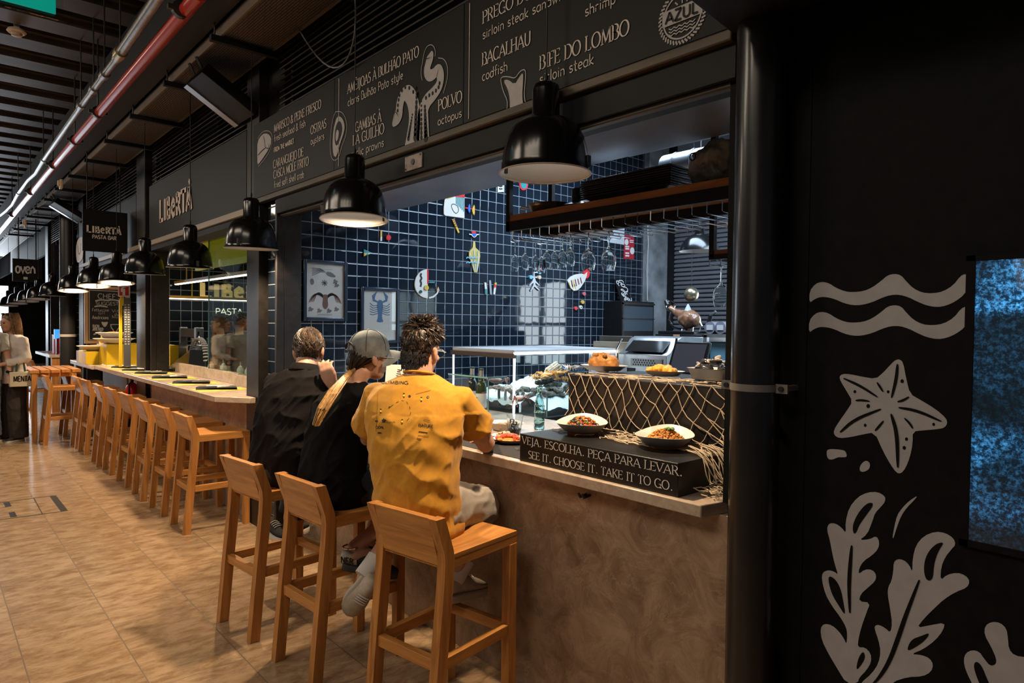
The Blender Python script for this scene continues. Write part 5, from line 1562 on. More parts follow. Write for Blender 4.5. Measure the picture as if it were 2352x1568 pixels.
tt.build('lettering', INK, s_, smooth=0)
shoe(wm, wa2 + Vector((0, -.06, -.085)), wa2 + Vector((0, .19, -.09)), (0, 0, 1), DSH, MATS['dark_sole'], high=.075)
MB().tube([wa + Vector((.038 * math.cos(t), .038 * math.sin(t), .015)) for t in [2 * PI * j / 16 for j in range(16)]], .005, 6, closed=True, cap=False).build('anklet', mat('silver', (.6, .6, .6), .2, metal=1), wm)

# ---- man with his hand at his ear
A_ = Fig((-3.645, 1.515, .765), 34)
am = thing('person', 'person in a dark polo shirt with wavy brown hair, hand held to the ear', 'person', (-3.645, 1.515, .765), group='guests seated at the seafood bar')
rowsA = [(.01, .01, .178, .118, .16, 0, -22, 0), (.07, .01, .184, .122, .17, 0, -22, 0), (.16, .01, .184, .125, .17, 0, -16, 0), (.28, .05, .188, .13, .165, 0, -6, 0), (.38, .095, .198, .135, .15, .005, 0, 0), (.47, .14, .205, .13, .13, .01, 0, 0),
         (.54, .175, .192, .115, .105, .01, 0, 0), (.585, .195, .15, .09, .085, 0, 0, 0), (.615, .21, .09, .07, .07, 0, 0, 0)]
aR = A_(.20, .19, .525); aL = A_(-.18, .19, .52)
aeR = A_(.25, .42, .335); awR = PY(763, 884, 1.74); aeL = A_(-.26, .42, .33); awL = A_(-.08, .60, .34)
ac = A_(-.02, .30, .715); aM = A_.M(18, -24, -4)
b = MB()
torso(b, A_, rowsA, .94)
b.tube([A_(0, .19, .56), A_(-.005, .225, .62), A_(-.012, .265, .66)], [.07, .060, .062], 14)
head(b, ac, aM, 1.02)
limb(b, [A_(.14, .18, .53), aR, aeR, awR], [.058, .054, .045, .030]); limb(b, [A_(-.13, .18, .53), aL, aeL, awL], [.058, .054, .045, .030])
hy = (PY(736, 810, 1.69) - awR).normalized(); hz_ = (Vector((.55, -.65, .15)) - hy * Vector((.55, -.65, .15)).dot(hy)).normalized(); hx = hy.cross(hz_)
hand(b, awR, Matrix((hx, hy, hz_)).transposed(), (30, 36, 40, 46), side=-1, s=1.12, thumb=(.5, .8, -.5))
hand(b, awL, A_.M(-40), side=1)
akR = A_(.16, .42, -.03); akL = A_(-.17, .42, -.03); aaR = PY(672, 1195, 1.68); aaL = A_(-.17, .33, -.33)
limb(b, [A_(.1, .02, .06), akR, akR.lerp(aaR, .4), aaR], [.09, .065, .052, .038]); limb(b, [A_(-.1, .02, .06), akL, akL.lerp(aaL, .4), aaL], [.09, .065, .052, .038])
melt(b, 'body', SKIN, .0075, 5, am)
eyes(am, ac, aM)
PLUM = mat('plum_black_cotton', (.0075, .006, .0062), .9, var=.15, scale=60, spec=.15)
b = MB()
torso(b, A_, [(.0, .01, .182, .125, .17, 0, -22, 0)] + [(u, f, w * 1.05, db * 1.08, df, r, tw, ti) for (u, f, w, db, df, r, tw, ti) in rowsA], 1.0, .007)
b.tube([A_(.13, .18, .53), aR, aR.lerp(aeR, .5), aR.lerp(aeR, .9)], [.07, .076, .074, .076], 14); b.tube([A_(-.12, .18, .53), aL, aL.lerp(aeL, .5), aL.lerp(aeL, .9)], [.07, .076, .074, .076], 14)
sh2 = melt(b, 'shirt', PLUM, .008, 4, am, lambda co, n: fold(co, A_, 1.15))
cb_ = MB()
cr = []
for q in [2 * PI * j / 24 for j in range(24)]: cr.append((math.cos(q), math.sin(q)))
cb_.loft([[A_(.070 * x * k, .205 + .070 * y * k + dz * .45, .60 + dz - .015 * y) for x, y in cr] for k, dz in ((1.12, 0), (1.05, .025), (1.0, .045), (1.06, .044), (1.20, .01))], cap=False)
cb_.build('collar', PLUM, sh2, smooth=60)
b = MB()
b.tube([A_(.1, -.02, .06), A_(.12, .16, .06), akR, akR.lerp(aaR, .5), aaR + Vector((0, 0, .05))], [.125, .118, .092, .080, .068], 14); b.tube([A_(-.1, -.02, .06), A_(-.12, .16, .06), akL, akL.lerp(aaL, .5), aaL + Vector((0, 0, .05))], [.125, .118, .092, .080, .068], 14); b.ell(A_(0, 0, .05), (.18, .15, .10), A_.M())
melt(b, 'trousers', mat('black_trousers', (.010, .010, .012), .85), .010, 4, am, lambda co, n: fold(co, A_, .8))
HB1 = mat('hair_mid_brown', (.042, .025, .014), .42, var=.5, scale=60); HB2 = mat('hair_tawny', (.11, .068, .04), .42, var=.5, scale=60)
def wavy(v, r, ph, t):
    side = Vector((-v.y, v.x, 0))
    return Vector((v.x * .2, -.35, -.9)) + side * (.8 * math.sin(ph + t * 5))
hairdo(am, ac, aM, [HB1, HB2], 2600, wavy, lambda v, r: r.uniform(.035, .065), zmin=-.38, size=(.083, .105, .103), seed=4, thick=.0030, low=-48, flow=True)
BSH = mat('black_suede', (.009, .009, .010), .85); WSOLE = mat('white_sole', (.52, .47, .42), .6, var=.1, scale=20)
hz = PY(612, 1222, 1.60); tz = PY(716, 1268, 1.66); tz = hz + (tz - hz).normalized() * .27
s_ = shoe(am, hz, tz, (.15, -.1, 1), BSH, WSOLE, high=.085)
shoe(am, aaL + A_.F * -.07 + Vector((0, 0, -.1)), aaL + A_.F * .19 + Vector((0, 0, -.11)), (0, 0, 1), BSH, WSOLE)
MB().tube([A_(.20, -.15, .0), A_(.215, -.14, -.06)], .012, 6, flat=.4).build('belt_tab', mat('belt_grey', (.16, .16, .17), .5), am)

# ------------------------------------------------------------------ on the seafood bar
CT = 1.05
ROPE = mat('net_cord', (.42, .33, .23), .85, var=.15, scale=60)
BOXM = mat('display_black', (.010, .009, .0085), .35, var=.2, scale=4)
sb = thing('sign_box', 'long black sign box with white letters inviting guests to choose food to go', 'sign box', (-1.79, 2.18, CT))
MB().bx(-2.205, -1.372, 2.0, 2.37, CT, 1.172).build('box', BOXM, sb, bevel=.003)
t = MB()
ptext(t, 'VEJA. ESCOLHA. PEÇA PARA LEVAR.', 1.9985, (1199.8, 1021.6), (1567, 1088.6), 16.5, 'serif')
ptext(t, 'SEE IT. CHOOSE IT. TAKE IT TO GO.', 1.9985, (1214, 1055), (1545, 1121.8), 16.5, 'serif')
t.build('lettering', mat('sign_white', (.72, .68, .62), .6), sb, smooth=0)
db = thing('display_box', 'tall black display box draped with a fishing net', 'display box', (-1.8, 2.65, CT))
DX0, DX1, DY0, DY1, DZ = -2.292, -1.30, 2.40, 2.95, 1.412
MB().bx(DX0, DX1, DY0, DY1, CT, DZ).build('box', BOXM, db, bevel=.003)
# the net
nt_ = thing('fishing_net', 'knotted cream fishing net draped over the black display box', 'net', (-1.8, 2.39, CT))
rnd = random.Random(11)
nr, nc = 7, 14
K = {}
for j in range(nr):
    for i in range(nc):
        u = (i + .5 * (j % 2)) / (nc - .5)
        sk = max(0, u - .42) ** 1.4 * .36
        x = DX0 + .004 + u * (DX1 - DX0 - .01) + sk * j * .16 + .010 * math.sin(i * 1.7 + j)
        z = DZ + .004 - j * (.052 + .008 * math.sin(u * 5)) - (.012 * math.sin(i * 1.3 + j * .7) if j else 0)
        K[i, j] = Vector((min(x, DX1 - .005), DY0 - .005, max(z, 1.176)))
cords = MB(); kn = MB()
for j in range(nr - 1):
    for i in range(nc):
        for d in (0, 1):
            q = i + (d if j % 2 else d - 1)
            if (q, j + 1) not in K: continue
            a, b_ = K[i, j], K[q, j + 1]
            if a.z < 1.178 and b_.z < 1.178: continue
            mid = a.lerp(b_, .5) + Vector((rnd.uniform(-.004, .004), -.002, -.004))
            cords.tube([a, mid, b_], .0021, 5)
    for i in range(nc): kn.ell(K[i, j], (.0042, .0034, .0048), n=6, k=4)
for j in range(nr - 1):                     # left flank of the box
    for k in range(3):
        a = Vector((DX0 - .004, DY0 + .03 + .1 * k, DZ - j * .05 + .01 * (k % 2))); b_ = Vector((DX0 - .004, DY0 + .03 + .1 * k + .05 * (-1) ** j, DZ - (j + 1) * .05))
        cords.tube([a, b_], .0021, 5)
cords.build('cords', ROPE, nt_); kn.build('knots', ROPE, nt_)
tops = MB()
for k in range(46):                         # slack over the top
    x = rnd.uniform(DX0 + .02, DX1 - .02); y = rnd.uniform(DY0 + .004, DY0 + .22); P = []
    a = rnd.uniform(0, 6.28)
    for s_ in range(7):
        P.append((min(max(x, DX0), DX1), max(y, DY0 - .003), DZ + .0035 + .002 * (s_ % 2))); x += .028 * math.cos(a); y += .022 * math.sin(a); a += rnd.uniform(-1.1, 1.1)
    tops.tube(P, .0022, 5)
for k in range(60):                         # slack on the sign box below the tall box
    x = rnd.uniform(-2.12, -1.42); y = rnd.uniform(2.16, 2.37); P = []; a = rnd.uniform(0, 6.28)
    for s_ in range(7):
        P.append((min(max(x, -2.19), -1.38), min(max(y, 2.12), 2.385), 1.1755 + .003 * (s_ % 2))); x += .03 * math.cos(a); y += .018 * math.sin(a); a += rnd.uniform(-1.1, 1.1)
    tops.tube(P, .0022, 5)
tops.build('netting', ROPE, nt_)
hp = MB()
for k in range(26):                         # bunched end hanging beside the sign box
    x0 = rnd.uniform(-1.40, -1.30); y0 = rnd.uniform(2.14, 2.34)
    P = [(x0 - .05 + rnd.uniform(-.05, .02), y0, 1.185 + rnd.uniform(0, .02)), (x0, y0 - .01, 1.19), (-1.345 + rnd.uniform(-.015, .05), y0 - .02, 1.15), (-1.345 + rnd.uniform(-.015, .06), y0 - .02 + rnd.uniform(-.03, .03), 1.10), (-1.34 + rnd.uniform(-.01, .07), y0 + rnd.uniform(-.05, .03), 1.065 + rnd.uniform(0, .03)), (-1.335 + rnd.uniform(-.01, .08), y0 + rnd.uniform(-.05, .03), 1.09 + rnd.uniform(0, .03))]
    hp.tube([tuple(q) for q in bez(P, 9)], .0021, 5)
for k in range(40):
    c = Vector((rnd.uniform(-1.34, -1.262), rnd.uniform(2.08, 2.30), 1.056 + rnd.uniform(0, .035))); r = rnd.uniform(.012, .028); a0 = rnd.uniform(0, 6)
    hp.tube([c + Vector((r * math.cos(a0 + t), r * math.sin(a0 + t) * rnd.uniform(.5, 1), rnd.uniform(-.004, .006))) for t in (0, .8, 1.6, 2.5, 3.3, 4.2, 5.0)], .0021, 5)
for k in range(14):                         # gathering towards the corner
    a = K[rnd.randrange(9, nc), rnd.randrange(2, 5)]
    hp.tube([a, a.lerp(Vector((-1.36, 2.37, 1.19)), .6) + Vector((0, 0, -.01)), (-1.37 + rnd.uniform(-.03, .03), 2.36, 1.185)], .002, 5)
hp.build('bunched_end', ROPE, nt_)


def lobed_dish(c, r, rz, lbl, grp='pale lobed serving dishes on the black boxes', h=.047):
    d = thing('serving_dish', lbl, 'dish', c, group=grp)
    M = Matrix.Rotation(rz, 3, 'Z'); n = 44
    def ring(k, z, lob, top=False):
        out = []
        for j in range(n):
            a = 2 * PI * j / n
            q = r * k * (1 + lob * .10 * math.cos(2 * a))
            zz = z + (lob * (.017 * max(0, math.cos(a)) ** 3 - .006 * abs(math.sin(a))) if top else 0)
            out.append(Vector(c) + M @ Vector((q * math.cos(a), q * math.sin(a), zz)))
        return out
    rows = [ring(.45, .0, 0), ring(.62, .003, .2), ring(.85, h * .55, .6), ring(.98, h * .95, 1, 1), ring(1.0, h, 1, 1), ring(.965, h, 1, 1), ring(.80, h * .55, .6), ring(.55, .012, .2), ring(.2, .009, 0)]
    MB().loft(rows).build('bowl', CERAM, d, smooth=50)
    return d


def morsels(parent, name, c, r, h, n, mats, size, seed, flat=.6):
    rn = random.Random(seed); B = [MB() for _ in mats]
    B[-1].ell(Vector(c), (r * .96, r * .96, h * .8), None, 18, 8)
    for k in range(n):
        a = rn.uniform(0, 6.283); q = math.sqrt(rn.random()); s_ = size * rn.uniform(.6, 1.3)
        p = Vector(c) + Vector((r * q * math.cos(a), r * q * math.sin(a), h * (1 - q * q) + .004))
        R_ = Matrix.Rotation(rn.uniform(0, 3), 3, 'Z') @ Matrix.Rotation(rn.uniform(-.6, .6), 3, 'X')
        rn.choice(B).ell(p, (s_, s_ * rn.uniform(.5, .9), s_ * flat), R_, 7, 5)
    for b, m_ in zip(B, mats):
        if b.v: o = b.build(name, m_, parent); o['kind'] = 'stuff'


ORAN = mat('food_orange', (.62, .20, .025), .45, var=.3, scale=80); GRN = mat('herb_green', (.09, .19, .02), .5, var=.3, scale=90); DKF = mat('food_dark', (.035, .03, .022), .35, var=.5, scale=90); REDF = mat('food_red', (.50, .075, .03), .35, var=.3, scale=80); GOLD = mat('bread_gold', (.42, .18, .045), .5, var=.35, scale=30, bump=.3, bscale=60)
YELF = mat('fried_yellow', (.68, .30, .03), .5, var=.25, scale=40, bump=.2, bscale=80)
d1 = lobed_dish((-2.04, 2.225, 1.181), .129, 2.2, 'left lobed dish of dark seafood salad on the black sign box')
morsels(d1, 'seafood_salad', (-2.035, 2.225, 1.192), .078, .05, 190, [DKF, DKF, DKF, GRN, ORAN, REDF], .0085, 21)
d2 = lobed_dish((-1.60, 2.235, 1.181), .129, 2.0, 'right lobed dish of orange rice with a green sprig on the sign box')
morsels(d2, 'rice', (-1.595, 2.235, 1.192), .082, .048, 330, [ORAN, YELF, GOLD, GOLD], .0055, 22)
sp_ = MB()
for a in (0, 1.3, 2.6, 3.9, 5.1): sp_.ell((-1.575 + .012 * math.cos(a), 2.235 + .012 * math.sin(a), 1.248), (.012, .007, .005), Matrix.Rotation(a, 3, 'Z'), 8, 5)
sp_.tube([(-1.575, 2.235, 1.235), (-1.575, 2.235, 1.250)], .002, 5).build('herb_sprig', GRN, d2)


def plate(c, r, lbl, grp, ry=.75, rz=0.0, h=.022):
    d = thing('serving_plate', lbl, 'plate', c, group=grp)
    M = Matrix.Rotation(rz, 3, 'Z') @ Matrix.Diagonal((1, ry, 1))
    MB().lathe([(r * .5, 0), (r * .7, .003), (r * .97, h), (r, h + .001), (r * .96, h - .001), (r * .68, .008), (.001, .006)], 40, c, M).build('dish', CERAM, d, smooth=50)
    return d
tb = DZ + .008
p1 = plate((-2.325, 2.70, tb), .135, 'plate with a big round bread on the netted display box', 'plates along the top of the netted display box', .62, .2, .028)
b = MB(); b.ell((-2.325, 2.70, tb + .042), (.088, .06, .052), Matrix.Rotation(.2, 3, 'Z'), 24, 14)
def bump_(co, n): return .006 * noise.noise(co * 34) + .004 * noise.noise(co * 90)
melt(b, 'bread', GOLD, .006, 2, p1, bump_)
cr_ = MB(); rn = random.Random(3)
for k in range(22): cr_.ell((-2.325 + rn.gauss(0, .022), 2.69 + rn.gauss(0, .018), tb + .083 + rn.uniform(-.006, .006)), rn.uniform(.006, .011), n=7, k=5)
cr_.build('crumb_topping', mat('crumb_brown', (.36, .17, .05), .7), p1)['kind'] = 'stuff'
p2 = plate((-1.91, 2.66, tb), .098, 'small plate of golden fried pieces on the netted display box', 'plates along the top of the netted display box', .7, .2, .024)
b = MB()
for k in range(7): b.ell((-1.92 + .018 * (k - 3), 2.655 + rn.uniform(-.018, .018), tb + .022 + .016 * (1 - abs(k - 3) / 3.5)), (.030, .024, .018), Matrix.Rotation(rn.uniform(0, 3), 3, 'Z'), 12, 8)
melt(b, 'fried_food', YELF, .005, 2, p2, bump_)
p3 = thing('serving_bowl', 'square pale bowl heaped with dark mussels on the netted display box', 'bowl', (-1.635, 2.64, tb))
def sq(r, z, e=4.0): return [(-1.635 + r * math.copysign(abs(math.cos(a)) ** (2 / e), math.cos(a)), 2.64 + .75 * r * math.copysign(abs(math.sin(a)) ** (2 / e), math.sin(a)), z) for a in [2 * PI * j / 36 for j in range(36)]]
MB().loft([sq(.075, tb), sq(.085, tb + .004), sq(.105, tb + .05), sq(.109, tb + .052), sq(.102, tb + .05), sq(.08, tb + .012), sq(.02, tb + .01)]).build('bowl', CERAM, p3, smooth=50)
SHL = mat('mussel_shell', (.028, .026, .030), .2, coat=.5, var=.5, scale=30); MEAT = mat('shell_inside', (.42, .36, .28), .35)
mu = MB(); me_ = MB()
for k in range(26):
    a = rn.uniform(0, 6.28); q = math.sqrt(rn.random()); p = Vector((-1.635 + .075 * q * math.cos(a), 2.64 + .055 * q * math.sin(a), tb + .05 + .042 * (1 - q) + rn.uniform(0, .01)))
    R_ = Matrix.Rotation(rn.uniform(0, 6), 3, 'Z') @ Matrix.Rotation(rn.uniform(-1, 1), 3, 'X') @ Matrix.Rotation(rn.uniform(-1, 1), 3, 'Y')
    (mu if k % 4 else me_).ell(p, (.034, .016, .008), R_, 10, 6)
mu.build('mussels', SHL, p3)['kind'] = 'stuff'; me_.build('mussel_meat', MEAT, p3)['kind'] = 'stuff'

# drinks, cutlery and plates before the guests
GLASS = mat('clear_glass', (.92, .97, .97), .03, trans=1.0, ior=1.45)
GREENG = mat('bottle_glass_pale', (.70, .90, .85), .03, trans=1.0, ior=1.45)
bt = thing('glass_bottle', 'pale green contour glass bottle standing left of the sign box', 'bottle', (-2.80, 2.69, CT))
bc_ = (-2.80, 2.69, CT)
def bz(P): return [(r * 1.06, z * 1.05) for r, z in P]
MB().lathe(bz([(.001, .004), (.026, .0), (.029, .006), (.029, .05), (.0265, .075), (.0285, .105), (.0275, .13), (.022, .16), (.0145, .19), (.0125, .215), (.0145, .222), (.0145, .232), (.0115, .232), (.0105, .215), (.0125, .19), (.020, .16), (.0255, .13), (.0265, .105), (.0245, .075), (.027, .05), (.027, .01), (.001, .008)]), 28, bc_).build('bottle', GREENG, bt, smooth=50)
rg = MB()
for z in (.048, .098, .132): rg.lathe(bz([(.0292, z - .003), (.0305, z), (.0292, z + .003)]), 28, bc_)
rg.build('moulded_ring', GREENG, bt)
tm = thing('tumbler', 'faceted glass tumbler with amber drink and ice behind the sign box corner', 'glass', (-2.70, 2.41, CT))
tc = (-2.70, 2.41, CT)
def fac(r, z): return [(tc[0] + r * (1 if j % 2 else .965) * math.cos(2 * PI * j / 20), tc[1] + r * (1 if j % 2 else .965) * math.sin(2 * PI * j / 20), CT + z) for j in range(20)]
def rnd_(r, z): return [(tc[0] + r * math.cos(2 * PI * j / 20), tc[1] + r * math.sin(2 * PI * j / 20), CT + z) for j in range(20)]
MB().loft([fac(.030, 0), fac(.033, .004), fac(.040, .07), rnd_(.043, .09), rnd_(.0445, .118), rnd_(.042, .118), rnd_(.040, .09), rnd_(.036, .07), rnd_(.029, .012), rnd_(.002, .010)]).build('glass', GLASS, tm, smooth=25)
MB().lathe([(.001, .013), (.028, .013), (.0335, .046), (.001, .046)], 18, tc).build('drink', mat('amber_drink', (.22, .035, .006), .05, trans=.6), tm)
ic = MB()
for k in range(4): ic.cbox((tc[0] + rn.uniform(-.014, .014), tc[1] + rn.uniform(-.014, .014), CT + .05 + .012 * k), (.02, .02, .018), None)
ic.build('ice_cube', GLASS, tm, bevel=.003)
pm = tag(MB().bx(-2.98, -2.23, 2.02, 2.34, CT, CT + .003).build('placemat', mat('charcoal_mat', (.028, .027, .028), .8), bevel=.001), 'charcoal placemat on the counter before the man in mustard', 'placemat')
pl = plate((-2.56, 2.26, CT + .004), .095, 'plate of red shrimp on the charcoal placemat', 'plates before the guests', 1.0)
morsels(pl, 'shrimp', (-2.55, 2.24, CT + .02), .06, .022, 26, [REDF, REDF, ORAN], .016, 31)
pl = plate((-2.66, 2.30, CT + .004), .07, 'side plate of white garnish behind the tumbler', 'plates before the guests', 1.0)
morsels(pl, 'garnish', (-2.66, 2.30, CT + .018), .045, .018, 24, [MEAT, GOLD], .012, 32)
pl = plate((-2.90, 2.52, CT + .001), .11, 'deep pale dish of half-eaten food beyond the tumbler', 'plates before the guests', .8, .3, .045)
morsels(pl, 'leftovers', (-2.90, 2.52, CT + .015), .065, .02, 24, [MEAT, DKF, GOLD], .014, 33)
def cutlery(kind, c, rz, lbl, length=.20):
    o = thing(kind, lbl, 'cutlery', group='loose cutlery on the counters')
    MB().tube([(0, -length / 2, .003), (0, 0, .005), (0, length * .15, .004)], [.006, .0035, .003], 8, flat=.5).build('handle', STEEL, o)
    if kind == 'fork':
        b = MB().tube([(0, length * .14, .004), (0, length * .28, .005)], [.003, .011], 8, flat=.3)
        for x in (-.009, -.003, .003, .009): b.tube([(x, length * .27, .005), (x, length * .5, .008)], [.0018, .001], 5)
        b.build('tines', STEEL, o)
    else:
        MB().hexa([(-.005, length * .12, .002), (.006, length * .12, .002), (.008, length * .48, .002), (-.003, length * .5, .002), (-.005, length * .12, .004), (.006, length * .12, .004), (.008, length * .48, .004), (-.003, length * .5, .004)]).build('blade', STEEL, o)
    o.location = c; o.rotation_euler = (0, 0, rz)
    return o
cutlery('fork', (-2.32, 2.12, CT + .003), 1.1, 'steel fork lying on the charcoal placemat')
cutlery('knife', (-2.30, 2.17, CT + .003), 1.0, 'steel knife lying on the charcoal placemat')
sr = thing('sauce_ramekin', 'small oval glass ramekin of red sauce by the sign box corner', 'ramekin', (-2.37, 2.22, CT))
MB().lathe([(.02, 0), (.032, .02), (.034, .026), (.031, .026), (.02, .006), (.001, .005)], 20, (-2.37, 2.24, CT + .003)).build('dish', GLASS, sr)
MB().lathe([(.001, .018), (.028, .018)], 20, (-2.37, 2.24, CT + .003)).build('sauce', REDF, sr)
mc = thing('menu_card', 'white folded menu card with black print standing before the woman', 'menu', (-3.1, 2.35, CT))
a = PY(884, 868, 2.35); b_ = PY(925, 838, 2.35)
M_ = Matrix.Translation((0, 2.35, 0))
MB().hexa([(a.x - .03, 2.35, CT), (b_.x, 2.33, CT), (b_.x, 2.34, CT), (a.x - .03, 2.36, CT), (a.x - .03, 2.38, a.z + .09), (b_.x, 2.36, b_.z), (b_.x, 2.37, b_.z), (a.x - .03, 2.39, a.z + .09)]).build('card', mat('card_white', (.72, .68, .62), .7), mc)
t = MB(); f_ = facade(2.3485)
for k in range(4): t.ribbon([(b_.x - .075, b_.z - .035 - k * .013), (b_.x - .02 - .012 * (k % 2), b_.z - .035 - k * .013)], .006, (Vector((0, 2.358 - .0035 * k, 0)), Vector((1, 0, 0)), Vector((0, 0, 1)), Vector((0, -1, 0))))
t.build('lettering', INK, mc, smooth=0)

# wine bottles behind the little glass case, and the knife block
def wine(c, lbl, glassm, foil):
    o = thing('wine_bottle', lbl, 'bottle', c, group='wine bottles behind the small glass case')
    MB().lathe([(.001, .003), (.034, 0), (.0375, .006), (.0375, .18), (.034, .205), (.022, .228), (.0145, .245), (.0135, .30), (.015, .303), (.015, .312), (.001, .312)], 26, c).build('bottle', glassm, o, smooth=50)
    MB().lathe([(.0152, .250), (.0148, .314), (.001, .3145)], 22, c).build('foil', foil, o)
    MB().lathe([(.0380, .055), (.0380, .15)], 26, c).build('label', mat('label_pale', (.55, .52, .50), .6), o)
    lt = MB()
    for k in range(4): lt.ribbon([(c[0] - .022, CT + .075 + .016 * k), (c[0] + .018 - .008 * (k % 2), CT + .075 + .016 * k)], .005, facade(c[1] - .0386))
    lt.build('lettering', mat('label_ink', (.12, .10, .08), .6), o, smooth=0)
w1 = PY(1084, 930, 2.86); w2 = PY(1105, 935, 2.80)
wine((w1.x, w1.y, CT), 'wine bottle with silver foil, the left of the pair', mat('dark_glass', (.012, .012, .008), .06, coat=.6), mat('silver_foil', (.42, .43, .44), .3, metal=.7))
wine((w2.x, w2.y, CT), 'wine bottle with a brown-topped neck, the right of the pair', mat('olive_glass', (.03, .035, .006), .06, coat=.6), mat('grey_foil', (.32, .31, .30), .35, metal=.6))
sc_ = thing('glass_case', 'small clear glass box standing in front of the wine bottles', 'glass case', (-3.2, 2.66, CT))
a = PY(1030, 940, 2.62); b_ = PY(1122, 945, 2.62); zt = PY(1115, 868, 2.62).z
PANE = glassy('thin_glass', (.90, .96, .97), .90)
MB().bx(a.x, b_.x, 2.618, 2.622, CT, zt).bx(b_.x - .004, b_.x, 2.622, 2.77, CT, zt).bx(a.x, b_.x, 2.618, 2.77, zt, zt + .006).build('panes', PANE, sc_, smooth=0)
EDG = mat('glass_edge', (.10, .22, .22), .15)
MB().bx(a.x, b_.x, 2.614, 2.619, zt - .002, zt + .007).bx(b_.x - .003, b_.x + .002, 2.614, 2.77, zt - .002, zt + .007).bx(b_.x - .003, b_.x + .002, 2.614, 2.620, CT, zt).build('edges', EDG, sc_, smooth=0)
kb = thing('knife_block', 'black oval block holding three steel-handled knives', 'knife block', (-3.05, 2.72, CT))
kc = PZ(1162, 938, CT)
MB().lathe([(.055, 0), (.062, .004), (.060, .016), (.05, .022), (.001, .022)], 26, kc, Matrix.Diagonal((1, .6, 1))).build('base', BLKG, kb)
for k, dx in enumerate((-.045, -.005, .032)):
    o = MB().tube([kc + Vector((dx * .8, .6 * dx, .018)), kc + Vector((dx, .66 * dx, .09)), kc + Vector((dx * 1.05 + .004, .7 * dx, .135)), kc + Vector((dx * 1.05 + .008, .7 * dx, .145))], [.009, .0125, .012, .006], 10, flat=.6).build('knife_handle', STEEL if k else BLKG, kb)

# the lit seafood case
sf = thing('seafood_case', 'lit glass seafood case heaped with ice, oysters and crabs', 'display case', (-3.85, 3.5, 0))
X0, X1, Y0, Y1, ZT = -4.22, -3.50, 3.11, 3.90, 1.452
MB().bx(X0 - .04, X1 + .30, Y0 - .03, Y1 + .05, 0.0, 1.02).build('base', mat('case_steel', (.46, .50, .54), .35, metal=.7), sf, bevel=.004)
MB().bx(X0 - .04, X1 + .31, Y0 - .045, Y1 + .05, 1.02, 1.038).build('base_edge', STEELD, sf)
MB().bx(X0, X1, Y0, Y0 + .005, 1.04, ZT).bx(X1 - .005, X1, Y0, Y1, 1.04, ZT).build('panes', PANE, sf, smooth=0)
MB().bx(X0 - .02, X1 + .005, Y0 - .008, Y0 + .02, ZT - .03, ZT + .004).build('top_rail', mat('brown_steel', (.16, .13, .12), .4, metal=.5), sf)
MB().bx(X0, X1 + .004, Y0, Y1 + .35, ZT - .002, ZT + .028).build('top_glass', mat('top_panel_white', (.75, .78, .80), .3), sf)
LED = glow('case_led', (.80, .93, 1.0), 9.0)
MB().bx(X1 - .004, X1 + .006, Y0, Y1 + .7, ZT - .004, ZT + .012).bx(X1 - .012, X1 - .001, Y0 + .004, Y0 + .016, 1.04, ZT).bx(X0 - .004, X0 + .006, Y0 + .004, Y0 + .012, 1.04, ZT - .03).build('led_strip', LED, sf, smooth=0)
MB().bx(X1 - .01, X1 + .0, Y1, Y1 + .012, 1.04, ZT).bx(X1 - .02, X1 + .012, Y1 + .012, Y1 + .72, 1.04, ZT - .01).build('end_panel', mat('case_white', (.70, .72, .74), .4), sf)
lamp('AREA', 'case_light', ((X0 + X1) / 2, (Y0 + Y1) / 2, ZT - .012), 7, (.80, .92, 1.0), .6, .7, aim=((X0 + X1) / 2, (Y0 + Y1) / 2, 0))
ICE = mat('crushed_ice', (.80, .86, .90), .35, bump=.8, bscale=90, var=.05, scale=40)
b = MB()
def icez(x, y): return 1.10 + .10 * (y - Y0) / .8 + .05 * noise.noise(Vector((x * 5, y * 5, 0))) + .03 * noise.noise(Vector((x * 14, y * 14, 2)))
nx, ny = 36, 40
rows = [[(X0 + .01 + (X1 - X0 - .02) * i / nx, Y0 + .01 + (Y1 - Y0 - .02) * j / ny, icez(X0 + (X1 - X0) * i / nx, Y0 + (Y1 - Y0) * j / ny) + .008 * rn.random()) for i in range(nx + 1)] for j in range(ny + 1)]
b.loft(rows, cap=False, closed=False)
o = b.build('crushed_ice', ICE, smooth=60); tag(o, 'bed of crushed ice inside the lit seafood case', 'ice', kind='stuff')
b = MB()
def ice2(x, y): return 1.045 + max(0, .115 - .30 * (x - X1 - .02)) + .03 * noise.noise(Vector((x * 9, y * 9, 5)))
rows = [[(X1 + .012 + .27 * i / 16, Y0 + .06 + .76 * j / 36, ice2(X1 + .012 + .27 * i / 16, Y0 + .06 + .76 * j / 36) + .006 * rn.random()) for i in range(17)] for j in range(37)]
b.loft(rows, cap=False, closed=False)
o = b.build('crushed_ice', ICE, smooth=60); tag(o, 'bank of crushed ice behind the low front glass of the seafood case', 'ice', kind='stuff')
lg = thing('glass_guard', 'low clear glass guard in front of the ice bank', 'glass guard', (X1 + .30, 3.5, 1.04))
gx = X1 + .295
MB().bx(gx, gx + .005, Y0 + .04, Y1, 1.042, 1.185).bx(X1 + .02, gx, Y0 + .035, Y0 + .04, 1.042, 1.185).build('panes', PANE, lg, smooth=0)
MB().bx(gx - .001, gx + .006, Y0 + .035, Y1, 1.183, 1.188).bx(gx - .001, gx + .006, Y0 + .034, Y0 + .041, 1.042, 1.188).build('edges', EDG, lg, smooth=0)
OYS = mat('oyster_shell', (.085, .082, .062), .7, var=.6, scale=45, bump=.6, bscale=70)
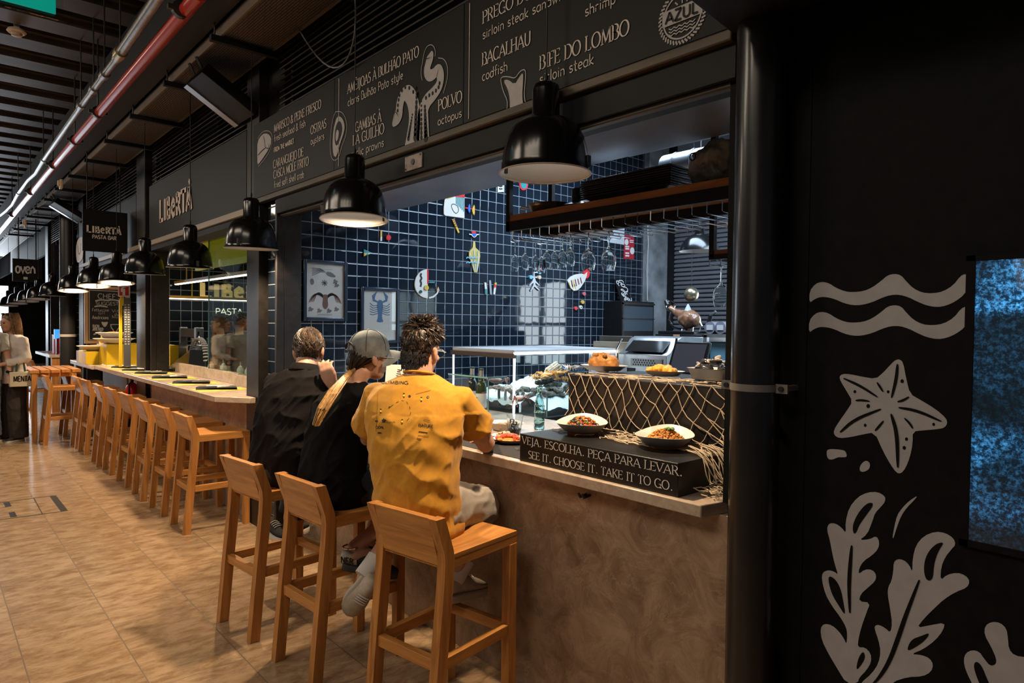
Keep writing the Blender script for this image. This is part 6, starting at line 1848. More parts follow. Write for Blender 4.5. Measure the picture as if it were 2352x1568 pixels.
def oyster(seed):
    rn_ = random.Random(seed); b = MB(); rings = []
    for i in range(7):
        t = i / 6; z = -.012 + .026 * t; k = math.sin(PI * (.12 + .76 * t)) ** .6
        rings.append([(.030 * k * (1 + .18 * rn_.uniform(-1, 1)) * math.cos(a) * (1.25 if math.cos(a) > 0 else 1), .026 * k * (1 + .15 * rn_.uniform(-1, 1)) * math.sin(a), z + .003 * rn_.uniform(-1, 1)) for a in [2 * PI * j / 12 for j in range(12)]])
    return b.loft(rings)
OB = [oyster(s_).build('oyster', OYS, smooth=25) for s_ in range(4)]
oi = 0
for k in range(42):
    src = OB[k % 4]
    o = src if k < 4 else src.copy()
    if k >= 4: COL.objects.link(o)
    q = k / 42
    if k < 24:
        x = X1 - .03 - .13 * rn.random(); y = Y0 + .06 + .62 * ((k * .618) % 1.0); z = icez(x, y) + .02 + rn.uniform(0, .02)
        if k % 2: z += .022
    else:
        x = X1 + .03 + .07 * rn.random(); y = Y0 + .10 + .62 * ((k * .618) % 1.0); z = ice2(x, y) + .016 + .02 * (k % 2)
    o.location = (x, y, z); o.rotation_euler = (rn.uniform(-.5, .5), rn.uniform(-.5, .5), rn.uniform(0, 6)); s_ = rn.uniform(.9, 1.25); o.scale = (s_, s_, s_)
    tag(o, 'dark ridged oyster shell in the heap on the ice of the lit case', 'oyster', 'oysters heaped on the ice')


def crab(c, rz, col, lbl, s=1.0, name='crab'):
    o = thing(name, lbl, 'crab', c, rz, 'crabs and langoustines in the lit case')
    T = lambda p: Vector(c) + Matrix.Rotation(rz, 3, 'Z') @ (Vector(p) * s)
    MB().ell(T((0, 0, .022)), (.052 * s, .038 * s, .02 * s), Matrix.Rotation(rz, 3, 'Z'), 16, 10).build('shell', col, o)
    for sd in (-1, 1):
        for k in range(4):
            a = math.radians(-35 + 25 * k)
            MB().tube([T((sd * .04, .01 * (k - 1.5), .018)), T((sd * (.085 - .005 * k), .045 * math.sin(a) - .01, .045)), T((sd * (.115 - .01 * k), .075 * math.sin(a) - .015, .004))], [.006 * s, .005 * s, .002 * s], 6).build('leg', col, o)
        MB().tube([T((sd * .035, .03, .02)), T((sd * .065, .065, .035)), T((sd * .04, .10, .03)), T((sd * .02, .12, .028))], [.007 * s, .010 * s, .014 * s, .003 * s], 8).build('claw', col, o)
CRO = mat('crab_orange', (.62, .26, .04), .35, var=.35, scale=40); CRB = mat('crab_blue', (.06, .16, .30), .35, var=.4, scale=40); CRR = mat('crab_brown_red', (.28, .10, .06), .4, var=.4, scale=50); CRP = mat('crab_pale', (.50, .33, .26), .4, var=.3, scale=50)
def onx_(px, py, X): return PX(px, py, X)
for k, (px, py, m_, lb, s_, rz) in enumerate(((1258, 862, CRO, 'orange crab at the left of the orange row above the oysters', .9, .3), (1284, 858, CRO, 'orange crab in the middle of the orange row above the oysters', .9, 1.6), (1299, 872, CRO, 'orange crab next to the netted black box', .8, 2.6), (1232, 868, CRO, 'orange crab over the oysters close to the case corner', .8, -.6),
                                               (1312, 850, CRB, 'blue crab behind the netted black box corner', .95, .9), (1330, 845, CRP, 'pale pink crab beside the blue crab, near the bread', .9, -.5), (1140, 876, CRR, 'brown-red spider crab on the ice behind the wine bottles', 1.0, .4), (1158, 895, CRP, 'pale spider crab in the ice behind the knives', 1.0, 2.0))):
    X_ = X1 - .14 if k < 6 else X1 - .25
    p = onx_(px, py, X_)
    crab((p.x, min(p.y, Y1 - .08), max(icez(p.x, p.y) + .012, p.z - .015)), rz, m_, lb, s_)
# langoustine bundle tied with string
lb_ = thing('langoustine_bundle', 'bundle of razor clams tied with string standing above the crabs', 'shellfish', tuple(PX(1272, 850, X1 - .2)))
p = PX(1272, 850, X1 - .2); rz_ = MB(); ends = MB()
ax = Vector((.35, .75, .55)).normalized(); s1 = ax.orthogonal().normalized(); s2 = ax.cross(s1)
for k in range(46):
    r = .045 * math.sqrt((k + .5) / 46); a = k * 2.4; q = p + s1 * (r * math.cos(a)) + s2 * (r * math.sin(a)); j = rn.uniform(-.008, .008)
    rz_.tube([q - ax * (.05 + j), q + ax * (.055 + j)], .0068, 7)
rz_.build('razor_clams', mat('razor_shell', (.44, .36, .27), .5, var=.4, scale=60), lb_)
MB().tube([p + s1 * (.05 * math.cos(t)) + s2 * (.05 * math.sin(t)) for t in [2 * PI * j / 20 for j in range(20)]], .003, 6, closed=True, cap=False).build('string', ROPE, lb_)
sc2 = thing('spider_crab', 'long-legged reddish crab sprawled over the ice bank beside the glass edge', 'crab', tuple(PX(1192, 925, X1 + .03)), group='crabs and langoustines in the lit case')
p = PX(1192, 925, X1 + .04)
MB().ell(p + Vector((0, 0, .03)), (.035, .04, .022), None, 14, 8).build('shell', CRP, sc2)
for k in range(9):
    a = .35 + k * .62
    MB().tube([p + Vector((.02 * math.cos(a), .02 * math.sin(a), .03)), p + Vector((.03 + .03 * math.cos(a), .07 * math.sin(a), .055 - .015 * (k % 3))), p + Vector((.05 + .03 * math.cos(a), .11 * math.sin(a), .004 - .03 * (k % 2)))], [.006, .0045, .0018], 6).build('leg', CRR, sc2)

# ------------------------------------------------------------------ tiled wall: frames and ceramic pieces
WX_ = -5.10
TW = WX_ + .001
def frame_pic(q0, q1, lbl):
    a = PX(q0[0], q0[1], WX_); b_ = PX(q1[0], q1[1], WX_)
    y0, y1, z1, z0 = a.y, b_.y, a.z, b_.z
    o = thing('picture_frame', lbl, 'picture', (WX_, (y0 + y1) / 2, z0), group='framed prints on the tiled wall')
    w = .030
    MB().bx(WX_, WX_ + .03, y0, y0 + w, z0, z1).bx(WX_, WX_ + .03, y1 - w, y1, z0, z1).bx(WX_, WX_ + .03, y0 + w, y1 - w, z1 - w, z1).bx(WX_, WX_ + .03, y0 + w, y1 - w, z0, z0 + w).build('frame', mat('blue_black_frame', (.012, .022, .040), .25, coat=.3), o, bevel=.006)
    MB().bx(WX_, WX_ + .012, y0 + w * .8, y1 - w * .8, z0 + w * .8, z1 - w * .8).build('print', mat('print_paper', (.46, .44, .40), .8, var=.05, scale=6), o, smooth=0)
    MB().bx(WX_ + .0165, WX_ + .0175, y0 + w * .8, y1 - w * .8, z0 + w * .8, z1 - w * .8).build('glazing', glassy('picture_glass', (1, 1, 1), .86), o, smooth=0)
    return o, y0, y1, z0, z1, sidewall(WX_ + .0128)
o, y0, y1, z0, z1, f_ = frame_pic((694, 594), (795, 738), 'framed print of an octopus and squids on the tiled wall')
dr = MB()
def at2(u, v): return (y0 + (y1 - y0) * u, z0 + (z1 - z0) * v)
OCT = mat('sepia_ink', (.13, .055, .035), .8); OCT2 = mat('grey_ink', (.12, .12, .11), .8)
for sg in (-1, 1):
    for k in range(4):
        P = [(.5 + sg * .02, .38), (.5 + sg * (.08 + .03 * k), .44 + .02 * k), (.5 + sg * (.16 + .05 * k), .52 - .02 * k), (.5 + sg * (.24 + .035 * k), .46 - .05 * k), (.5 + sg * (.22 + .05 * k), .34 - .02 * k), (.5 + sg * (.27 + .03 * k), .31)]
        Q = [q[:2] for q in bez([(a, b_, 0) for a, b_ in P], 12)]
        dr.ribbon([at2(*q) for q in Q], [.016 * (1 - i / 13) + .002 for i in range(13)], f_, .0006)
dr.poly(smoothpts([at2(*q) for q in ((.44, .44), (.56, .44), (.55, .34), (.57, .27), (.53, .20), (.47, .20), (.43, .27), (.45, .34))], 2), f_, .0008)
dr.build('octopus_print', OCT, o, smooth=0)
dr = MB()
dr.poly(smoothpts([at2(*q) for q in ((.50, .80), (.58, .83), (.72, .77), (.74, .73), (.62, .73), (.54, .76))], 2), f_, .0006)
for k in range(6): dr.ribbon([at2(.52, .80), at2(.38, .80 + .012 * k), at2(.20, .74 + .024 * k)], .005, f_, .0006)
dr.poly(smoothpts([at2(*q) for q in ((.18, .58), (.24, .60), (.25, .66), (.20, .70), (.15, .66))], 2), f_, .0006)
for k in range(8): dr.ribbon([at2(.48, .63), at2(.48 + .07 * math.cos(k * PI / 4), .63 + .05 * math.sin(k * PI / 4))], .008, f_, .0006)
for a, b_ in ((.17, .19), (.36, .17), (.58, .17), (.75, .20), (.72, .66), (.75, .60)): dr.poly([at2(a + .05 * math.cos(t) * (1 + .4 * math.cos(3 * t)), b_ + .035 * math.sin(t) * (1 + .3 * math.sin(5 * t))) for t in [2 * PI * i / 22 for i in range(22)]], f_, .0006)
for v in (.85, .115, .10): dr.ribbon([at2(.32, v), at2(.66, v)], .002, f_, .0006)
dr.build('specimen_print', OCT2, o, smooth=0)
o, y0, y1, z0, z1, f_ = frame_pic((826, 658), (914, 788), 'framed print of a blue lobster, its glass mirroring a garden window')
dr = MB()
dr.poly(smoothpts([at2(*q) for q in ((.44, .78), (.56, .78), (.58, .66), (.55, .52), (.56, .44), (.60, .38), (.40, .38), (.44, .44), (.45, .52), (.42, .66))], 2), f_, .0006)
for sg in (-1, 1):
    dr.ribbon([at2(.5 + sg * .06, .74), at2(.5 + sg * .16, .77), at2(.5 + sg * .17, .84), at2(.5 + sg * .08, .93)], [.014, .02, .03, .004], f_, .0006)
    for k in range(5): dr.ribbon([at2(.5 + sg * .06, .68 - .035 * k), at2(.5 + sg * .18, .67 - .04 * k), at2(.5 + sg * .26, .72 - .05 * k)], .006, f_, .0006)
dr.build('lobster_print', mat('blue_ink', (.05, .11, .20), .8), o, smooth=0)
# ceramic pieces
RED_ = mat('glaze_red', (.62, .03, .035), .2, coat=.3); CRM = mat('glaze_cream', (.58, .55, .50), .3); YEL = mat('glaze_ochre', (.55, .36, .05), .3); TEAL = mat('glaze_teal', (.03, .22, .24), .25); INKD = mat('glaze_black', (.02, .02, .025), .3); BLUE = mat('glaze_blue', (.03, .12, .45), .25); SKYB = mat('glaze_sky', (.14, .38, .50), .25)
def piece(name, lbl, pts, m_, cat='wall ornament', rd=0, th=.014):
    q = px2(WX_, pts); q = smoothpts(q, rd) if rd else q
    cy = sum(a for a, b_ in q) / len(q); cz = sum(b_ for a, b_ in q) / len(q)
    o = thing(name, lbl, cat, (WX_, cy, cz), group='ceramic pieces on the tiled wall')
    MB().poly(q, sidewall(TW), th).build('body', m_, o, bevel=.002)
    return o
def deco(o, name, pts, m_, w=None, th=.016, rd=0):
    q = px2(WX_, pts)
    if w: MB().ribbon(smoothpts(q, 2, False) if rd else q, w, sidewall(TW), th).build(name, m_, o, smooth=0)
    else: MB().poly(smoothpts(q, rd) if rd else q, sidewall(TW), th).build(name, m_, o, smooth=0)
def zz(pts): return [(840 + a / 7.128, 460 + b / 7.128) for a, b in pts]
def zk(pts): return [(1160 + a / 7.128, 600 + b / 7.128) for a, b in pts]
def z5b(pts): return [(620 + a / 3.563, 420 + b / 3.563) for a, b in pts]
o = piece('ceramic_plaque', 'pale square ceramic fish head with a red and yellow edge high on the tiles', z5b([(1415, 200), (1422, 140), (1445, 112), (1510, 95), (1585, 92), (1585, 290), (1430, 270), (1415, 255)]), CRM)
deco(o, 'red_band', z5b([(1512, 95), (1585, 92), (1585, 122), (1512, 116)]), RED_); deco(o, 'yellow_band', z5b([(1435, 120), (1450, 108), (1512, 95), (1512, 112), (1440, 136)]), YEL)
for k in range(6): deco(o, 'stripe', z5b([(1517 + 12 * k, 118), (1517 + 12 * k, 175 + 12 * k)]), TEAL, .010)
deco(o, 'eye_line', z5b([(1485, 175), (1475, 190), (1490, 230), (1515, 255), (1535, 235), (1535, 205), (1515, 180), (1490, 172), (1478, 180)]), INKD, .006, rd=1)
o = piece('ceramic_fish', 'little blue and ochre ceramic fish beside the pale fish head', z5b([(1592, 200), (1680, 214), (1680, 222), (1592, 210)]), RED_)
deco(o, 'blue_fin', z5b([(1632, 168), (1615, 190), (1612, 225), (1632, 255)]), BLUE, rd=1); deco(o, 'ochre_fin', z5b([(1668, 168), (1645, 215), (1652, 250), (1668, 272)]), YEL, rd=1)
o = piece('ceramic_stick', 'slanted ceramic stick, striped maroon above and yellow below', z5b([(1483, 298), (1500, 294), (1545, 406), (1534, 412)]), YEL)
for k in range(4): deco(o, 'stripe', z5b([(1488 + 7 * k, 302 + 17 * k), (1505 + 7 * k, 298 + 17 * k), (1508 + 7 * k, 305 + 17 * k), (1491 + 7 * k, 309 + 17 * k)]), mat('glaze_maroon', (.15, .02, .03), .3))
o = piece('ceramic_chip', 'thin upright ceramic chip, ochre above grey, near the red dot', z5b([(898, 388), (912, 388), (911, 440), (897, 440)]), YEL); deco(o, 'grey_half', z5b([(898, 440), (911, 440), (909, 476), (896, 476)]), CRM)
piece('ceramic_dot', 'round red ceramic dot alone on the upper tiles', z5b([(945 + 20 + 20 * math.cos(t), 448 + 23 * math.sin(t)) for t in [2 * PI * i / 16 for i in range(16)]]), RED_)
o = piece('ceramic_triangle', 'small triangular ceramic flag in teal, ochre and white', z5b([(762, 542), (830, 574), (762, 602)]), TEAL); deco(o, 'ochre_part', z5b([(762, 574), (795, 574), (762, 602)]), YEL); deco(o, 'white_part', z5b([(795, 574), (830, 574), (795, 588)]), CRM)
o = piece('ceramic_half_moon', 'big white ceramic half moon with a red edge and a wavy line', z5b([(1285, 706)] + [(1290 + 113 * math.cos(math.radians(t)), 826 - 120 * math.sin(math.radians(t))) for t in range(95, 266, 12)] + [(1285, 948)]), CRM)
deco(o, 'red_edge', z5b([(1279, 710), (1290, 706), (1289, 825), (1279, 826)]), RED_); deco(o, 'wavy_line', z5b([(1232, 740), (1222, 760), (1236, 780), (1220, 800), (1232, 820), (1224, 850)]), INKD, .018, rd=1)
deco(o, 'ochre_knob', z5b([(1270 + 18 * math.cos(t), 858 + 20 * math.sin(t)) for t in [2 * PI * i / 14 for i in range(14)]]), YEL, th=.025); deco(o, 'green_knob', z5b([(1224 + 12 * math.cos(t), 890 + 13 * math.sin(t)) for t in [2 * PI * i / 14 for i in range(14)]]), mat('glaze_green', (.01, .06, .05), .3), th=.022)
o = piece('ceramic_arrow', 'curved pale ceramic arrow with a teal bar right of the half moon', z5b([(1294, 934), (1330, 925), (1358, 900), (1366, 876), (1376, 880), (1366, 908), (1336, 938), (1294, 948)]), CRM)
deco(o, 'arrow_tip', z5b([(1356, 880), (1370, 848), (1380, 884)]), mat('glaze_peach', (.6, .36, .2), .3))
deco(o, 'teal_bar', z5b([(1294, 806), (1340, 808), (1340, 820), (1294, 818)]), TEAL)
o = piece('ceramic_button', 'round ceramic piece half red half navy with a white rim above the bottle', z5b([(1641 + 2, 413), (1645, 400), (1662, 392), (1678, 400), (1682, 413)]), RED_); deco(o, 'navy_half', z5b([(1643, 414), (1682, 414), (1676, 435), (1663, 443), (1650, 435)]), BLUE); deco(o, 'white_line', z5b([(1622, 420), (1642, 424), (1652, 438), (1663, 444), (1675, 438), (1684, 424), (1702, 422)]), CRM, .010)
o = piece('ceramic_bottle', 'tall striped yellow ceramic bottle shape high on the tiles', z5b([(1656, 478), (1672, 478), (1676, 530), (1710, 560), (1714, 600), (1700, 680), (1690, 732), (1664, 732), (1640, 650), (1620, 600), (1622, 565), (1652, 530)]), mat('glaze_mustard', (.48, .36, .12), .35))
for k in range(7): deco(o, 'stripe', z5b([(1630 + 12 * k, 565 + (12 if k in (0, 6) else -20 * (1 - abs(k - 3) / 3))), (1645 + 8 * k, 640 + 5 * k), (1663 + 4 * k, 720)]), (CRM, YEL, TEAL)[k % 3], .006)
for dz in (0, 38): deco(o, 'wave', z5b([(1595 + 13 * i, 612 + dz + 7 * (-1) ** i) for i in range(8)]), SKYB, .010, th=.022, rd=1)
for k, (a, h0, h1, m_, lb) in enumerate(((1758, 815, 912, TEAL, 'leaning pale and teal ceramic stick, left of three'), (1796, 797, 912, mat('glaze_grey', (.25, .27, .29), .3), 'plain grey ceramic stick, middle of three'), (1832, 818, 912, RED_, 'ceramic stick with yellow and red top, right of three'))):
    o = piece('ceramic_stick', lb, z5b([(a - 8 + (8 if k == 2 else -2), h0), (a + 8 + (8 if k == 2 else -2), h0), (a + 8 - (4 if k == 2 else -6), h1), (a - 8 - (4 if k == 2 else -6), h1)]), CRM if k != 1 else m_)
    if k == 0: deco(o, 'teal_half', z5b([(1752, 868), (1768, 868), (1772, 912), (1758, 912)]), TEAL)
    if k == 2: deco(o, 'red_part', z5b([(1830, 832), (1846, 832), (1843, 855), (1828, 855)]), RED_); deco(o, 'yellow_part', z5b([(1833, 816), (1848, 816), (1846, 832), (1830, 832)]), YEL)
# fish bone, cup and dots farther along the wall
o = piece('ceramic_fish_bone', 'pale ceramic fish skeleton with coloured round knobs', zk([(450, -40), (472, -40), (470, 250), (490, 320), (550, 390), (540, 400), (480, 350), (485, 395), (552, 472), (545, 485), (465, 415), (412, 495), (404, 485), (450, 395), (450, 350), (392, 402), (386, 392), (440, 320), (455, 250)]), mat('glaze_silver', (.42, .43, .45), .3))
for a, b_, m_, sx in ((560, 95, mat('glaze_pink', (.50, .10, .14), .3), 470), (545, 180, SKYB, 465), (540, 262, mat('glaze_sand', (.50, .42, .27), .3), 470), (400, 260, SKYB, 460)):
    deco(o, 'rib', zk([(sx, b_ - 12), (a, b_ - 12), (a, b_ + 12), (sx, b_ + 12)]), MATS['glaze_silver']); deco(o, 'knob', zk([(a + 26 * math.cos(t), b_ + 32 * math.sin(t)) for t in [2 * PI * i / 14 for i in range(14)]]), m_, th=.026)
o = piece('ceramic_horn', 'tilted cream ceramic horn with dark red stripes and a red disc', zk([(1005, 315), (1060, 250), (1140, 215), (1240, 200), (1290, 215), (1332, 172), (1325, 240), (1290, 330), (1225, 430), (1170, 475), (1110, 485), (1060, 440)]), CRM)
deco(o, 'red_disc', zk([(1326 + 50 * math.cos(t), 196 + 85 * math.sin(t)) for t in [2 * PI * i / 20 for i in range(20)]]), RED_, th=.010)
for k, (a, b_, m_) in enumerate(((1068, 310, 0), (1100, 305, 1), (1130, 295, 0), (1172, 285, 0), (1215, 265, 0))): deco(o, 'stripe', zk([(a, b_), (a + 22, b_ + (110 if k < 3 else 95))]), MATS['glaze_maroon'] if not m_ else YEL, .016)
for k in range(3): deco(o, 'stripe', zk([(1025 + 45 * k, 345 + 15 * k), (1060 + 42 * k, 440 + 10 * k)]), YEL, .010)
for a, b_, m_, lb in ((1280, 533, MATS['glaze_pink'], 'pink ceramic button below the horn'), (1255, 668, YEL, 'ochre ceramic button low on the tiles'), (1224, 752, CRM, 'white ceramic button with a dark centre'), (1142, 768, RED_, 'small red ceramic button, lowest at left')):
    o = piece('ceramic_button', lb, zk([(a + 24 * math.cos(t), b_ + 31 * math.sin(t)) for t in [2 * PI * i / 16 for i in range(16)]]), m_, th=.02)
    deco(o, 'centre', zk([(a + 8 * math.cos(t), b_ + 10 * math.sin(t)) for t in [2 * PI * i / 10 for i in range(10)]]), INKD if m_ is CRM else m_, th=.023)
o = thing('notice', 'red notice with white circles fixed high on the tiled wall', 'notice', tuple(PX(1443, 567, WX_)))
q = px2(WX_, [(1434, 537), (1456, 540), (1455, 596), (1432, 594)])
MB().poly(q, sidewall(TW), .006).build('sheet', mat('notice_red', (.42, .02, .035), .5), o, smooth=0)
t = MB(); f_ = sidewall(TW + .0065)
for a, b_, r in ((1438, 556, 4.5), (1451, 576, 5)): t.poly(px2(WX_, [(a + r * math.cos(k), b_ + r * 1.6 * math.sin(k)) for k in [2 * PI * i / 18 for i in range(18)]]), f_, .0006)
for b_ in (566, 571, 581, 587): t.ribbon(px2(WX_, [(1435, b_), (1444, b_ + .5)]), .018, f_, .0006)
for b_ in (552, 556): t.ribbon(px2(WX_, [(1445, b_), (1454, b_ + .5)]), .012, f_, .0006)
t.build('lettering', mat('notice_white', (.7, .68, .66), .6), o, smooth=0)
o = thing('notice', 'white paper notice half hidden behind the hanging wine glasses', 'notice', tuple(PX(1420, 530, WX_)))
MB().poly(px2(WX_, [(1395, 510), (1434, 512), (1433, 562), (1395, 556)]), sidewall(TW), .004).build('sheet', mat('notice_paper', (.50, .52, .54), .7), o, smooth=0)
o = thing('notice', 'small round parking-style sign, red ring and green, above the shelf frame', 'notice', tuple(PX(1202, 425, WX_)))
MB().poly(px2(WX_, [(1202 + 10 * math.cos(k), 424 + 13 * math.sin(k)) for k in [2 * PI * i / 20 for i in range(20)]]), sidewall(TW), .006).build('ring', RED_, o, smooth=0); MB().poly(px2(WX_, [(1202 + 7 * math.cos(k), 424 + 9.5 * math.sin(k)) for k in [2 * PI * i / 20 for i in range(20)]]), sidewall(TW), .009).build('disc', TEAL, o, smooth=0)
o = thing('notice', 'small pale card with dark wavy lines at the top of the tiles', 'notice', tuple(PX(1149, 432, WX_)))
MB().poly(px2(WX_, [(1142, 422), (1156, 421), (1156, 441), (1142, 441)]), sidewall(TW), .006).build('card', CRM, o, smooth=0)
t = MB()
for b_ in (428, 434): t.ribbon(px2(WX_, [(1145 + 2 * i, b_ + (-1) ** i) for i in range(5)]), .012, sidewall(TW + .0065), .0006)
t.build('wave', INKD, o, smooth=0)
o = thing('wall_socket', 'pale double wall socket on the dark tiles under the glasses', 'socket', tuple(PX(1400, 614, WX_)))
MB().poly(px2(WX_, [(1391, 606), (1410, 607), (1410, 622), (1391, 622)]), sidewall(TW), .012).build('plate', mat('socket_grey', (.28, .30, .33), .4), o, bevel=.003)
MB().poly(px2(WX_, [(1397 + 3 * math.cos(k), 613 + 4 * math.sin(k)) for k in [2 * PI * i / 12 for i in range(12)]]), sidewall(TW), .014).build('socket_hole', INKD, o, smooth=0)

# ------------------------------------------------------------------ hanging shelf with the glass rack
SH = thing('hanging_shelf', 'hanging steel shelf with a wooden board and a glass rack over the seafood bar', 'shelf', (-2.2, 2.95, 2.3))
S0, S1, SY0, SY1 = -3.36, -1.26, 2.90, 3.32
wz = PY(1160, 508, SY0).z
MB().bx(S0 + .03, S1, SY0 + .004, SY1, wz - .008, wz + .034).build('board', wood('shelf_wood', (.36, .15, .045), (.19, .07, .02)), SH, bevel=.002)
MB().bx(S0, S1, SY0, SY0 + .03, wz - .07, wz - .008).bx(S0, S1, SY1 - .03, SY1, wz - .07, wz - .008).bx(S0, S0 + .03, SY0, SY1, wz - .07, wz - .008).build('frame', BLK, SH, bevel=.002)
for yy in (SY0, SY1 - .03): MB().bx(S0, S0 + .035, yy, yy + .03, wz - .07, 4.27 if yy > SY0 else 2.624).build('upright', BLK, SH)
MB().bx(S0, S0 + .035, SY0 + .03, SY1, wz + .30, wz + .33).build('cross_rail', BLK, SH)
rk = MB(); xs_ = []
x = S0 + .06
while x < S1 - .05:
    zt = wz - .075
    rk.tube([(x, SY0 + .01, zt), (x, SY0 + .01, zt - .045), (x, SY0 + .02, zt - .05), (x, SY1 + .06, zt - .05), (x, SY1 + .07, zt - .04), (x, SY1 + .05, zt - .02)], .0035, 6)
    xs_.append(x); x += .085
rk.build('glass_rack', CHROME, SH)


def wineglass(c, kind, lbl):
    """hung by its foot: c is the foot"""
    o = thing('wine_glass', lbl, 'wine glass', c, group='wine glasses hung upside down in the rack')
    if kind == 'big': P = [(.0375, .0), (.034, -.004), (.006, -.012), (.0038, -.03), (.0038, -.095), (.010, -.108), (.034, -.13), (.0445, -.165), (.044, -.20), (.037, -.235), (.0355, -.235), (.0425, -.20), (.0428, -.165), (.032, -.132), (.006, -.112)]
    else: P = [(.033, .0), (.030, -.004), (.005, -.010), (.0034, -.03), (.0034, -.085), (.009, -.095), (.023, -.115), (.0285, -.145), (.028, -.175), (.023, -.205), (.0218, -.205), (.0265, -.175), (.0268, -.145), (.021, -.117), (.005, -.098)]
    MB().lathe(P, 22, c).build('glass', GLASS, o, smooth=60)
fz = wz - .075 - .042
def foot(px, py, y): p = PY(px, py, y); return (p.x, p.y, fz)
wineglass(foot(1352, 515, 3.00), 'big', 'large wine glass hung in the rack, left of the two big ones')
wineglass(foot(1399, 510, 3.03), 'big', 'large wine glass hung in the rack, right of the two big ones')
for k, (px, y) in enumerate(((1184, 3.02), (1207, 3.0), (1231, 3.12), (1245, 3.22), (1257, 3.00), (1275, 3.05), (1293, 3.0), (1311, 2.98))):
    wineglass(foot(px, 520, y), 'small', ('first', 'second', 'third', 'fourth', 'fifth', 'sixth', 'seventh', 'eighth')[k] + ' small wine glass in the rack, counted from the shelf end')
# things on the shelf
pn = thing('frying_pan', 'steel frying pan resting on the wooden shelf', 'pan', tuple(PY(1262, 478, 3.08)))
p = PY(1265, 470, 3.08); p.z = wz + .036
MB().lathe([(.001, .002), (.10, 0), (.12, .008), (.15, .06), (.154, .06), (.148, .055), (.115, .012), (.001, .008)], 32, p).build('pan', mat('used_steel', (.38, .32, .26), .25, metal=.9, var=.25, scale=20), pn, smooth=50)
MB().tube([p + Vector((-.13, -.06, .05)), p + Vector((-.17, -.10, .062)), p + Vector((-.19, -.10, .05)), p + Vector((-.16, -.06, .045))], .006, 6).build('handle', CHROME, pn)
hp_ = thing('black_pan', 'black pan with a tall lid knob beside the steel frying pan', 'pan', tuple(PY(1320, 455, 3.06)))
p = PY(1325, 470, 3.1); p.z = wz + .036
MB().lathe([(.001, 0), (.10, 0), (.125, .025), (.06, .045), (.035, .06), (.033, .13), (.03, .14), (.001, .14)], 28, p).build('body', BLKS, hp_, smooth=40)
tr1 = thing('oven_tray', 'shallow dark oven tray on the wooden shelf', 'tray', tuple(PY(1420, 430, 3.05)))
a = PY(1350, 455, 2.98).x; b_ = PY(1490, 430, 2.98).x
MB().loft([[(a + k, 2.95 + k * .5, z), (b_ - k, 2.95 + k * .5, z), (b_ - k, 3.25 - k * .5, z), (a + k, 3.25 - k * .5, z)] for k, z in ((.05, wz + .036), (.0, wz + .07), (-.012, wz + .074), (-.004, wz + .074), (.05, wz + .045))], cap=True).build('tray', mat('tray_brown', (.085, .07, .058), .35, metal=.7), tr1, bevel=.004)
st_ = thing('tray_stack', 'stack of thin black baking sheets on the wooden shelf', 'tray stack', tuple(PY(1450, 400, 3.1)))
a = PY(1345, 430, 3.08).x; b_ = PY(1555, 400, 3.08).x
for k in range(9): MB().bx(a + .006 * (k % 3), b_ - .004 * (k % 2), 3.02 + .003 * (k % 2), 3.28, wz + .078 + .013 * k, wz + .088 + .013 * k).build('baking_sheet', BLKS, st_, bevel=.003)
bg_ = thing('plastic_bag', 'crumpled clear plastic bag with brown contents at the shelf end', 'bag', tuple(PY(1610, 390, 3.05)))
a = PY(1562, 420, 3.0).x
b = MB(); b.ell((a + .17, 3.10, wz + .16), (.17, .11, .125), None, 20, 12)
melt(b, 'bag', mat('bag_film', (.42, .45, .42), .25, coat=.3, var=.5, scale=9, color2=(.10, .065, .045)), .012, 2, bg_, lambda co, n: .022 * noise.noise(co * 16) + .01 * noise.noise(co * 40))
t = MB(); f2 = facade(2.985)
t.poly([(a + .085 + .020 * math.cos(k), wz + .19 + .022 * math.sin(k)) for k in [2 * PI * i / 20 for i in range(20)]], f2, .001, holes=[[(a + .085 + .014 * math.cos(k), wz + .19 + .016 * math.sin(k)) for k in [2 * PI * i / 20 for i in range(20)]]])
t.build('printed_ring', BLK, bg_, smooth=0)
# second shelf corner at the right jamb
s2 = thing('hanging_shelf', 'second hanging shelf with a wooden base, just seen by the right jamb', 'shelf', tuple(PY(1650, 560, 3.3)))
a = PY(1628, 580, 3.3); z_b = a.z; z_t = PY(1630, 498, 3.3).z
MB().bx(a.x, a.x + .03, 3.3, 3.33, z_b - .03, 4.27).bx(a.x, a.x + .8, 3.3, 3.33, z_b - .04, z_b - .012).bx(a.x, a.x + .03, 3.33, 3.62, z_b - .04, z_b - .012).build('frame', BLK, s2)
MB().bx(a.x + .03, a.x + .8, 3.305, 3.62, z_b - .012, z_b + .012).build('board', MATS['shelf_wood'], s2)
rk = MB()
for k in range(4): rk.tube([(a.x + .0 + .07 * k, 3.31, z_b - .04), (a.x + .07 * k, 3.31, z_b - .07), (a.x + .07 * k, 3.58, z_b - .07)], .0035, 6)
rk.build('glass_rack', CHROME, s2)
wineglass((PY(1657, 600, 3.40).x, 3.40, z_b - .062), 'big', 'wine glass hung below the second shelf at the right jamb')

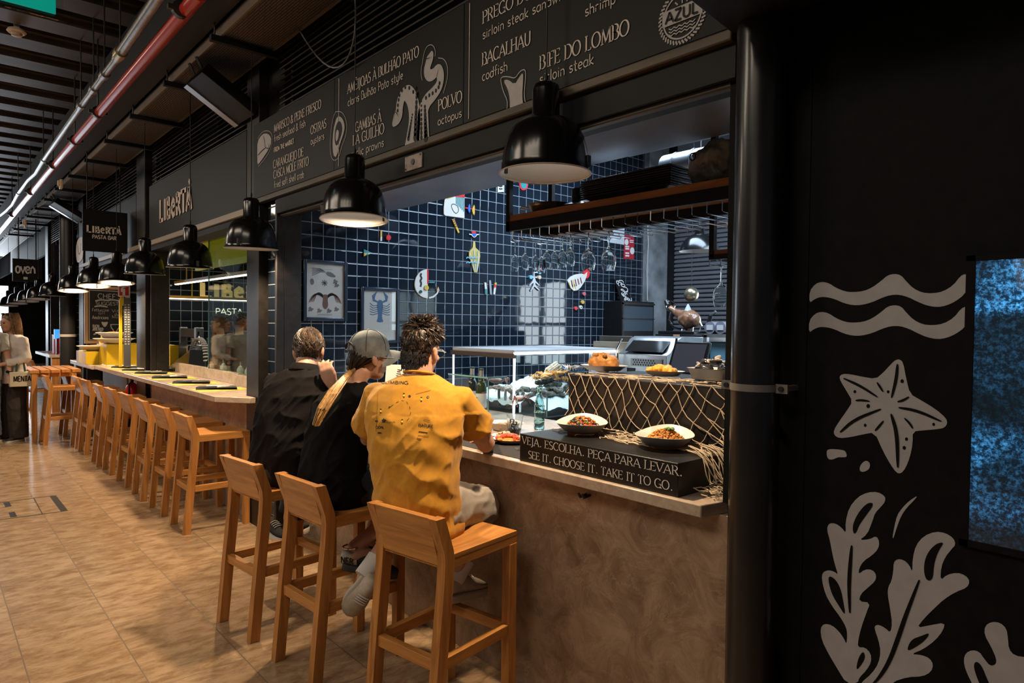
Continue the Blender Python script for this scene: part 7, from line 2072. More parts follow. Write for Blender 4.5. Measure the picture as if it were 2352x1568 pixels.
# ------------------------------------------------------------------ kitchen lamps and equipment
def klamp(px, py, w, lbl, zc=4.27, D=.45):
    d = FPX * D / w
    c = Vector(np.array([0, 0, CH]) + ROT @ np.array([(px - CX) / FPX, (py - CY) / FPX, 1]) * d)
    o = thing('kitchen_lamp', lbl, 'pendant lamp', c, group='wide black lamps hung in the kitchen')
    k = D / .382
    MB().lathe([(r * k, z * .85 * k) for r, z in [(.191, 0), (.186, .02), (.170, .07), (.135, .13), (.10, .165), (.07, .185), (.048, .19), (.046, .25), (.02, .255), (.001, .255)]], 36, c).build('shade', LB, o, smooth=50)
    MB().lathe([(r * k, z * .85 * k) for r, z in [(.188, .002), (.182, .02), (.166, .068), (.13, .125), (.001, .16)]], 36, c).build('liner', LI, o, smooth=50)
    MB().tube([c + Vector((0, 0, .2)), (c.x, c.y, zc)], .006, 6).build('cable', cabm, o)
klamp(1606, 577, 92, 'wide black lamp in the kitchen before the roller shutter', D=.36)
klamp(1345, 538, 128, 'wide black lamp half hidden behind the hanging wine glasses', D=.46)
g_ = thing('globe_lamp', 'small brushed brass globe lamp before the roller shutter', 'pendant lamp', tuple(PY(1588, 676, 5.6)))
p = PY(1588, 676, 5.6)
MB().ell(p, .072, n=26, k=16).build('globe', mat('brushed_brass', (.42, .36, .24), .3, metal=.9, var=.15, scale=40), g_); MB().tube([p + Vector((0, 0, .07)), (p.x, p.y, 4.27)], .0025, 6).build('cable', cabm, g_)
lc = tag(MB().tube([tuple(PY(a, b_, 6.61)) for a, b_ in ((1487, 500), (1489, 560), (1486, 620), (1487, 690))], .006, 6).build('wall_cable', mat('cable_white', (.5, .48, .44), .5)), 'white cable running down the concrete column', 'cable')

eq = thing('work_bench', 'steel kitchen work bench behind the seafood bar', 'bench', (-2.4, 4.1, 0))
MB().bx(-3.15, -1.3, 3.72, 4.42, .86, .90).build('worktop', STEEL, eq, bevel=.003); MB().bx(-3.1, -1.35, 3.76, 4.38, .08, .86).build('cabinet_body', STEELD, eq)
for x in (-3.08, -1.38):
    MB().bx(x, x + .05, 3.78, 3.83, 0, .08).build('leg', STEELD, eq)
ri = MB().bx(-3.12, -1.5, 3.78, 4.36, .90, 1.16).build('riser', mat('riser_steel', (.30, .32, .35), .35, metal=.7), eq)
gr = thing('toaster_oven', 'stainless counter grill with a curved hood and two knobs', 'grill', (-3.0, 4.0, 1.16))
g0 = PY(1420, 850, 3.85).x; g1 = PY(1530, 850, 3.85).x
z1 = PY(1470, 772, 3.95).z; zb = 1.16; zm = PY(1500, 815, 3.85).z
MB().loft([[(x, y, z) for y, z in ((3.85, zb), (3.85, zm), (3.90, zm + .02), (3.98, z1 - .02), (4.03, z1), (4.30, z1), (4.30, zb))] for x in (g0, g1)]).build('body', STEEL, gr, bevel=.004)
MB().hexa([(g0 + .05, 3.876, zm + .02), (g1 - .05, 3.876, zm + .02), (g1 - .05, 3.86, zm + .02), (g0 + .05, 3.86, zm + .02), (g0 + .05, 3.972, z1 - .035), (g1 - .05, 3.972, z1 - .035), (g1 - .05, 3.958, z1 - .03), (g0 + .05, 3.958, z1 - .03)]).build('window', BLKG, gr)
vt = MB().bx(g0 + .12, g1 - .03, 3.842, 3.85, zm - .085, zm - .03); vt.build('vent_panel', mat('vent_steel', (.35, .37, .40), .35, metal=.8), gr)
vd = MB()
for i in range(9):
    for j in range(3): vd.tube([(g0 + .145 + .022 * i + .011 * (j % 2), 3.843, zm - .073 + .016 * j), (g0 + .145 + .022 * i + .011 * (j % 2), 3.8405, zm - .073 + .016 * j)], .006, 8)
vd.build('vent_hole', INKD, gr)['kind'] = 'stuff'
for x in (g0 + .12, g1 - .09):
    MB().bx(x - .035, x + .035, 3.844, 3.85, zb + .0, zm - .10).build('control_plate', BLKS, gr); MB().tube([(x, 3.85, zb + .07), (x, 3.80, zb + .07)], .020, 14).build('knob', CHROME, gr)
MB().tube([(g0 + .02, 3.86, z1 - .02), (g0 + .02, 3.80, z1 - .10), (g0 + .02, 3.80, zm - .2)], .006, 6).build('handle', CHROME, gr)
for k, (q, lb) in enumerate((((1362, 786, 1460, 812, 4.22), 'beige board behind the seafood case, the front one'), ((1376, 772, 1450, 790, 4.32), 'grey board behind the beige one'))):
    a = PY(q[0], q[3], q[4]); b_ = PY(q[2], q[1], q[4])
    tag(MB().bx(a.x, b_.x, q[4], q[4] + .02, 1.16 if k == 0 else 1.16, b_.z).build('cutting_board', mat('board_beige', (.34, .28, .20), .6) if k == 0 else mat('board_grey', (.14, .12, .11), .5), bevel=.004), lb, 'cutting board', 'cutting boards stood behind the case')
ps = thing('pos_terminal', 'black touch-screen till terminal tilted back behind the fried dish', 'till', (-2.4, 3.7, 1.16))
c4 = [PY(1530, 858, 3.60), PY(1612, 862, 3.60), PY(1632, 786, 3.72), PY(1550, 784, 3.72)]
nn = (c4[1] - c4[0]).cross(c4[3] - c4[0]).normalized()
if nn.y > 0: nn = -nn
MB().hexa([q - nn * .02 for q in c4] + [q for q in c4]).build('housing', BLKS, ps, bevel=.004)
ce_ = sum(c4, Vector()) / 4
MB().hexa([ce_ + (q - ce_) * .86 + nn * .0005 for q in c4] + [ce_ + (q - ce_) * .86 + nn * .002 for q in c4]).build('screen', mat('screen_dark', (.03, .032, .045), .25, emit=(.10, .11, .15), estr=.25), ps, smooth=0)
MB().tube([ce_ - nn * .02, (ce_.x + .02, 3.80, 1.25), (ce_.x + .02, 3.82, 1.165)], .03, 10).bx(ce_.x - .09, ce_.x + .13, 3.72, 3.94, 1.16, 1.175).build('stand', BLKS, ps)
MB().tube([c4[0] + Vector((-.02, .05, .0)), c4[3] + Vector((-.05, .06, -.08)), c4[3] + Vector((-.02, .05, .02))], .008, 6).build('side_cable', cabm, ps)
ov = thing('black_oven', 'tall black oven at the back with a red number display', 'oven', (-3.5, 5.3, 0))
o0 = PY(1505, 766, 5.2).x; o1 = PY(1612, 766, 5.2).x; oz = PY(1560, 768, 5.2).z
MB().bx(o0, o1, 5.2, 5.85, 0.1, oz).build('body', BLKS, ov, bevel=.004)
MB().bx(o0 + .03, o1 - .03, 5.19, 5.2, 0.4, oz - .16).build('door', BLKG, ov)
a = PY(1565, 780, 5.195)
t = MB(); text(t, '88', facade(5.198), a.x - .02, a.z - .017, .034, 'bold', width=.05)
t.build('display', glow('red_digits', (1, .02, .03), 3.0), ov, smooth=0)
a = PY(1553, 771, 5.195); MB().bx(a.x - .03, a.x + .035, 5.192, 5.2, a.z - .013, a.z + .013).build('badge', mat('badge_orange', (.55, .30, .16), .5), ov)
a = PY(1520, 782, 5.195); MB().tube([(a.x, 5.2, a.z), (a.x, 5.185, a.z)], .028, 16).build('knob', mat('copper_dim', (.30, .12, .08), .4, metal=.6), ov)
for x in (o0 + .04, o1 - .09): MB().bx(x, x + .05, 5.25, 5.30, 0, .1).build('leg', STEELD, ov)
sk = thing('steel_shelf', 'steel shelf unit right of the black oven holding a blue crate', 'shelf unit', (-2.9, 5.3, 0))
MB().bx(o1 + .02, o1 + .75, 5.2, 5.8, oz - .02, oz + .01).bx(o1 + .02, o1 + .75, 5.2, 5.8, oz - .30, oz - .28).bx(o1 + .02, o1 + .05, 5.2, 5.24, 0, oz).bx(o1 + .71, o1 + .75, 5.2, 5.24, 0, oz).bx(o1 + .02, o1 + .05, 5.76, 5.8, 0, oz).bx(o1 + .71, o1 + .75, 5.76, 5.8, 0, oz).build('frame', STEEL, sk)
a = PY(1616, 790, 5.22)
MB().bx(o1 + .055, o1 + .70, 5.24, 5.70, oz - .279, oz - .06).build('crate', mat('crate_blue', (.16, .34, .45), .4), sk, bevel=.01)
for k, px in enumerate((1640, 1664)):
    q = PY(px, 757, 5.35); tb_ = thing('lidded_tub', 'round tub with a label lying on its side by the right jamb' if k == 0 else 'second round tub, half hidden by the right jamb', 'tub', (q.x, 5.35, oz), group='round tubs on the steel shelf')
    MB().tube([(q.x, 5.28, oz +   .065), (q.x, 5.48, oz + .065)], .055, 22).build('tub', mat('tub_grey', (.20, .19, .23), .3, coat=.3), tb_); MB().bx(q.x - .03, q.x + .03, 5.274, 5.28, oz + .045, oz + .09).build('label', mat('label_white', (.6, .6, .6), .5), tb_)
# ham on its stand
hs_ = thing('cured_ham', 'cured ham leg wrapped in film, clamped on its stand on the oven', 'ham', tuple(PY(1575, 755, 5.4)))
hy = 5.45
def H(px, py, y=hy): return PY(px, py, y)
b = MB()
b.tube([H(1538, 705), H(1552, 716), H(1566, 724), H(1580, 732), H(1590, 738)], [.028, .034, .055, .095, .10], 16); b.ell(H(1583, 733), (.12, .09, .085), None, 16, 10)
melt(b, 'leg', mat('ham_brown', (.22, .085, .04), .25, coat=.4, var=.5, scale=14, color2=(.36, .20, .12)), .009, 3, hs_, lambda co, n: .008 * noise.noise(co * 22))
b = MB(); b.lathe([(.055, 0), (.03, .05), (.006, .10)], 12, H(1580, 722)); b.build('film_peak', mat('cling_film', (.6, .66, .7), .1, coat=.8), hs_)
MB().tube([H(1530, 690), H(1535, 700)], [.022, .03], 10).build('hoof', mat('hoof_black', (.02, .016, .014), .3), hs_)
st2 = thing('ham_stand', 'black ham stand with chrome ring and curved steel arm', 'ham stand', tuple(PY(1560, 765, 5.4)))
cR = H(1541, 703)
MB().tube([cR + Vector((.05 * math.cos(t), -.01, .05 * math.sin(t))) for t in [2 * PI * j / 20 for j in range(20)]], .006, 6, closed=True, cap=False).tube([H(1541, 715), H(1537, 735), H(1548, 752), H(1566, 757)], .010, 8).build('arm', CHROME, st2)
q0 = H(1530, 757).x; q1 = H(1612, 757).x
MB().bx(q0, q1, 5.32, 5.6, oz, oz + .03).build('base', BLKS, st2, bevel=.004)
MB().tube([H(1608, 740), H(1612, 748), (H(1606, 750).x, hy, oz + .03)], .008, 6).tube([H(1592, 744), (H(1590, 750).x, hy, oz + .03)], .01, 6).build('spike', CHROME, st2)
fq = H(1630, 735, 5.5)
lmp = thing('desk_lamp', 'small black angled lamp arm beside the ham', 'lamp', (H(1626, 755, 5.5).x, 5.5, oz))
MB().bx(H(1622, 755, 5.5).x - .03, H(1622, 755, 5.5).x + .05, 5.47, 5.55, oz + .01, oz + .03).build('base', BLKS, lmp); MB().tube([(H(1624, 755, 5.5).x, 5.5, oz + .03), tuple(H(1632, 725, 5.5))], .02, 8).build('arm', BLKS, lmp); MB().tube([tuple(H(1632, 725, 5.5)), tuple(H(1644, 715, 5.5))], .014, 8).build('head', CHROME, lmp)
# black cabinet on the tiled wall with a chalked slate on top
cbk = thing('black_cabinet', 'black mesh-fronted cabinet against the tiled wall below the chalked slate', 'cabinet', (-4.4, 5.6, 0))
k0 = PY(1428, 720, 5.9).x; kzt = PY(1428, 690, 5.9).z; kzb = PY(1428, 772, 5.9).z; ky = PX(1502, 720, k0).y
MB().bx(-5.09, k0, 5.9, ky, kzb, kzt).build('body', BLKS, cbk, bevel=.004)
MB().bx(k0, k0 + .008, 5.93, ky - .03, kzb + .06, kzt - .06).build('mesh_front', tiles('mesh_metal', (.012, .018, .026), (.04, .06, .08), .012, .012, 'yz', rough=.3, tilt=0, gw=.3), cbk, smooth=0)
MB().bx(k0, k0 + .014, 5.9, ky, kzt - .04, kzt - .02).bx(k0, k0 + .014, 5.9, ky, (kzt + kzb) / 2 - .005, (kzt + kzb) / 2 + .005).bx(k0, k0 + .014, 5.9, 5.92, kzb, kzt).build('rail', STEELD, cbk)
MB().bx(-5.08, k0 - .04, 5.95, ky - .04, .0, kzb).build('plinth', BLK, cbk)
sl = thing('chalk_slate', 'narrow slate with white chalk scribbles leaning on the black cabinet', 'slate', tuple(PX(1430, 690, -4.9)))
q = [PX(1427, 690, -4.98), PX(1453, 690, -4.98), PX(1433, 641, -5.05), PX(1412, 641, -5.05)]
q = [Vector((v.x, v.y, kzt + .002)) if i < 2 else v for i, v in enumerate(q)]
nn = (q[1] - q[0]).cross(q[3] - q[0]).normalized(); nn = nn if nn.x > 0 else -nn
MB().hexa([v - nn * .012 for v in q] + q).build('board', BLK, sl)
ch = MB()
ux = (q[1] - q[0]); uy = (q[3] - q[0])
rn = random.Random(9)
f_ = (q[0] + nn * .0005, ux.normalized(), uy.normalized(), nn)
for k in range(16):
    a = rn.uniform(.15, .85); b_ = rn.uniform(.06, .9); P = []; d = rn.uniform(0, 6)
    for s_ in range(6): P.append((a * ux.length, b_ * uy.length)); a = min(.95, max(.05, a + .13 * math.cos(d))); b_ = min(.96, max(.03, b_ + .07 * math.sin(d))); d += rn.uniform(.2, 1.3)
    ch.ribbon(smoothpts(P, 2, False), .010, f_, .004)
ch.build('chalk_marks', mat('chalk', (.6, .6, .6), .9), sl, smooth=0)

# ------------------------------------------------------------------ inside and on the pasta bar
YLW = mat('pasta_yellow', (.62, .42, .01), .45); CTB = 1.05
PWX = -10.55
# raised sign on the tiled wall, lamp strips and yellow rails
o = thing('wall_sign', 'raised yellow and cream letters of the pasta bar on the dark tiled wall', 'sign', tuple(PX(540, 670, PWX)))
a = PX(458, 685, PWX); b_ = PX(640, 690, PWX)
t = MB(); fat(t, sidewall(PWX + .03), a.y, a.z + .01, (b_.y - a.y) * 1.05, PX(458, 652, PWX).z - a.z)
t.build('lettering', mat('letter_face', (.66, .50, .20), .5, emit=(.75, .55, .18), estr=.35), o, smooth=0)
t = MB(); fat(t, sidewall(PWX + .012), a.y + .012, a.z - .004, (b_.y - a.y) * 1.05, PX(458, 652, PWX).z - a.z)
t.build('letter_sides', YLW, o, smooth=0)
o = thing('neon_sign', 'white neon words below the raised letters on the tiled wall', 'sign', tuple(PX(520, 716, PWX)))
t = MB(); p0 = PX(494, 722, PWX); p1 = PX(556, 724, PWX)
text(t, 'PASTA', sidewall(PWX + .02), p0.y, p0.z, PX(494, 708, PWX).z - p0.z, 'thin', width=p1.y - p0.y); p2 = PX(570, 724, PWX)
text(t, 'BAR', sidewall(PWX + .02), p2.y, p2.z, .1, 'thin', width=.35)
t.build('tubes', glow('neon_white', (1.0, .95, .70), 3.0), o, smooth=0)
STRIP = glow('strip_white', (1.0, .93, .78), 7.0)
def strip(nm, A, B, lbl, h=.05):
    o = thing('light_strip', lbl, 'strip light', tuple(A), group='lit rails over the pasta kitchen')
    A, B = Vector(A), Vector(B); d = (B - A).normalized(); up = Vector((0, 0, 1)); sd = d.cross(up)
    def beam(z0, z1, w): return MB().hexa([A + sd * w + up * z0, B + sd * w + up * z0, B - sd * w + up * z0, A - sd * w + up * z0, A + sd * w + up * z1, B + sd * w + up * z1, B - sd * w + up * z1, A - sd * w + up * z1])
    beam(.012, h, .03).build('rail', mat('rail_ochre', (.42, .24, .03), .4), o); beam(0, .012, .022).build('tube', STRIP, o, smooth=0)
    for k in (.1, .9): q = A.lerp(B, k); MB().tube([q + up * h, (q.x, q.y, 4.27)], .008, 6).build('hanger_rod', YLW, o)
a = PX(450, 688, PWX + .12)
strip('s', (PWX + .12, 2.6, a.z), (PWX + .12, 6.3, a.z), 'long lit rail along the tiled wall under the raised letters')
a = PY(346, 662, 2.75); b_ = PY(572, 628, 2.75)
strip('s', (-10.4, 2.75, a.z), (-5.5, 2.75, a.z), 'lit rail hung parallel to the pasta bar counter')
yr = thing('yellow_rail', 'bent yellow pipe rail hung in the pasta kitchen', 'rail', (-8.5, 3.2, 2.6))
MB().tube([tuple(PY(345, 648, 3.1)), tuple(PY(383, 647, 3.1)), tuple(PY(391, 643, 3.1)), tuple(PY(394, 634, 3.1)), tuple(PY(394, 622, 3.1)), (PY(394, 622, 3.1).x, 3.1, 4.27)], .028, 10).tube([tuple(PY(380, 626, 3.1)), tuple(PY(420, 616, 3.1)), tuple(PY(440, 612, 3.1))], .03, 8).build('pipe', YLW, yr)
yp = thing('yellow_screen', 'yellow-lit ribbed panel hung behind the pasta bar glass', 'panel', (-6.6, 2.6, 2.6))
a = PY(452, 610, 2.62); b_ = PY(580, 505, 2.62)
mb = MB(); x = a.x
while x < -5.45: mb.bx(x, x + .05, 2.60, 2.63, 2.30, 2.62); x += .056
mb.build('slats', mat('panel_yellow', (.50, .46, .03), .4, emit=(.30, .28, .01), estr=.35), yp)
# menu strip on the tiled wall
o = thing('menu_strip', 'narrow dark menu strip with small white and yellow print on the tiles', 'menu', tuple(PX(354, 760, PWX)))
q = px2(PWX, [(345, 684), (361, 685), (361, 792), (345, 792)])
MB().poly(q, sidewall(PWX + .001), .01).build('sheet', mat('strip_dark', (.03, .035, .045), .5), o, smooth=0)
t = MB(); f_ = sidewall(PWX + .0112)
for k, y in enumerate((692, 697, 705, 709, 714, 719, 723, 752)): t.ribbon(px2(PWX, [(347, y), (355 + 2 * (k % 3), y)]), .012, f_, .001)
t.poly(px2(PWX, [(350, 764), (357, 764), (357, 771), (350, 771)]), f_, .001)
t.ribbon(smoothpts(px2(PWX, [(346 + 2 * i, 742 + 4 * (-1) ** i) for i in range(8)]), 2, False), .01, f_, .001)
t.build('lettering', CHALK, o, smooth=0)
t = MB()
for P in ([(347, 726), (360, 726)], [(347, 736), (360, 736)], [(347, 726), (347, 736)], [(360, 726), (360, 736)], [(349, 730), (356, 730)]): t.ribbon(px2(PWX, P), .012, f_, .001)
t.build('yellow_print', YLW, o, smooth=0)
# glass screen at the near end
gs = thing('glass_screen', 'tall glass screen at the near end of the pasta bar', 'glass screen', (-6.1, 2.31, 1.15))
gl_ = PY(480, 800, 2.31).x
MB().bx(gl_, -5.42, 2.305, 2.313, 1.152, 2.62).build('pane', glassy('screen_glass', (.86, .95, .92), .80), gs, smooth=0)
MB().bx(gl_ - .004, gl_ + .001, 2.303, 2.315, 1.152, 2.62).build('edge', EDG, gs, smooth=0)
# kitchen bench and equipment
kb_ = thing('work_bench', 'steel kitchen bench of the pasta bar', 'bench', (-7.4, 3.0, 0))
MB().bx(-10.4, -5.5, 2.47, 2.86, 1.01, 1.05).build('worktop', STEEL, kb_); MB().bx(-10.38, -5.52, 2.49, 2.84, .05, 1.01).build('cabinet_body', STEELD, kb_); MB().bx(-10.3, -5.6, 2.52, 2.8, 0, .05).build('plinth', BLK, kb_)
bx_ = thing('pasta_box', 'yellow and white cardboard pasta box behind the pasta bar', 'box', tuple(PY(378, 820, 2.70)))
a = PY(361, 832, 2.5); b_ = PY(391, 793, 2.5)
MB().bx(a.x, b_.x, 2.50, 2.60, 1.05, b_.z).build('carton', mat('carton_cream', (.58, .46, .22), .6), bx_); MB().bx(a.x - .003, a.x + .06, 2.497, 2.603, 1.05, b_.z + .002).bx(b_.x - .02, b_.x + .003, 2.497, 2.603, 1.05, b_.z + .002).build('yellow_band', YLW, bx_)
t = MB()
for k in range(4): t.bx(a.x + .08, b_.x - .04, 2.497, 2.50, 1.09 + .05 * k, 1.115 + .05 * k)
t.build('print', mat('carton_print', (.32, .20, .08), .6), bx_)
cm = thing('stock_pot', 'steel stock pot with a coiled tap hose in front of the pasta bar kitchen', 'pot', tuple(PY(455, 840, 2.9)))
p = PY(455, 850, 2.66); p.z = 1.05
MB().lathe([(.001, 0), (.13, 0), (.135, .01), (.135, .30), (.142, .305), (.138, .31), (.12, .30), (.001, .29)], 26, p).build('pot', STEEL, cm)
MB().tube([p + Vector((-.14, -.05, .24)), p + Vector((-.18, -.06, .24)), p + Vector((-.18, -.06, .2)), p + Vector((-.14, -.05, .2))], .008, 6).build('handle', STEEL, cm)
hs_ = thing('coiled_hose', 'black and white coiled tap hose arched over the stock pot', 'hose', tuple(PY(455, 830, 2.8)))
P = []
A0, A1, A2 = PY(438, 838, 2.56), None, PY(474, 830, 2.56)
for i in range(220):
    t_ = i / 219; q = (A0 * (1 - t_) ** 3 + (A0 + Vector((0, 0, .40))) * 3 * t_ * (1 - t_) ** 2 + (A2 + Vector((0, 0, .40))) * 3 * t_ * t_ * (1 - t_) + A2 * t_ ** 3)
    w = t_ * 2 * PI * 26; P.append(q + Vector((.028 * math.cos(w), .028 * math.sin(w), .012 * math.cos(w))))
MB().tube(P, .009, 6).build('coil', mat('hose_pale', (.42, .42, .42), .4), hs_); MB().tube([A0, (A0.x, A0.y, 1.05)], .02, 8).build('riser', STEEL, hs_)
mm = thing('pasta_machine', 'boxy steel pasta machine with a dark hopper in the pasta kitchen', 'machine', tuple(PY(435, 800, 3.1)))
a = PY(408, 800, 2.72); b_ = PY(450, 752, 2.72)
MB().bx(a.x, b_.x, 2.70, 2.84, 1.05, 1.30).bx(a.x + .06, a.x + .12, 2.72, 2.82, 1.30, b_.z).bx(b_.x - .08, b_.x, 2.72, 2.82, 1.30, b_.z).build('body', STEEL, mm, bevel=.006); MB().bx(a.x + .12, b_.x - .08, 2.73, 2.82, 1.45, b_.z - .02).build('hopper', mat('hopper_dark', (.06, .06, .065), .4), mm); MB().tube([(b_.x, 2.75, 1.52), (b_.x + .12, 2.72, 1.40), (b_.x + .14, 2.72, 1.25)], .015, 8).build('arm', CHROME, mm)
dc = thing('counter_fridge', 'low dark glass-topped counter case in the pasta kitchen', 'display case', tuple(PY(425, 830, 2.6)))
a = PY(391, 832, 2.5); b_ = PY(436, 803, 2.5)
MB().hexa([(a.x, 2.48, 1.05), (b_.x, 2.48, 1.05), (b_.x, 2.68, 1.05), (a.x, 2.68, 1.05), (a.x + .12, 2.50, 1.10), (b_.x, 2.50, b_.z), (b_.x, 2.68, b_.z), (a.x + .12, 2.68, 1.16)]).build('body', mat('case_dark', (.05, .055, .06), .3, metal=.4), dc, bevel=.004); MB().bx(a.x + .22, b_.x - .05, 2.474, 2.48, 1.06, 1.11).build('vent', BLKG, dc)
SQZ = mat('squeeze_white', (.55, .56, .52), .35)
for k, (px, py) in enumerate(((485, 856), (513, 858), (552, 866), (570, 868))):
    p = PY(px, py, 2.52); p.z = 1.05
    sq_ = thing('squeeze_bottle', ('white squeeze bottle with an orange cap behind the pasta bar glass', 'short white squeeze bottle, second behind the glass', 'white squeeze bottle, third behind the glass', 'white squeeze bottle nearest the steel column')[k], 'bottle', p, group='white squeeze bottles behind the glass screen')
    MB().lathe([(.001, 0), (.035, 0), (.036, .10), (.030, .125), (.001, .125)], 18, p).build('bottle', SQZ, sq_); MB().lathe([(.022, .125), (.020, .14), (.006, .15), (.003, .19), (.001, .19)], 12, p).build('nozzle', ORAN if k == 0 else SQZ, sq_)
rack = thing('cup_row', 'row of steel cups on a rail against the tiled wall', 'cups', tuple(PY(400, 790, 4.4)))
for k in range(6): MB().lathe([(.001, 0), (.05, 0), (.06, .12), (.056, .12), (.001, .01)], 14, (PWX + .14, 3.0 + .22 * k, 1.30)).build('cup', STEEL, rack)
MB().bx(PWX, PWX + .3, 2.7, 4.5, 1.27, 1.30).build('rail', STEEL, rack)


def simple_person(base, yaw, lbl, shirt, trousers, hair, hgt=1.0, stand=True, group=None, headyaw=0, armR=None, armL=None, long_hair=False, skin=None, wide=False):
    G = Fig(base, yaw); sk = skin or SKIN
    o = thing('person', lbl, 'person', tuple(base), group=group)
    k = hgt; hip = .93 * k
    rows = [(hip - .06, 0, .17, .12, .12, 0, 0, 0), (hip + .06, 0, .165, .115, .12, 0, 0, 0), (hip + .18, .0, .15, .105, .11, 0, 0, 0), (hip + .32, .005, .165, .115, .12, 0, 0, 0), (hip + .44, .0, .185, .11, .11, 0, 0, 0), (hip + .51, -.005, .17, .085, .085, 0, 0, 0), (hip + .55, -.005, .09, .065, .065, 0, 0, 0)]
    sR, sL = G(.19, 0, hip + .48), G(-.19, 0, hip + .48)
    eR, wR_ = [G(*q) for q in (armR or ((.26, .02, hip + .20), (.25, .10, hip - .04)))]
    eL, wL_ = [G(*q) for q in (armL or ((-.26, .02, hip + .20), (-.25, .10, hip - .04)))]
    c = G(0, .035, hip + .70); M = G.M(headyaw, -4)
    b = MB(); torso(b, G, rows, .92)
    b.tube([G(0, 0, hip + .5), G(0, .01, hip + .57), G(0, .02, hip + .63)], [.06, .05, .052], 12); head(b, c, M)
    for s_, e, w in ((sR, eR, wR_), (sL, eL, wL_)): limb(b, [s_.lerp(G(0, 0, hip + .47), .3), s_, e, w], [.05, .048, .038, .026])
    for w, e, sd in ((wR_, eR, -1), (wL_, eL, 1)):
        y = (w - e).normalized(); x = (G.R * -sd - y * y.dot(G.R * -sd)).normalized() if abs(y.dot(G.R)) < .9 else G.F
        hand(b, w, Matrix((x * 1.0, y, x.cross(y))).transposed(), side=1, s=.95)
    for r in (-.09, .09): limb(b, [G(r, 0, hip - .05), G(r * 1.05, .02, hip * .52), G(r * 1.05, -.02, .10)], [.08, .055, .04])
    melt(b, 'body', sk, .010, 4, o); eyes(o, c, M)
    b = MB(); torso(b, G, [(hip - .12, 0, .185, .13, .13, 0, 0, 0)] + [(u, f, w * 1.06, d1_ * 1.1, d2_ * 1.1, r, tw, ti) for u, f, w, d1_, d2_, r, tw, ti in rows], 1.0, .008)
    L_ = .95 if long_hair else .62
    for s_, e, w in ((sR, eR, wR_), (sL, eL, wL_)): b.tube([s_.lerp(G(0, 0, hip + .45), .3), s_, s_.lerp(e, .6), s_.lerp(e, L_ + .05)] + ([e, e.lerp(w, .7)] if long_hair else []), [.058, .064, .062, .066] + ([.056, .05] if long_hair else []), 12)
    melt(b, 'shirt', shirt, .010, 4, o, lambda co, n: fold(co, G, .9))
    b = MB(); w2 = 1.55 if wide else 1.0
    for r in (-.09, .09): b.tube([G(r, 0, hip + .02), G(r * 1.05, .02, hip * .52), G(r * 1.15, -.01, .05 if wide else .10)], [.105, .082 * w2 * .9, .072 * w2], 14)
    b.ell(G(0, 0, hip - .02), (.155, .12, .11), G.M()); melt(b, 'trousers', trousers, .011, 4, o, lambda co, n: fold(co, G, .7))
    for r in (-.1, .1): shoe(o, G(r, -.07, .0), G(r * 1.1, .19, .0), (0, 0, 1), DSH, SOLE)
    if long_hair:
        b = MB(); rn_ = random.Random(4)
        for i in range(260):
            t = rn_.uniform(PI * .86, PI * 2.14); rr_ = rn_.uniform(1.0, 1.12); z0 = rn_.uniform(.02, .10)
            p0 = Vector((.075 * math.cos(t) * rr_ * (.9 if z0 > .07 else 1), -.012 + .10 * math.sin(t) * rr_, .035 + z0)); p1 = Vector((.092 * math.cos(t) * rr_, -.02 + .112 * math.sin(t) * rr_, -.04)); p2 = Vector((.10 * math.cos(t) * rr_, -.03 + .11 * math.sin(t) * rr_, -.13 - rn_.uniform(0, .10)))
            b.tube([c + M @ q for q in (p0, p0.lerp(p1, .5) * 1.06, p1, p2)], [.007, .008, .008, .003], 5)
        b.ell(c + M @ Vector((0, -.02, .05)), (.083, .100, .092), M, 16, 10); b.build('hair', hair, o, smooth=80)
        t = MB()
        for q in (-1, 1): t.ell(c + M @ Vector((q * .035, .05, .128)), (.028, .02, .012), M, 12, 6)
        t.build('sunglasses_on_head', BLKG, o)
    else:
        hairdo(o, c, M, [hair, hair], 260, wavy, lambda v, r: r.uniform(.03, .05), seed=6, thick=.008, low=-40, flow=True)
    return o, G, c, M


BLKT = mat('black_uniform', (.014, .015, .016), .85)
simple_person((PY(508, 800, 3.08).x, 3.08, 0), 150, 'person in a black T-shirt behind the glass, farther from the steel column', BLKT, BLKT, HAIRK, 1.0, group='cooks behind the pasta bar glass', armR=((.26, .12, 1.12), (.12, .36, 1.10)), armL=((-.26, .12, 1.12), (-.10, .36, 1.10)))
simple_person((PY(550, 800, 3.12).x, 3.12, 0), 75, 'person in a black T-shirt behind the glass, nearest the steel column', BLKT, BLKT, HAIRK, 1.02, group='cooks behind the pasta bar glass', armR=((.28, .1, 1.15), (.24, .34, 1.10)), armL=((-.26, .12, 1.12), (-.10, .36, 1.10)))
LIN = mat('white_linen', (.55, .50, .46), .85); DBR = mat('dark_brown_trousers', (.030, .022, .017), .85, var=.2, scale=40); LHAIR = mat('hair_chestnut', (.13, .065, .028), .45, var=.6, scale=30)
wf = PZ(28, 1012, 0)
wo, WG, wc_, wM_ = simple_person((wf.x, wf.y, 0), -142, 'person with long chestnut hair, white linen blouse and wide dark trousers holding a bag', LIN, DBR, LHAIR, .98, headyaw=-8, armR=((.25, .02, 1.12), (.10, .26, 1.03)), armL=((-.25, .02, 1.12), (-.06, .26, 1.05)), long_hair=True, wide=True)
MB().tube([wc_ + Vector((.055 * math.cos(t), .055 * math.sin(t), -.17)) for t in [2 * PI * j / 16 for j in range(16)]], .004, 5, closed=True, cap=False).build('choker', BLK, wo)
bag = thing('paper_bag', 'pale cloth bag with black lettering held by the woman in linen', 'bag', tuple(PZ(45, 880, .82)))
bX = wf.x + .30
a = PX(22, 889, bX); b_ = PX(76, 853, bX)
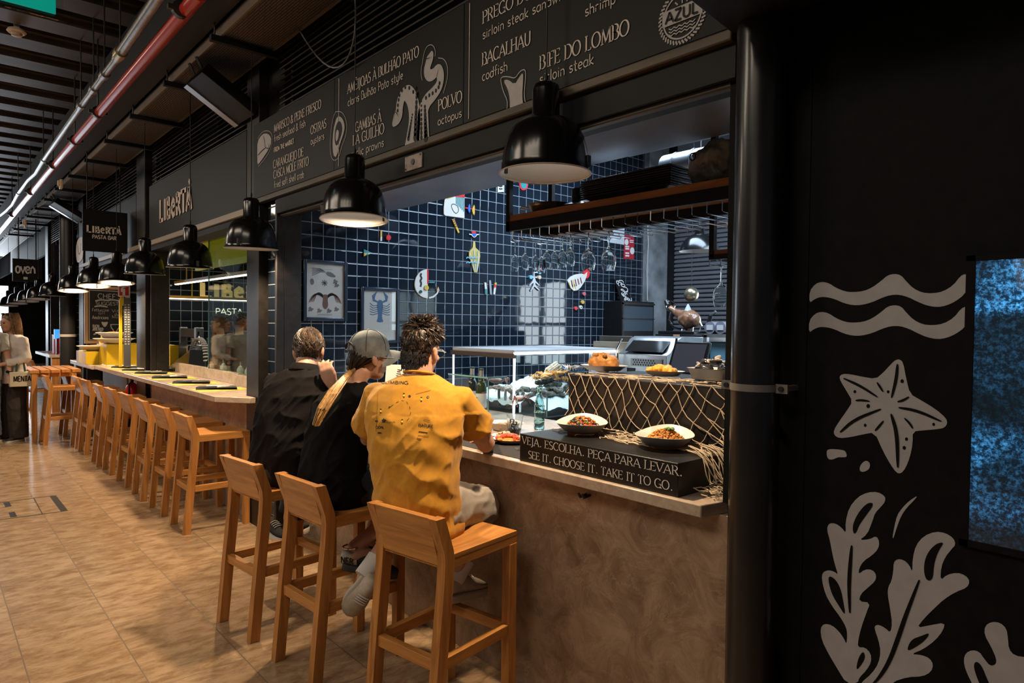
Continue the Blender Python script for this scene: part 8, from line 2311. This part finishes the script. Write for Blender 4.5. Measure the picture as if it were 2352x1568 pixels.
MB().bx(bX - .12, bX, a.y, b_.y, a.z, b_.z).build('bag_body', mat('bag_cloth', (.46, .40, .30), .8), bag, bevel=.008); t = MB(); p0 = PX(31, 876, bX); p1 = PX(71, 876, bX)
text(t, 'MENTA', sidewall(bX + .0015), p0.y, p0.z, (b_.z - a.z) * .34, 'bold', width=p1.y - p0.y); t.build('lettering', INK, bag, smooth=0)
MB().tube([(bX - .06, a.y * (1 - k) + b_.y * k, b_.z + h_) for k, h_ in ((.3, 0), (.34, .15), (.6, .16), (.68, 0))], .012, 8).build('handle', mat('bag_green', (.02, .07, .05), .7), bag)
mf = PZ(-12, 1018, 0)
mo, MG, mc_, mM_ = simple_person((mf.x, mf.y - .1, 0), -100, 'person in a grey T-shirt at the left edge, arm lowered with a wristwatch', mat('grey_tee', (.36, .35, .32), .85), mat('blue_jeans', (.10, .14, .19), .8), HB1, 1.04, armR=((.26, .0, 1.14), (.27, .06, .90)), armL=((-.25, .02, 1.14), (-.27, .08, .92)))
wl = MG(-.27, .08, .92)
MB().tube([wl + Vector((.034 * math.cos(t), .034 * math.sin(t), .045)) for t in [2 * PI * j / 16 for j in range(16)]], .008, 6, closed=True, cap=False).tube([wl + Vector((.036, -.02, .045)), wl + Vector((.044, -.024, .045))], .02, 12).build('wristwatch', BLKG, mo)
sg = thing('sunglasses', 'dark folded sunglasses dangling from the lowered hand at the left edge', 'sunglasses', tuple(wl + Vector((0, 0, -.2))))
q = wl + Vector((.01, .0, -.19))
for s_ in (0, 1): MB().tube([q + Vector((.02 * math.cos(t), .008, -.055 * s_ + .024 * math.sin(t))) for t in [2 * PI * j / 14 for j in range(14)]], .004, 6, closed=True, cap=False).build('lens_frame', BLKG, sg)
MB().tube([q + Vector((0, .01, .03)), q + Vector((-.005, .01, .09))], .003, 5).build('temple', BLKG, sg)
# placemats with folded napkins and cutlery down the counter
BLN = mat('black_napkin', (.016, .016, .017), .8); MATY = mat('placemat_yellow', (.55, .45, .06), .7, var=.15, scale=20)
PM = [(537, 892), (496, 878), (454, 866), (416, 856), (384, 849), (352, 843)]
for k, (px, py) in enumerate(PM):
    p = PZ(px, py, CTB + .002); p.y = 2.0
    nm = ('nearest', 'second', 'third', 'fourth', 'fifth', 'farthest')[k]
    tag(MB().bx(p.x - .15, p.x + .15, 1.80, 2.22, CTB, CTB + .002).build('placemat', MATY), '%s yellow paper placemat along the pasta bar' % nm, 'placemat', 'yellow placemats on the pasta bar')
    n_ = thing('napkin', '%s black folded napkin on the pasta bar, counted from the steel column' % nm, 'napkin', group='black napkins on the pasta bar')
    MB().loft([[(x, y, z) for x, y, z in ((-.17, yy - .045 + .02 * s_, zz_), (.17, yy - .04 - .02 * s_, zz_), (.16, yy + .045 - .015 * s_, zz_ + .006), (-.15, yy + .05 + .01 * s_, zz_ + .004))] for yy, zz_, s_ in ((0, .001, 0), (.004, .010, 1), (-.006, .018, 2), (.0, .022, 2))]).build('folded_cloth', BLN, n_, smooth=0)
    n_.location = (p.x - .02, 1.99, CTB + .002); n_.rotation_euler = (0, 0, 1.15 + .08 * (-1) ** k)
    for q, kd in ((-.06, 'fork'), (.05, 'knife')): cutlery(kd, (p.x + .05 + q, 2.03 + q * .5, CTB + .026), -.4 + q, '%s %s of the pasta bar place settings' % (nm, kd), .19)
for k, (px, py) in enumerate(((282, 838), (253, 833), (228, 829))):
    p = PZ(px, py, 1.047)
    tag(MB().bx(p.x - .24, p.x + .24, 1.78, 2.12, 1.045, 1.047).build('placemat', MATY), '%s yellow placemat on the far counter' % ('first', 'second', 'third')[k], 'placemat', 'yellow placemats on the pasta bar')
    tag(MB().loft([[(p.x - .16, 1.86, 1.048), (p.x + .16, 1.88, 1.048), (p.x + .15, 1.98, 1.05), (p.x - .15, 1.99, 1.05)], [(p.x - .12, 1.88, 1.066), (p.x + .13, 1.89, 1.062), (p.x + .12, 1.96, 1.068), (p.x - .13, 1.97, 1.064)]]).build('napkin', mat('white_napkin', (.55, .54, .5), .8), smooth=0), '%s white folded napkin on the far counter' % ('first', 'second', 'third')[k], 'napkin', 'white napkins on the far counter')
# far counter: yellow boxes, bowls, bottles, chalkboard, signs
def ybox(x0, x1, y0, y1, z1, lbl):
    o = thing('display_box', lbl, 'display box', ((x0 + x1) / 2, (y0 + y1) / 2, 1.045), group='yellow display boxes on the far counter')
    MB().bx(x0, x1, y0, y1, 1.045, z1).build('box', YLW, o, bevel=.003); MB().bx(x0 - .18, x0 - .002, y0, y1, 1.045, z1 - .01).build('pale_end', PALE, o)
    return o
a = PX(245, 828, -10.4); b_ = PX(283, 790, -10.4)
ybox(-10.9, -10.4, a.y, b_.y + .25, b_.z, 'taller yellow display box with bowls on top at the far counter')
a2 = PX(204, 828, -10.7); b2 = PX(245, 808, -10.7)
ybox(-11.5, -10.92, a2.y, b2.y, b2.z, 'lower yellow display box with a plate on top at the far counter')
def bowl(c, r, lbl, m_=CERAM):
    o = thing('serving_bowl', lbl, 'bowl', c, group='pale bowls on the yellow boxes')
    MB().lathe([(.001, 0), (r * .45, 0), (r * .8, .05), (r, .075), (r * .97, .078), (r * .75, .055), (.001, .015)], 28, c).build('bowl', m_, o); MB().ell(tuple(Vector(c) + Vector((0, 0, .062))), (r * .62, r * .62, .028), None, 14, 6).build('food', GOLD, o)
p = PX(263, 789, -10.55); bowl((-10.55, p.y, b_.z), .26, 'lower pale bowl stacked on the taller yellow box'); bowl((-10.55, p.y, b_.z + .08), .23, 'upper pale bowl stacked on the taller yellow box')
p = PX(222, 808, -11.1); bowl((-11.1, p.y, b2.z), .25, 'pale bowl of pasta on the lower yellow box')
for k, px in enumerate((220, 231)):
    p = PX(px, 800, -10.98); o = thing('drink_bottle', ('yellow', 'orange')[k] + ' drink bottle standing behind the lower yellow box', 'bottle', (-10.98, p.y, b2.z), group='drink bottles on the far counter')
    c = (-11.22 if k else -11.24, p.y + .12, b2.z)
    o.location = c; WM[o.name] = Matrix.Translation(Vector(c))
    MB().lathe([(.001, 0), (.034, 0), (.036, .14), (.014, .19), (.013, .25), (.001, .25)], 16, c).build('bottle', mat('soda_yellow' if k == 0 else 'soda_orange', (.60, .45, .05) if k == 0 else (.65, .22, .03), .2), o); MB().lathe([(.016, .245), (.016, .262), (.001, .262)], 12, c).build('cap', RED_ if k else ORAN, o)
cbx = -12.39
o = thing('chalkboard', 'wood-framed chalkboard of the chef suggestion beside the yellow totem', 'chalkboard', tuple(PX(240, 780, cbx)))
q = px2(cbx, [(201, 782), (201, 663), (290, 668), (290, 782)])
y0, y1, z0, z1 = q[0][0], q[2][0], q[0][1], q[1][1]
MB().bx(cbx, cbx + .03, y0, y1, z0, z1).build('slate', mat('slate_black', (.012, .013, .013), .7, var=.4, scale=3), o)
w = .045; MB().bx(cbx, cbx + .05, y0 - w, y0, z0 - w, z1 + w).bx(cbx, cbx + .05, y1, y1 + w, z0 - w, z1 + w).bx(cbx, cbx + .05, y0, y1, z1, z1 + w).bx(cbx, cbx + .05, y0, y1, z0 - w, z0).build('frame', mat('pine_frame', (.50, .30, .14), .5), o)
t = MB(); f_ = sidewall(cbx + .0305)
def ct_(s_, p0, p1, hpx, sty='hand'):
    A = PX(p0[0], p0[1], cbx); B = PX(p1[0], p1[1], cbx); C_ = PX(p0[0], p0[1] - hpx, cbx); text(t, s_, f_, A.y, (A.z + B.z) / 2, C_.z - A.z, sty, width=B.y - A.y)
for s_, p0, p1, h, st in (("CHEF'S", (224, 686), (277, 686), 11, 'sans'), ('SUGGESTION', (219, 701), (292, 701), 7.5, 'sans'), ('Fettuccine', (211, 716), (249, 714), 7, 'hand'), ('all', (225, 722), (240, 721), 6, 'hand'), ('Amatriciana', (211, 734), (248, 731), 8, 'hand'), ('Vitello', (256, 718), (290, 717), 7, 'hand'), ('da', (262, 725), (272, 724), 6, 'hand'), ('Milano', (256, 731), (290, 731), 7, 'hand'), ('BUON', (212, 754), (227, 749), 6, 'bold'), ('APPETITO!', (212, 763), (236, 756), 7, 'bold')):
    ct_(s_, p0, p1, h, st)
for P in ([(218, 691), (232, 688), (245, 690), (260, 688), (272, 691)], [(216, 704), (230, 702), (246, 705)], [(214, 768), (232, 760)]): t.ribbon(smoothpts(px2(cbx, P), 2, False), .02, f_)
for P in ([(204, 666), (288, 670), (288, 780), (204, 780), (204, 666)],): t.ribbon(px2(cbx, P), .012, f_)
t.ribbon(smoothpts(px2(cbx, [(254, 745), (254, 752), (260, 758), (261, 770)]), 2, False), .014, f_); t.ribbon(smoothpts(px2(cbx, [(273, 745), (273, 752), (267, 758), (266, 770)]), 2, False), .014, f_); t.ribbon(px2(cbx, [(252, 745), (275, 745)]), .012, f_)
t.poly(smoothpts(px2(cbx, [(230, 738), (240, 740), (248, 738), (244, 748), (238, 752)]), 2), f_)
t.build('chalk_marks', mat('chalk_white', (.46, .46, .45), .9), o, smooth=0)
o = thing('fire_sign', 'red fire extinguisher sign with a white symbol below a pendant lamp', 'sign', tuple(PX(285, 670, -9.6)))
q = px2(-9.6, [(271, 656), (298, 656), (298, 681), (271, 681)])
MB().poly(q, sidewall(-9.6), .01).build('plate', mat('sign_red', (.40, .02, .02), .5), o, smooth=0); MB().tube([(-9.605, q[1][0] - .02, (q[0][1] + q[2][1]) / 2), (-9.605, 2.40, (q[0][1] + q[2][1]) / 2)], .012, 6).build('bracket', STEELD, o)
t = MB(); f_ = sidewall(-9.589); t.poly(px2(-9.6, [(281, 663), (287, 663), (287, 678), (281, 678)]), f_, .001); t.ribbon(smoothpts(px2(-9.6, [(279, 670), (279, 662), (284, 659), (289, 658)]), 1, False), .02, f_)
for e in ([(272, 657), (297, 657)], [(272, 680), (297, 680)], [(272, 657), (272, 680)], [(297, 657), (297, 680)]): t.ribbon(px2(-9.6, e), .014, f_)
t.build('symbol', CHALK, o, smooth=0)
o = thing('yellow_totem', 'narrow yellow upright strip beside the chalkboard', 'sign', tuple(PX(278, 780, -9.62)))
q = px2(-9.62, [(273, 842), (273, 690), (277, 682), (284, 682), (283, 700), (280, 702), (280, 842)])
MB().poly(q, sidewall(-9.62), .02).build('strip', YLW, o, smooth=0)
o = thing('price_panel', 'tall grey panel of small price print on the steel column', 'price list', tuple(PX(290, 800, -9.44)))
q = px2(-9.5, [(284, 841), (284, 684), (300, 684), (300, 841)])
MB().poly(q, sidewall(-9.5), .012).build('panel', mat('panel_grey', (.075, .08, .085), .5), o, smooth=0)
t = MB()
for k in range(17):
    y = 700 + 5.6 * k
    t.ribbon(px2(-9.5, [(286, y), (289 + k % 3, y)]), .010, sidewall(-9.4875)); t.ribbon(px2(-9.5, [(293, y), (297, y)]), .010, sidewall(-9.4875))
t.build('lettering', CHALK, o, smooth=0)
fe = thing('fire_extinguisher', 'red fire extinguisher standing below the pasta bar counter', 'fire extinguisher', tuple(PZ(272, 960, 0)))
c = PZ(272, 985, 0); c.y = 2.02; c.x = -9.62
zf = .42
MB().lathe([(.001, 0), (.07, 0), (.078, .02), (.078, .36), (.06, .42), (.028, .45), (.001, .45)], 22, c + Vector((0, 0, zf))).build('cylinder', mat('extinguisher_red', (.42, .012, .012), .25, coat=.5), fe); MB().lathe([(.02, .45), (.02, .50), (.001, .50)], 12, c + Vector((0, 0, zf))).tube([c + Vector((0, 0, zf + .49)), c + Vector((.06, -.04, zf + .53))], .008, 6).tube([c + Vector((0, 0, zf + .47)), c + Vector((.07, -.05, zf + .44)), c + Vector((.09, -.05, zf + .2))], .010, 6).build('valve', BLKS, fe); MB().bx(c.x - .1, c.x + .1, 1.92, 2.14, 0, zf).build('stand', STEELD, fe)
# round downpipe in front of the far column, far counters, tables
dp = thing('downpipe', 'tall round black downpipe with a pale clamp between the far stalls', 'pipe', tuple(PZ(156, 950, 0)))
c = PY(157, 800, 1.98)
MB().tube([(c.x, 1.98, 0), (c.x, 1.98, 4.3)], .13, 20).build('pipe_run', mat('pipe_dark', (.035, .033, .032), .35, metal=.4), dp); z = PY(157, 773, 1.98).z; MB().tube([(c.x, 1.98, z), (c.x, 1.98, z + .045)], .137, 20).build('pipe_clamp', mat('clamp_pale', (.40, .36, .32), .5), dp)
fc = thing('bar_counter', 'most distant stone counter, seen behind the woman in linen', 'bar counter', (-15, 2.2, 0))
MB().bx(-16.4, -14.45, 1.72, 2.5, .99, 1.04).build('worktop', STONET, fc); MB().bx(-16.4, -14.45, 2.02, 2.1, 0, .99).build('front_panel', mat('tan_panel', (.42, .34, .28), .5), fc); MB().bx(-14.6, -14.47, 1.76, 2.02, 0, .99).build('leg', MATS['oak_upright'], fc)  # front panel in one even tan colour
for k in range(3): tag(MB().bx(-14.75 - .62 * k - .2, -14.75 - .62 * k + .2, 1.78, 2.06, 1.04, 1.044).build('placemat', mat('mat_red', (.25, .04, .04), .7)), ('first', 'second', 'third', 'fourth', 'fifth')[k] + ' dark red placemat on the most distant counter', 'placemat', 'red placemats on the distant counter')
rb = tag(MB().bx(PX(73, 790, -15.2).x, -14.9, 1.85, 2.05, 1.04, PX(80, 768, -15.2).z).build('display_box', mat('box_red', (.45, .015, .02), .5), bevel=.004), 'red display box on the most distant counter', 'display box')
sc_n = thing('tablet_screen', 'small blue lit screen beyond the round downpipe', 'screen', tuple(PX(130, 765, -14.5)))
q = px2(-14.5, [(124, 778), (124, 756), (137, 756), (137, 776)])
MB().poly(q, sidewall(-14.5), .03).build('screen', mat('screen_blue', (.02, .10, .25), .3, emit=(.05, .30, .75), estr=1.2), sc_n, smooth=0); MB().bx(-14.6, -14.5, q[0][0] + .05, q[2][0] - .05, 1.04, q[0][1]).build('stand', BLKS, sc_n)
tb_ = thing('high_table', 'slatted oak high table behind the woman in linen', 'table', (-11.8, 1.2, 0))
a = PZ(74, 848, .98)
for k in range(5): MB().bx(a.x - .8, a.x + .25, a.y - .05 + .12 * k, a.y + .05 + .12 * k, .94, .98).build('slat', WX, tb_)
for x in (a.x - .78, a.x + .18):
    for y in (a.y - .03, a.y + .42): MB().bx(x, x + .06, y, y + .06, 0, .94).build('leg', WZ, tb_)
MB().bx(a.x - .75, a.x + .2, a.y + .0, a.y + .45, .88, .94).build('apron', WX, tb_)
# floor hatch
ht = thing('floor_hatch', 'stone floor hatch outlined by dark seams in the aisle', 'hatch', (-7.3, .7, 0))
h = MB()
H0 = [PZ(x, y, .0012) for x, y in ((-20, 1196), (148, 1173), (121, 1138), (-10, 1155))]
def seam(m_, A, B, w):
    d = (B - A).normalized(); n = Vector((-d.y, d.x, 0)) * w / 2; m_.add([A + n, B + n, B - n, A - n], [(0, 1, 2, 3)])
seam(h, H0[0], H0[1], .02); seam(h, H0[3], H0[2], .02); seam(h, PZ(78, 1144, .0012), PZ(98, 1181, .0012), .008)
h.build('seam', mat('seam_brown', (.05, .035, .025), .8), ht, smooth=0)
h = MB(); seam(h, H0[1], H0[2], .05); h.build('metal_strip', mat('strip_black', (.012, .011, .010), .5), ht, smooth=0)
for x, y in ((17, 1158), (29, 1181)):
    p = PZ(x, y, .0014); MB().bx(p.x - .09, p.x + .09, p.y - .022, p.y + .022, .0004, .0016).build('lifting_slot', MATS['strip_black'], ht, smooth=0)

# ------------------------------------------------------------------ right-hand panel: downpipe, prints and the lit tank
dp = thing('downpipe', 'thick black round downpipe with a clamp at the right jamb of the seafood bar', 'pipe', (-1.07, 1.968, 0))
PIPM = mat('pipe_black', (.010, .0095, .0095), .28, coat=.2, var=.25, scale=9)
MB().tube([(-1.07, 1.968, 0), (-1.07, 1.968, 4.27)], .074, 40).build('pipe_run', PIPM, dp)
z = PY(1740, 895, 1.87).z
CLM = mat('clamp_steel', (.20, .185, .17), .45, metal=.3)
MB().tube([(-1.07, 1.968, z - .011), (-1.07, 1.968, z + .011)], .0765, 40).build('pipe_clamp', CLM, dp)
for sx in (-1, 1):
    MB().bx(-1.07 + sx * .092 - .019, -1.07 + sx * .092 + .019, 1.955, 1.963, z - .014, z + .014).bx(-1.07 + sx * .092 - .008, -1.07 + sx * .092 + .008, 1.963, FY, z - .008, z + .008).build('clamp_ear', CLM, dp); MB().tube([(-1.07 + sx * .092, 1.955, z), (-1.07 + sx * .092, 1.948, z)], .008, 10).build('bolt', STEELD, dp)
PRN = mat('grey_wall_print', (.37, .36, .37), .6, var=.05, scale=30)
PNB = MATS['panel_black']
RF = facade(FY, .0005); RF2 = facade(FY, .0022)
def zr(pts): return [(1660 + a / 2.9032, 560 + b / 2.9032) for a, b in pts]
def zl(pts): return [(1660 + a / 3.0275, 1050 + b / 3.0275) for a, b in pts]
def decal(name, lbl, shapes, holes=(), grp='grey sea prints on the black panel'):
    o = MB()
    for s_, rd in shapes: o.poly(smoothpts(py2(FY, s_), rd), RF, .001)
    ob = thing(name, lbl, 'wall print', tuple(PY(*shapes[0][0][0], FY)), group=grp)
    o.build('print', PRN, ob, smooth=0)
    if holes:
        h = MB()
        for s_, w in holes:
            if w is None: h.poly(smoothpts(py2(FY, s_), 2), RF2, .0006)
            else:
                P = smoothpts(py2(FY, s_), 2, False); n = len(P); h.ribbon(P, [w * (.25 + .75 * math.sin(PI * min(1, (i + .6) / n))) for i in range(n)], RF2)
        h.build('dark_print', PNB, ob, smooth=0)
    return ob
wave = [(580, 315), (620, 265), (665, 252), (710, 262), (760, 295), (820, 318), (870, 322), (940, 315), (1000, 290), (1060, 245), (1100, 210), (1145, 199), (1190, 208), (1225, 250), (1270, 295), (1330, 325), (1400, 330), (1470, 318), (1540, 275), (1585, 215), (1620, 199), (1648, 215), (1648, 275), (1610, 340), (1550, 385), (1490, 412), (1430, 422), (1360, 410), (1300, 385), (1240, 355), (1180, 338), (1120, 340), (1060, 360), (1000, 388), (930, 407), (870, 409), (810, 395), (750, 368), (700, 355), (650, 353), (610, 370), (580, 395)]
decal('wave_print', 'upper grey wavy band printed on the black panel', [(zr(wave), 1)])
decal('wave_print', 'lower grey wavy band printed on the black panel', [(zr([(x - 3 + (x - 580) * .008, y + 198 + (x - 580) * .018) for x, y in wave]), 1)])
star = [(1180, 768), (1205, 790), (1225, 900), (1250, 1000), (1320, 1040), (1420, 1100), (1490, 1160), (1500, 1195), (1480, 1225), (1430, 1235), (1340, 1242), (1268, 1250), (1268, 1330), (1250, 1420), (1220, 1495), (1190, 1530), (1160, 1525), (1120, 1470), (1070, 1380), (1015, 1255), (930, 1270), (850, 1288), (780, 1295), (745, 1275), (742, 1240), (780, 1180), (830, 1110), (868, 1050), (830, 985), (790, 920), (778, 885), (800, 866), (850, 868), (930, 885), (1020, 900), (1070, 860), (1120, 805), (1150, 775)]
decal('starfish_print', 'grey starfish printed on the black panel', [(zr(star), 1)],
      [(zr(p), w) for p, w in (([(1168, 800), (1160, 900), (1128, 1025)], .008), ([(808, 895), (920, 945), (1035, 1020)], .0075), ([(785, 1255), (880, 1170), (1058, 1100)], .0085), ([(1125, 1132), (1165, 1260), (1170, 1490)], .010), ([(1175, 1090), (1300, 1110), (1460, 1182)], .008), ([(1032, 922), (1050, 950), (1072, 985)], .006), ([(888, 1043), (930, 1040), (982, 1048)], .006), ([(1168, 1052), (1210, 1040), (1245, 1018)], .006), ([(1018, 1245), (1045, 1215), (1075, 1178)], .006), ([(1214, 1160), (1250, 1195), (1270, 1230)], .006))]
      + [(zr([(x + r * math.cos(t), y + r * 1.2 * math.sin(t)) for t in [2 * PI * i / 10 for i in range(10)]]), None) for x, y, r in ((1198, 914, 11), (1105, 985, 9), (883, 984, 9), (972, 1080, 12), (952, 1208, 9), (1408, 1202, 9), (1227, 1300, 10), (1212, 1358, 11))])
decal('pebble_print', 'two small grey blobs printed under the starfish', [(zr([(692, 1375), (720, 1366), (780, 1370), (820, 1378), (832, 1420), (800, 1422), (770, 1420), (730, 1440), (698, 1430)]), 2), (zr([(955, 1440), (985, 1460), (980, 1500), (940, 1522), (912, 1512), (920, 1470)]), 2)])
decal('seaweed_print', 'left grey leafy seaweed printed low on the black panel',
      [(zl([(860, 1568), (800, 1470), (740, 1370), (690, 1270), (680, 1190), (705, 1155), (760, 1165), (810, 1210), (845, 1260), (862, 1300), (868, 1230), (860, 1180), (820, 1110), (760, 1030), (715, 950), (690, 850), (695, 800), (735, 782), (780, 795), (805, 818), (780, 740), (762, 660), (748, 580), (725, 500), (740, 458), (785, 458), (830, 490), (858, 528), (855, 450), (880, 350), (940, 275), (1010, 242), (1080, 240), (1130, 270), (1132, 305), (1100, 345), (1060, 385), (1040, 450), (1005, 535), (950, 575), (1020, 570), (1070, 545), (1092, 590), (1080, 640), (1040, 680), (980, 720), (950, 770), (945, 812), (990, 778), (1040, 780), (1070, 815), (1062, 860), (1010, 905), (960, 950), (948, 1000), (1028, 1010), (1000, 1080), (965, 1180), (945, 1260), (940, 1320), (990, 1320), (1030, 1360), (1035, 1420), (1000, 1480), (950, 1530), (940, 1568)]), 1)],
      [(zl([(1045, 312), (1000, 320), (940, 390), (905, 470), (910, 530), (930, 525), (950, 470), (1000, 400), (1045, 340)]), None), (zl([(900, 610), (888, 750), (880, 900), (887, 1080)]), .011), (zl([(745, 820), (735, 850), (760, 950), (810, 1030), (858, 1105), (840, 1000), (825, 920), (790, 850)]), None), (zl([(980, 1342), (945, 1390), (928, 1480), (960, 1450), (995, 1390)]), None)])
decal('seaweed_print', 'right grey leafy seaweed printed low on the black panel',
      [(zl([(960, 1568), (1040, 1500), (1085, 1430), (1100, 1350), (1085, 1270), (1060, 1200), (1058, 1170), (1085, 1162), (1130, 1185), (1168, 1220), (1180, 1150), (1165, 1050), (1148, 950), (1152, 900), (1175, 860), (1188, 790), (1190, 730), (1215, 706), (1260, 712), (1300, 750), (1320, 800), (1322, 700), (1345, 610), (1400, 545), (1480, 515), (1550, 525), (1605, 560), (1622, 605), (1590, 640), (1550, 690), (1520, 760), (1515, 855), (1560, 815), (1630, 800), (1690, 820), (1720, 860), (1700, 905), (1620, 935), (1540, 985), (1470, 1050), (1400, 1120), (1350, 1185), (1450, 1165), (1545, 1148), (1535, 1200), (1480, 1270), (1400, 1330), (1310, 1368), (1380, 1372), (1440, 1395), (1466, 1440), (1450, 1490), (1390, 1522), (1290, 1525), (1180, 1560), (1180, 1600), (960, 1600)]), 1)],
      [(zl([(1370, 850), (1320, 980), (1270, 1110), (1220, 1260), (1160, 1420), (1090, 1530), (1040, 1580)]), .011), (zl([(1545, 585), (1480, 600), (1420, 670), (1398, 760), (1410, 840), (1440, 860), (1465, 835), (1470, 740), (1500, 650)]), None), (zl([(1445, 1215), (1380, 1240), (1310, 1265), (1278, 1348), (1340, 1320), (1410, 1270)]), None)])
decal('seaweed_print', 'rounded grey seaweed cut by the picture corner at lower right', [(zl([(1690, 1480), (1676, 1410), (1690, 1360), (1735, 1338), (1785, 1350), (1820, 1400), (1860, 1450), (1900, 1440), (1905, 1400), (1870, 1320), (1820, 1230), (1825, 1170), (1870, 1142), (1930, 1148), (1975, 1190), (1985, 1260), (1990, 1330), (2030, 1378), (2120, 1390), (2200, 1500), (2200, 1620), (1760, 1620)]), 1)], [(zl([(1760, 1412), (1745, 1450), (1770, 1530), (1800, 1600), (1880, 1620), (1840, 1540), (1800, 1440)]), None)])
decal('seaweed_print', 'thin grey stroke printed between the two seaweeds', [(zl([(1358, 264), (1330, 300), (1280, 350), (1240, 410), (1210, 490), (1188, 564), (1182, 555), (1195, 480), (1215, 400), (1250, 350), (1300, 300)]), 1)])
# the glowing tank
tk = thing('fish_tank', 'blue glowing tank window with rocks set in the black panel', 'aquarium', (-.25, FY, 1.1))
m = bpy.data.materials.new('tank_glow'); m.use_nodes = True; MATS['tank_glow'] = m
nt = m.node_tree; N = nt.nodes; L = nt.links; b = N['Principled BSDF']; b.inputs['Base Color'].default_value = (.01, .02, .03, 1); b.inputs['Roughness'].default_value = .25
geo = N.new('ShaderNodeNewGeometry'); n1 = N.new('ShaderNodeTexNoise'); n1.inputs['Scale'].default_value = 70; n1.inputs['Detail'].default_value = 8; n1.inputs['Roughness'].default_value = .8; L.new(geo.outputs['Position'], n1.inputs['Vector'])
n2 = N.new('ShaderNodeTexNoise'); n2.inputs['Scale'].default_value = 4.5; n2.inputs['Detail'].default_value = 3; L.new(geo.outputs['Position'], n2.inputs['Vector'])
sp = N.new('ShaderNodeSeparateXYZ'); L.new(geo.outputs['Position'], sp.inputs[0])
r1 = N.new('ShaderNodeValToRGB'); e = r1.color_ramp.elements; e[0].position = .47; e[0].color = (.0, .012, .035, 1); e[1].position = .70; e[1].color = (.10, .45, .95, 1); L.new(n1.outputs['Fac'], r1.inputs[0])
zt = N.new('ShaderNodeValToRGB'); e = zt.color_ramp.elements; e[0].position = .06; e[0].color = (.05, .05, .05, 1); e[1].position = .26; e[1].color = (.8, .8, .8, 1)
for p_, v in ((.45, .10), (.80, .07), (.84, 1.1), (1.0, .9)): q = e.new(p_); q.color = (v, v, v, 1)
mr = N.new('ShaderNodeMapRange'); mr.inputs['From Min'].default_value = 1.107; mr.inputs['From Max'].default_value = 1.831; L.new(sp.outputs[2], mr.inputs[0])
ad = N.new('ShaderNodeMath'); ad.operation = 'MULTIPLY_ADD'; ad.inputs[1].default_value = .35; L.new(n2.outputs['Fac'], ad.inputs[0]); ad2 = N.new('ShaderNodeMath'); ad2.operation = 'SUBTRACT'; ad2.inputs[1].default_value = .17; L.new(mr.outputs[0], ad.inputs[2]); L.new(ad.outputs[0], ad2.inputs[0]); L.new(mr.outputs[0], zt.inputs[0])
mu = N.new('ShaderNodeMixRGB'); mu.blend_type = 'MULTIPLY'; mu.inputs[0].default_value = 1; L.new(r1.outputs[0], mu.inputs[1]); L.new(zt.outputs[0], mu.inputs[2])
r3 = N.new('ShaderNodeValToRGB'); e = r3.color_ramp.elements; e[0].position = .42; e[0].color = (.25, .25, .25, 1); e[1].position = .55; e[1].color = (1.6, 1.6, 1.6, 1); L.new(n2.outputs['Fac'], r3.inputs[0])
m3 = N.new('ShaderNodeMixRGB'); m3.blend_type = 'MULTIPLY'; m3.inputs[0].default_value = 1; L.new(mu.outputs[0], m3.inputs[1]); L.new(r3.outputs[0], m3.inputs[2])
L.new(m3.outputs[0], b.inputs['Emission Color']); b.inputs['Emission Strength'].default_value = 1.6
TKX = -.508
rows = []
rn = random.Random(13)
for j in range(41):
    rows.append([(TKX + .9 * i / 40, FY - .006 + .02 * noise.noise(Vector((i * .35, j * .35, 1))) * 0, 1.107 + .724 * j / 40) for i in range(41)])
MB().loft(rows, cap=False, closed=False).build('lit_scene', m, tk, smooth=0)
MB().bx(TKX, TKX + .9, FY - .012, FY - .0115, 1.107, 1.831).build('window', glassy('tank_glass', (.95, 1, 1), .92), tk, smooth=0)
MB().bx(TKX - .02, TKX, FY - .014, FY, 1.09, 1.845).bx(TKX - .02, TKX + .92, FY - .014, FY, 1.831, 1.845).bx(TKX - .02, TKX + .92, FY - .014, FY, 1.09, 1.107).build('frame', PNB, tk)
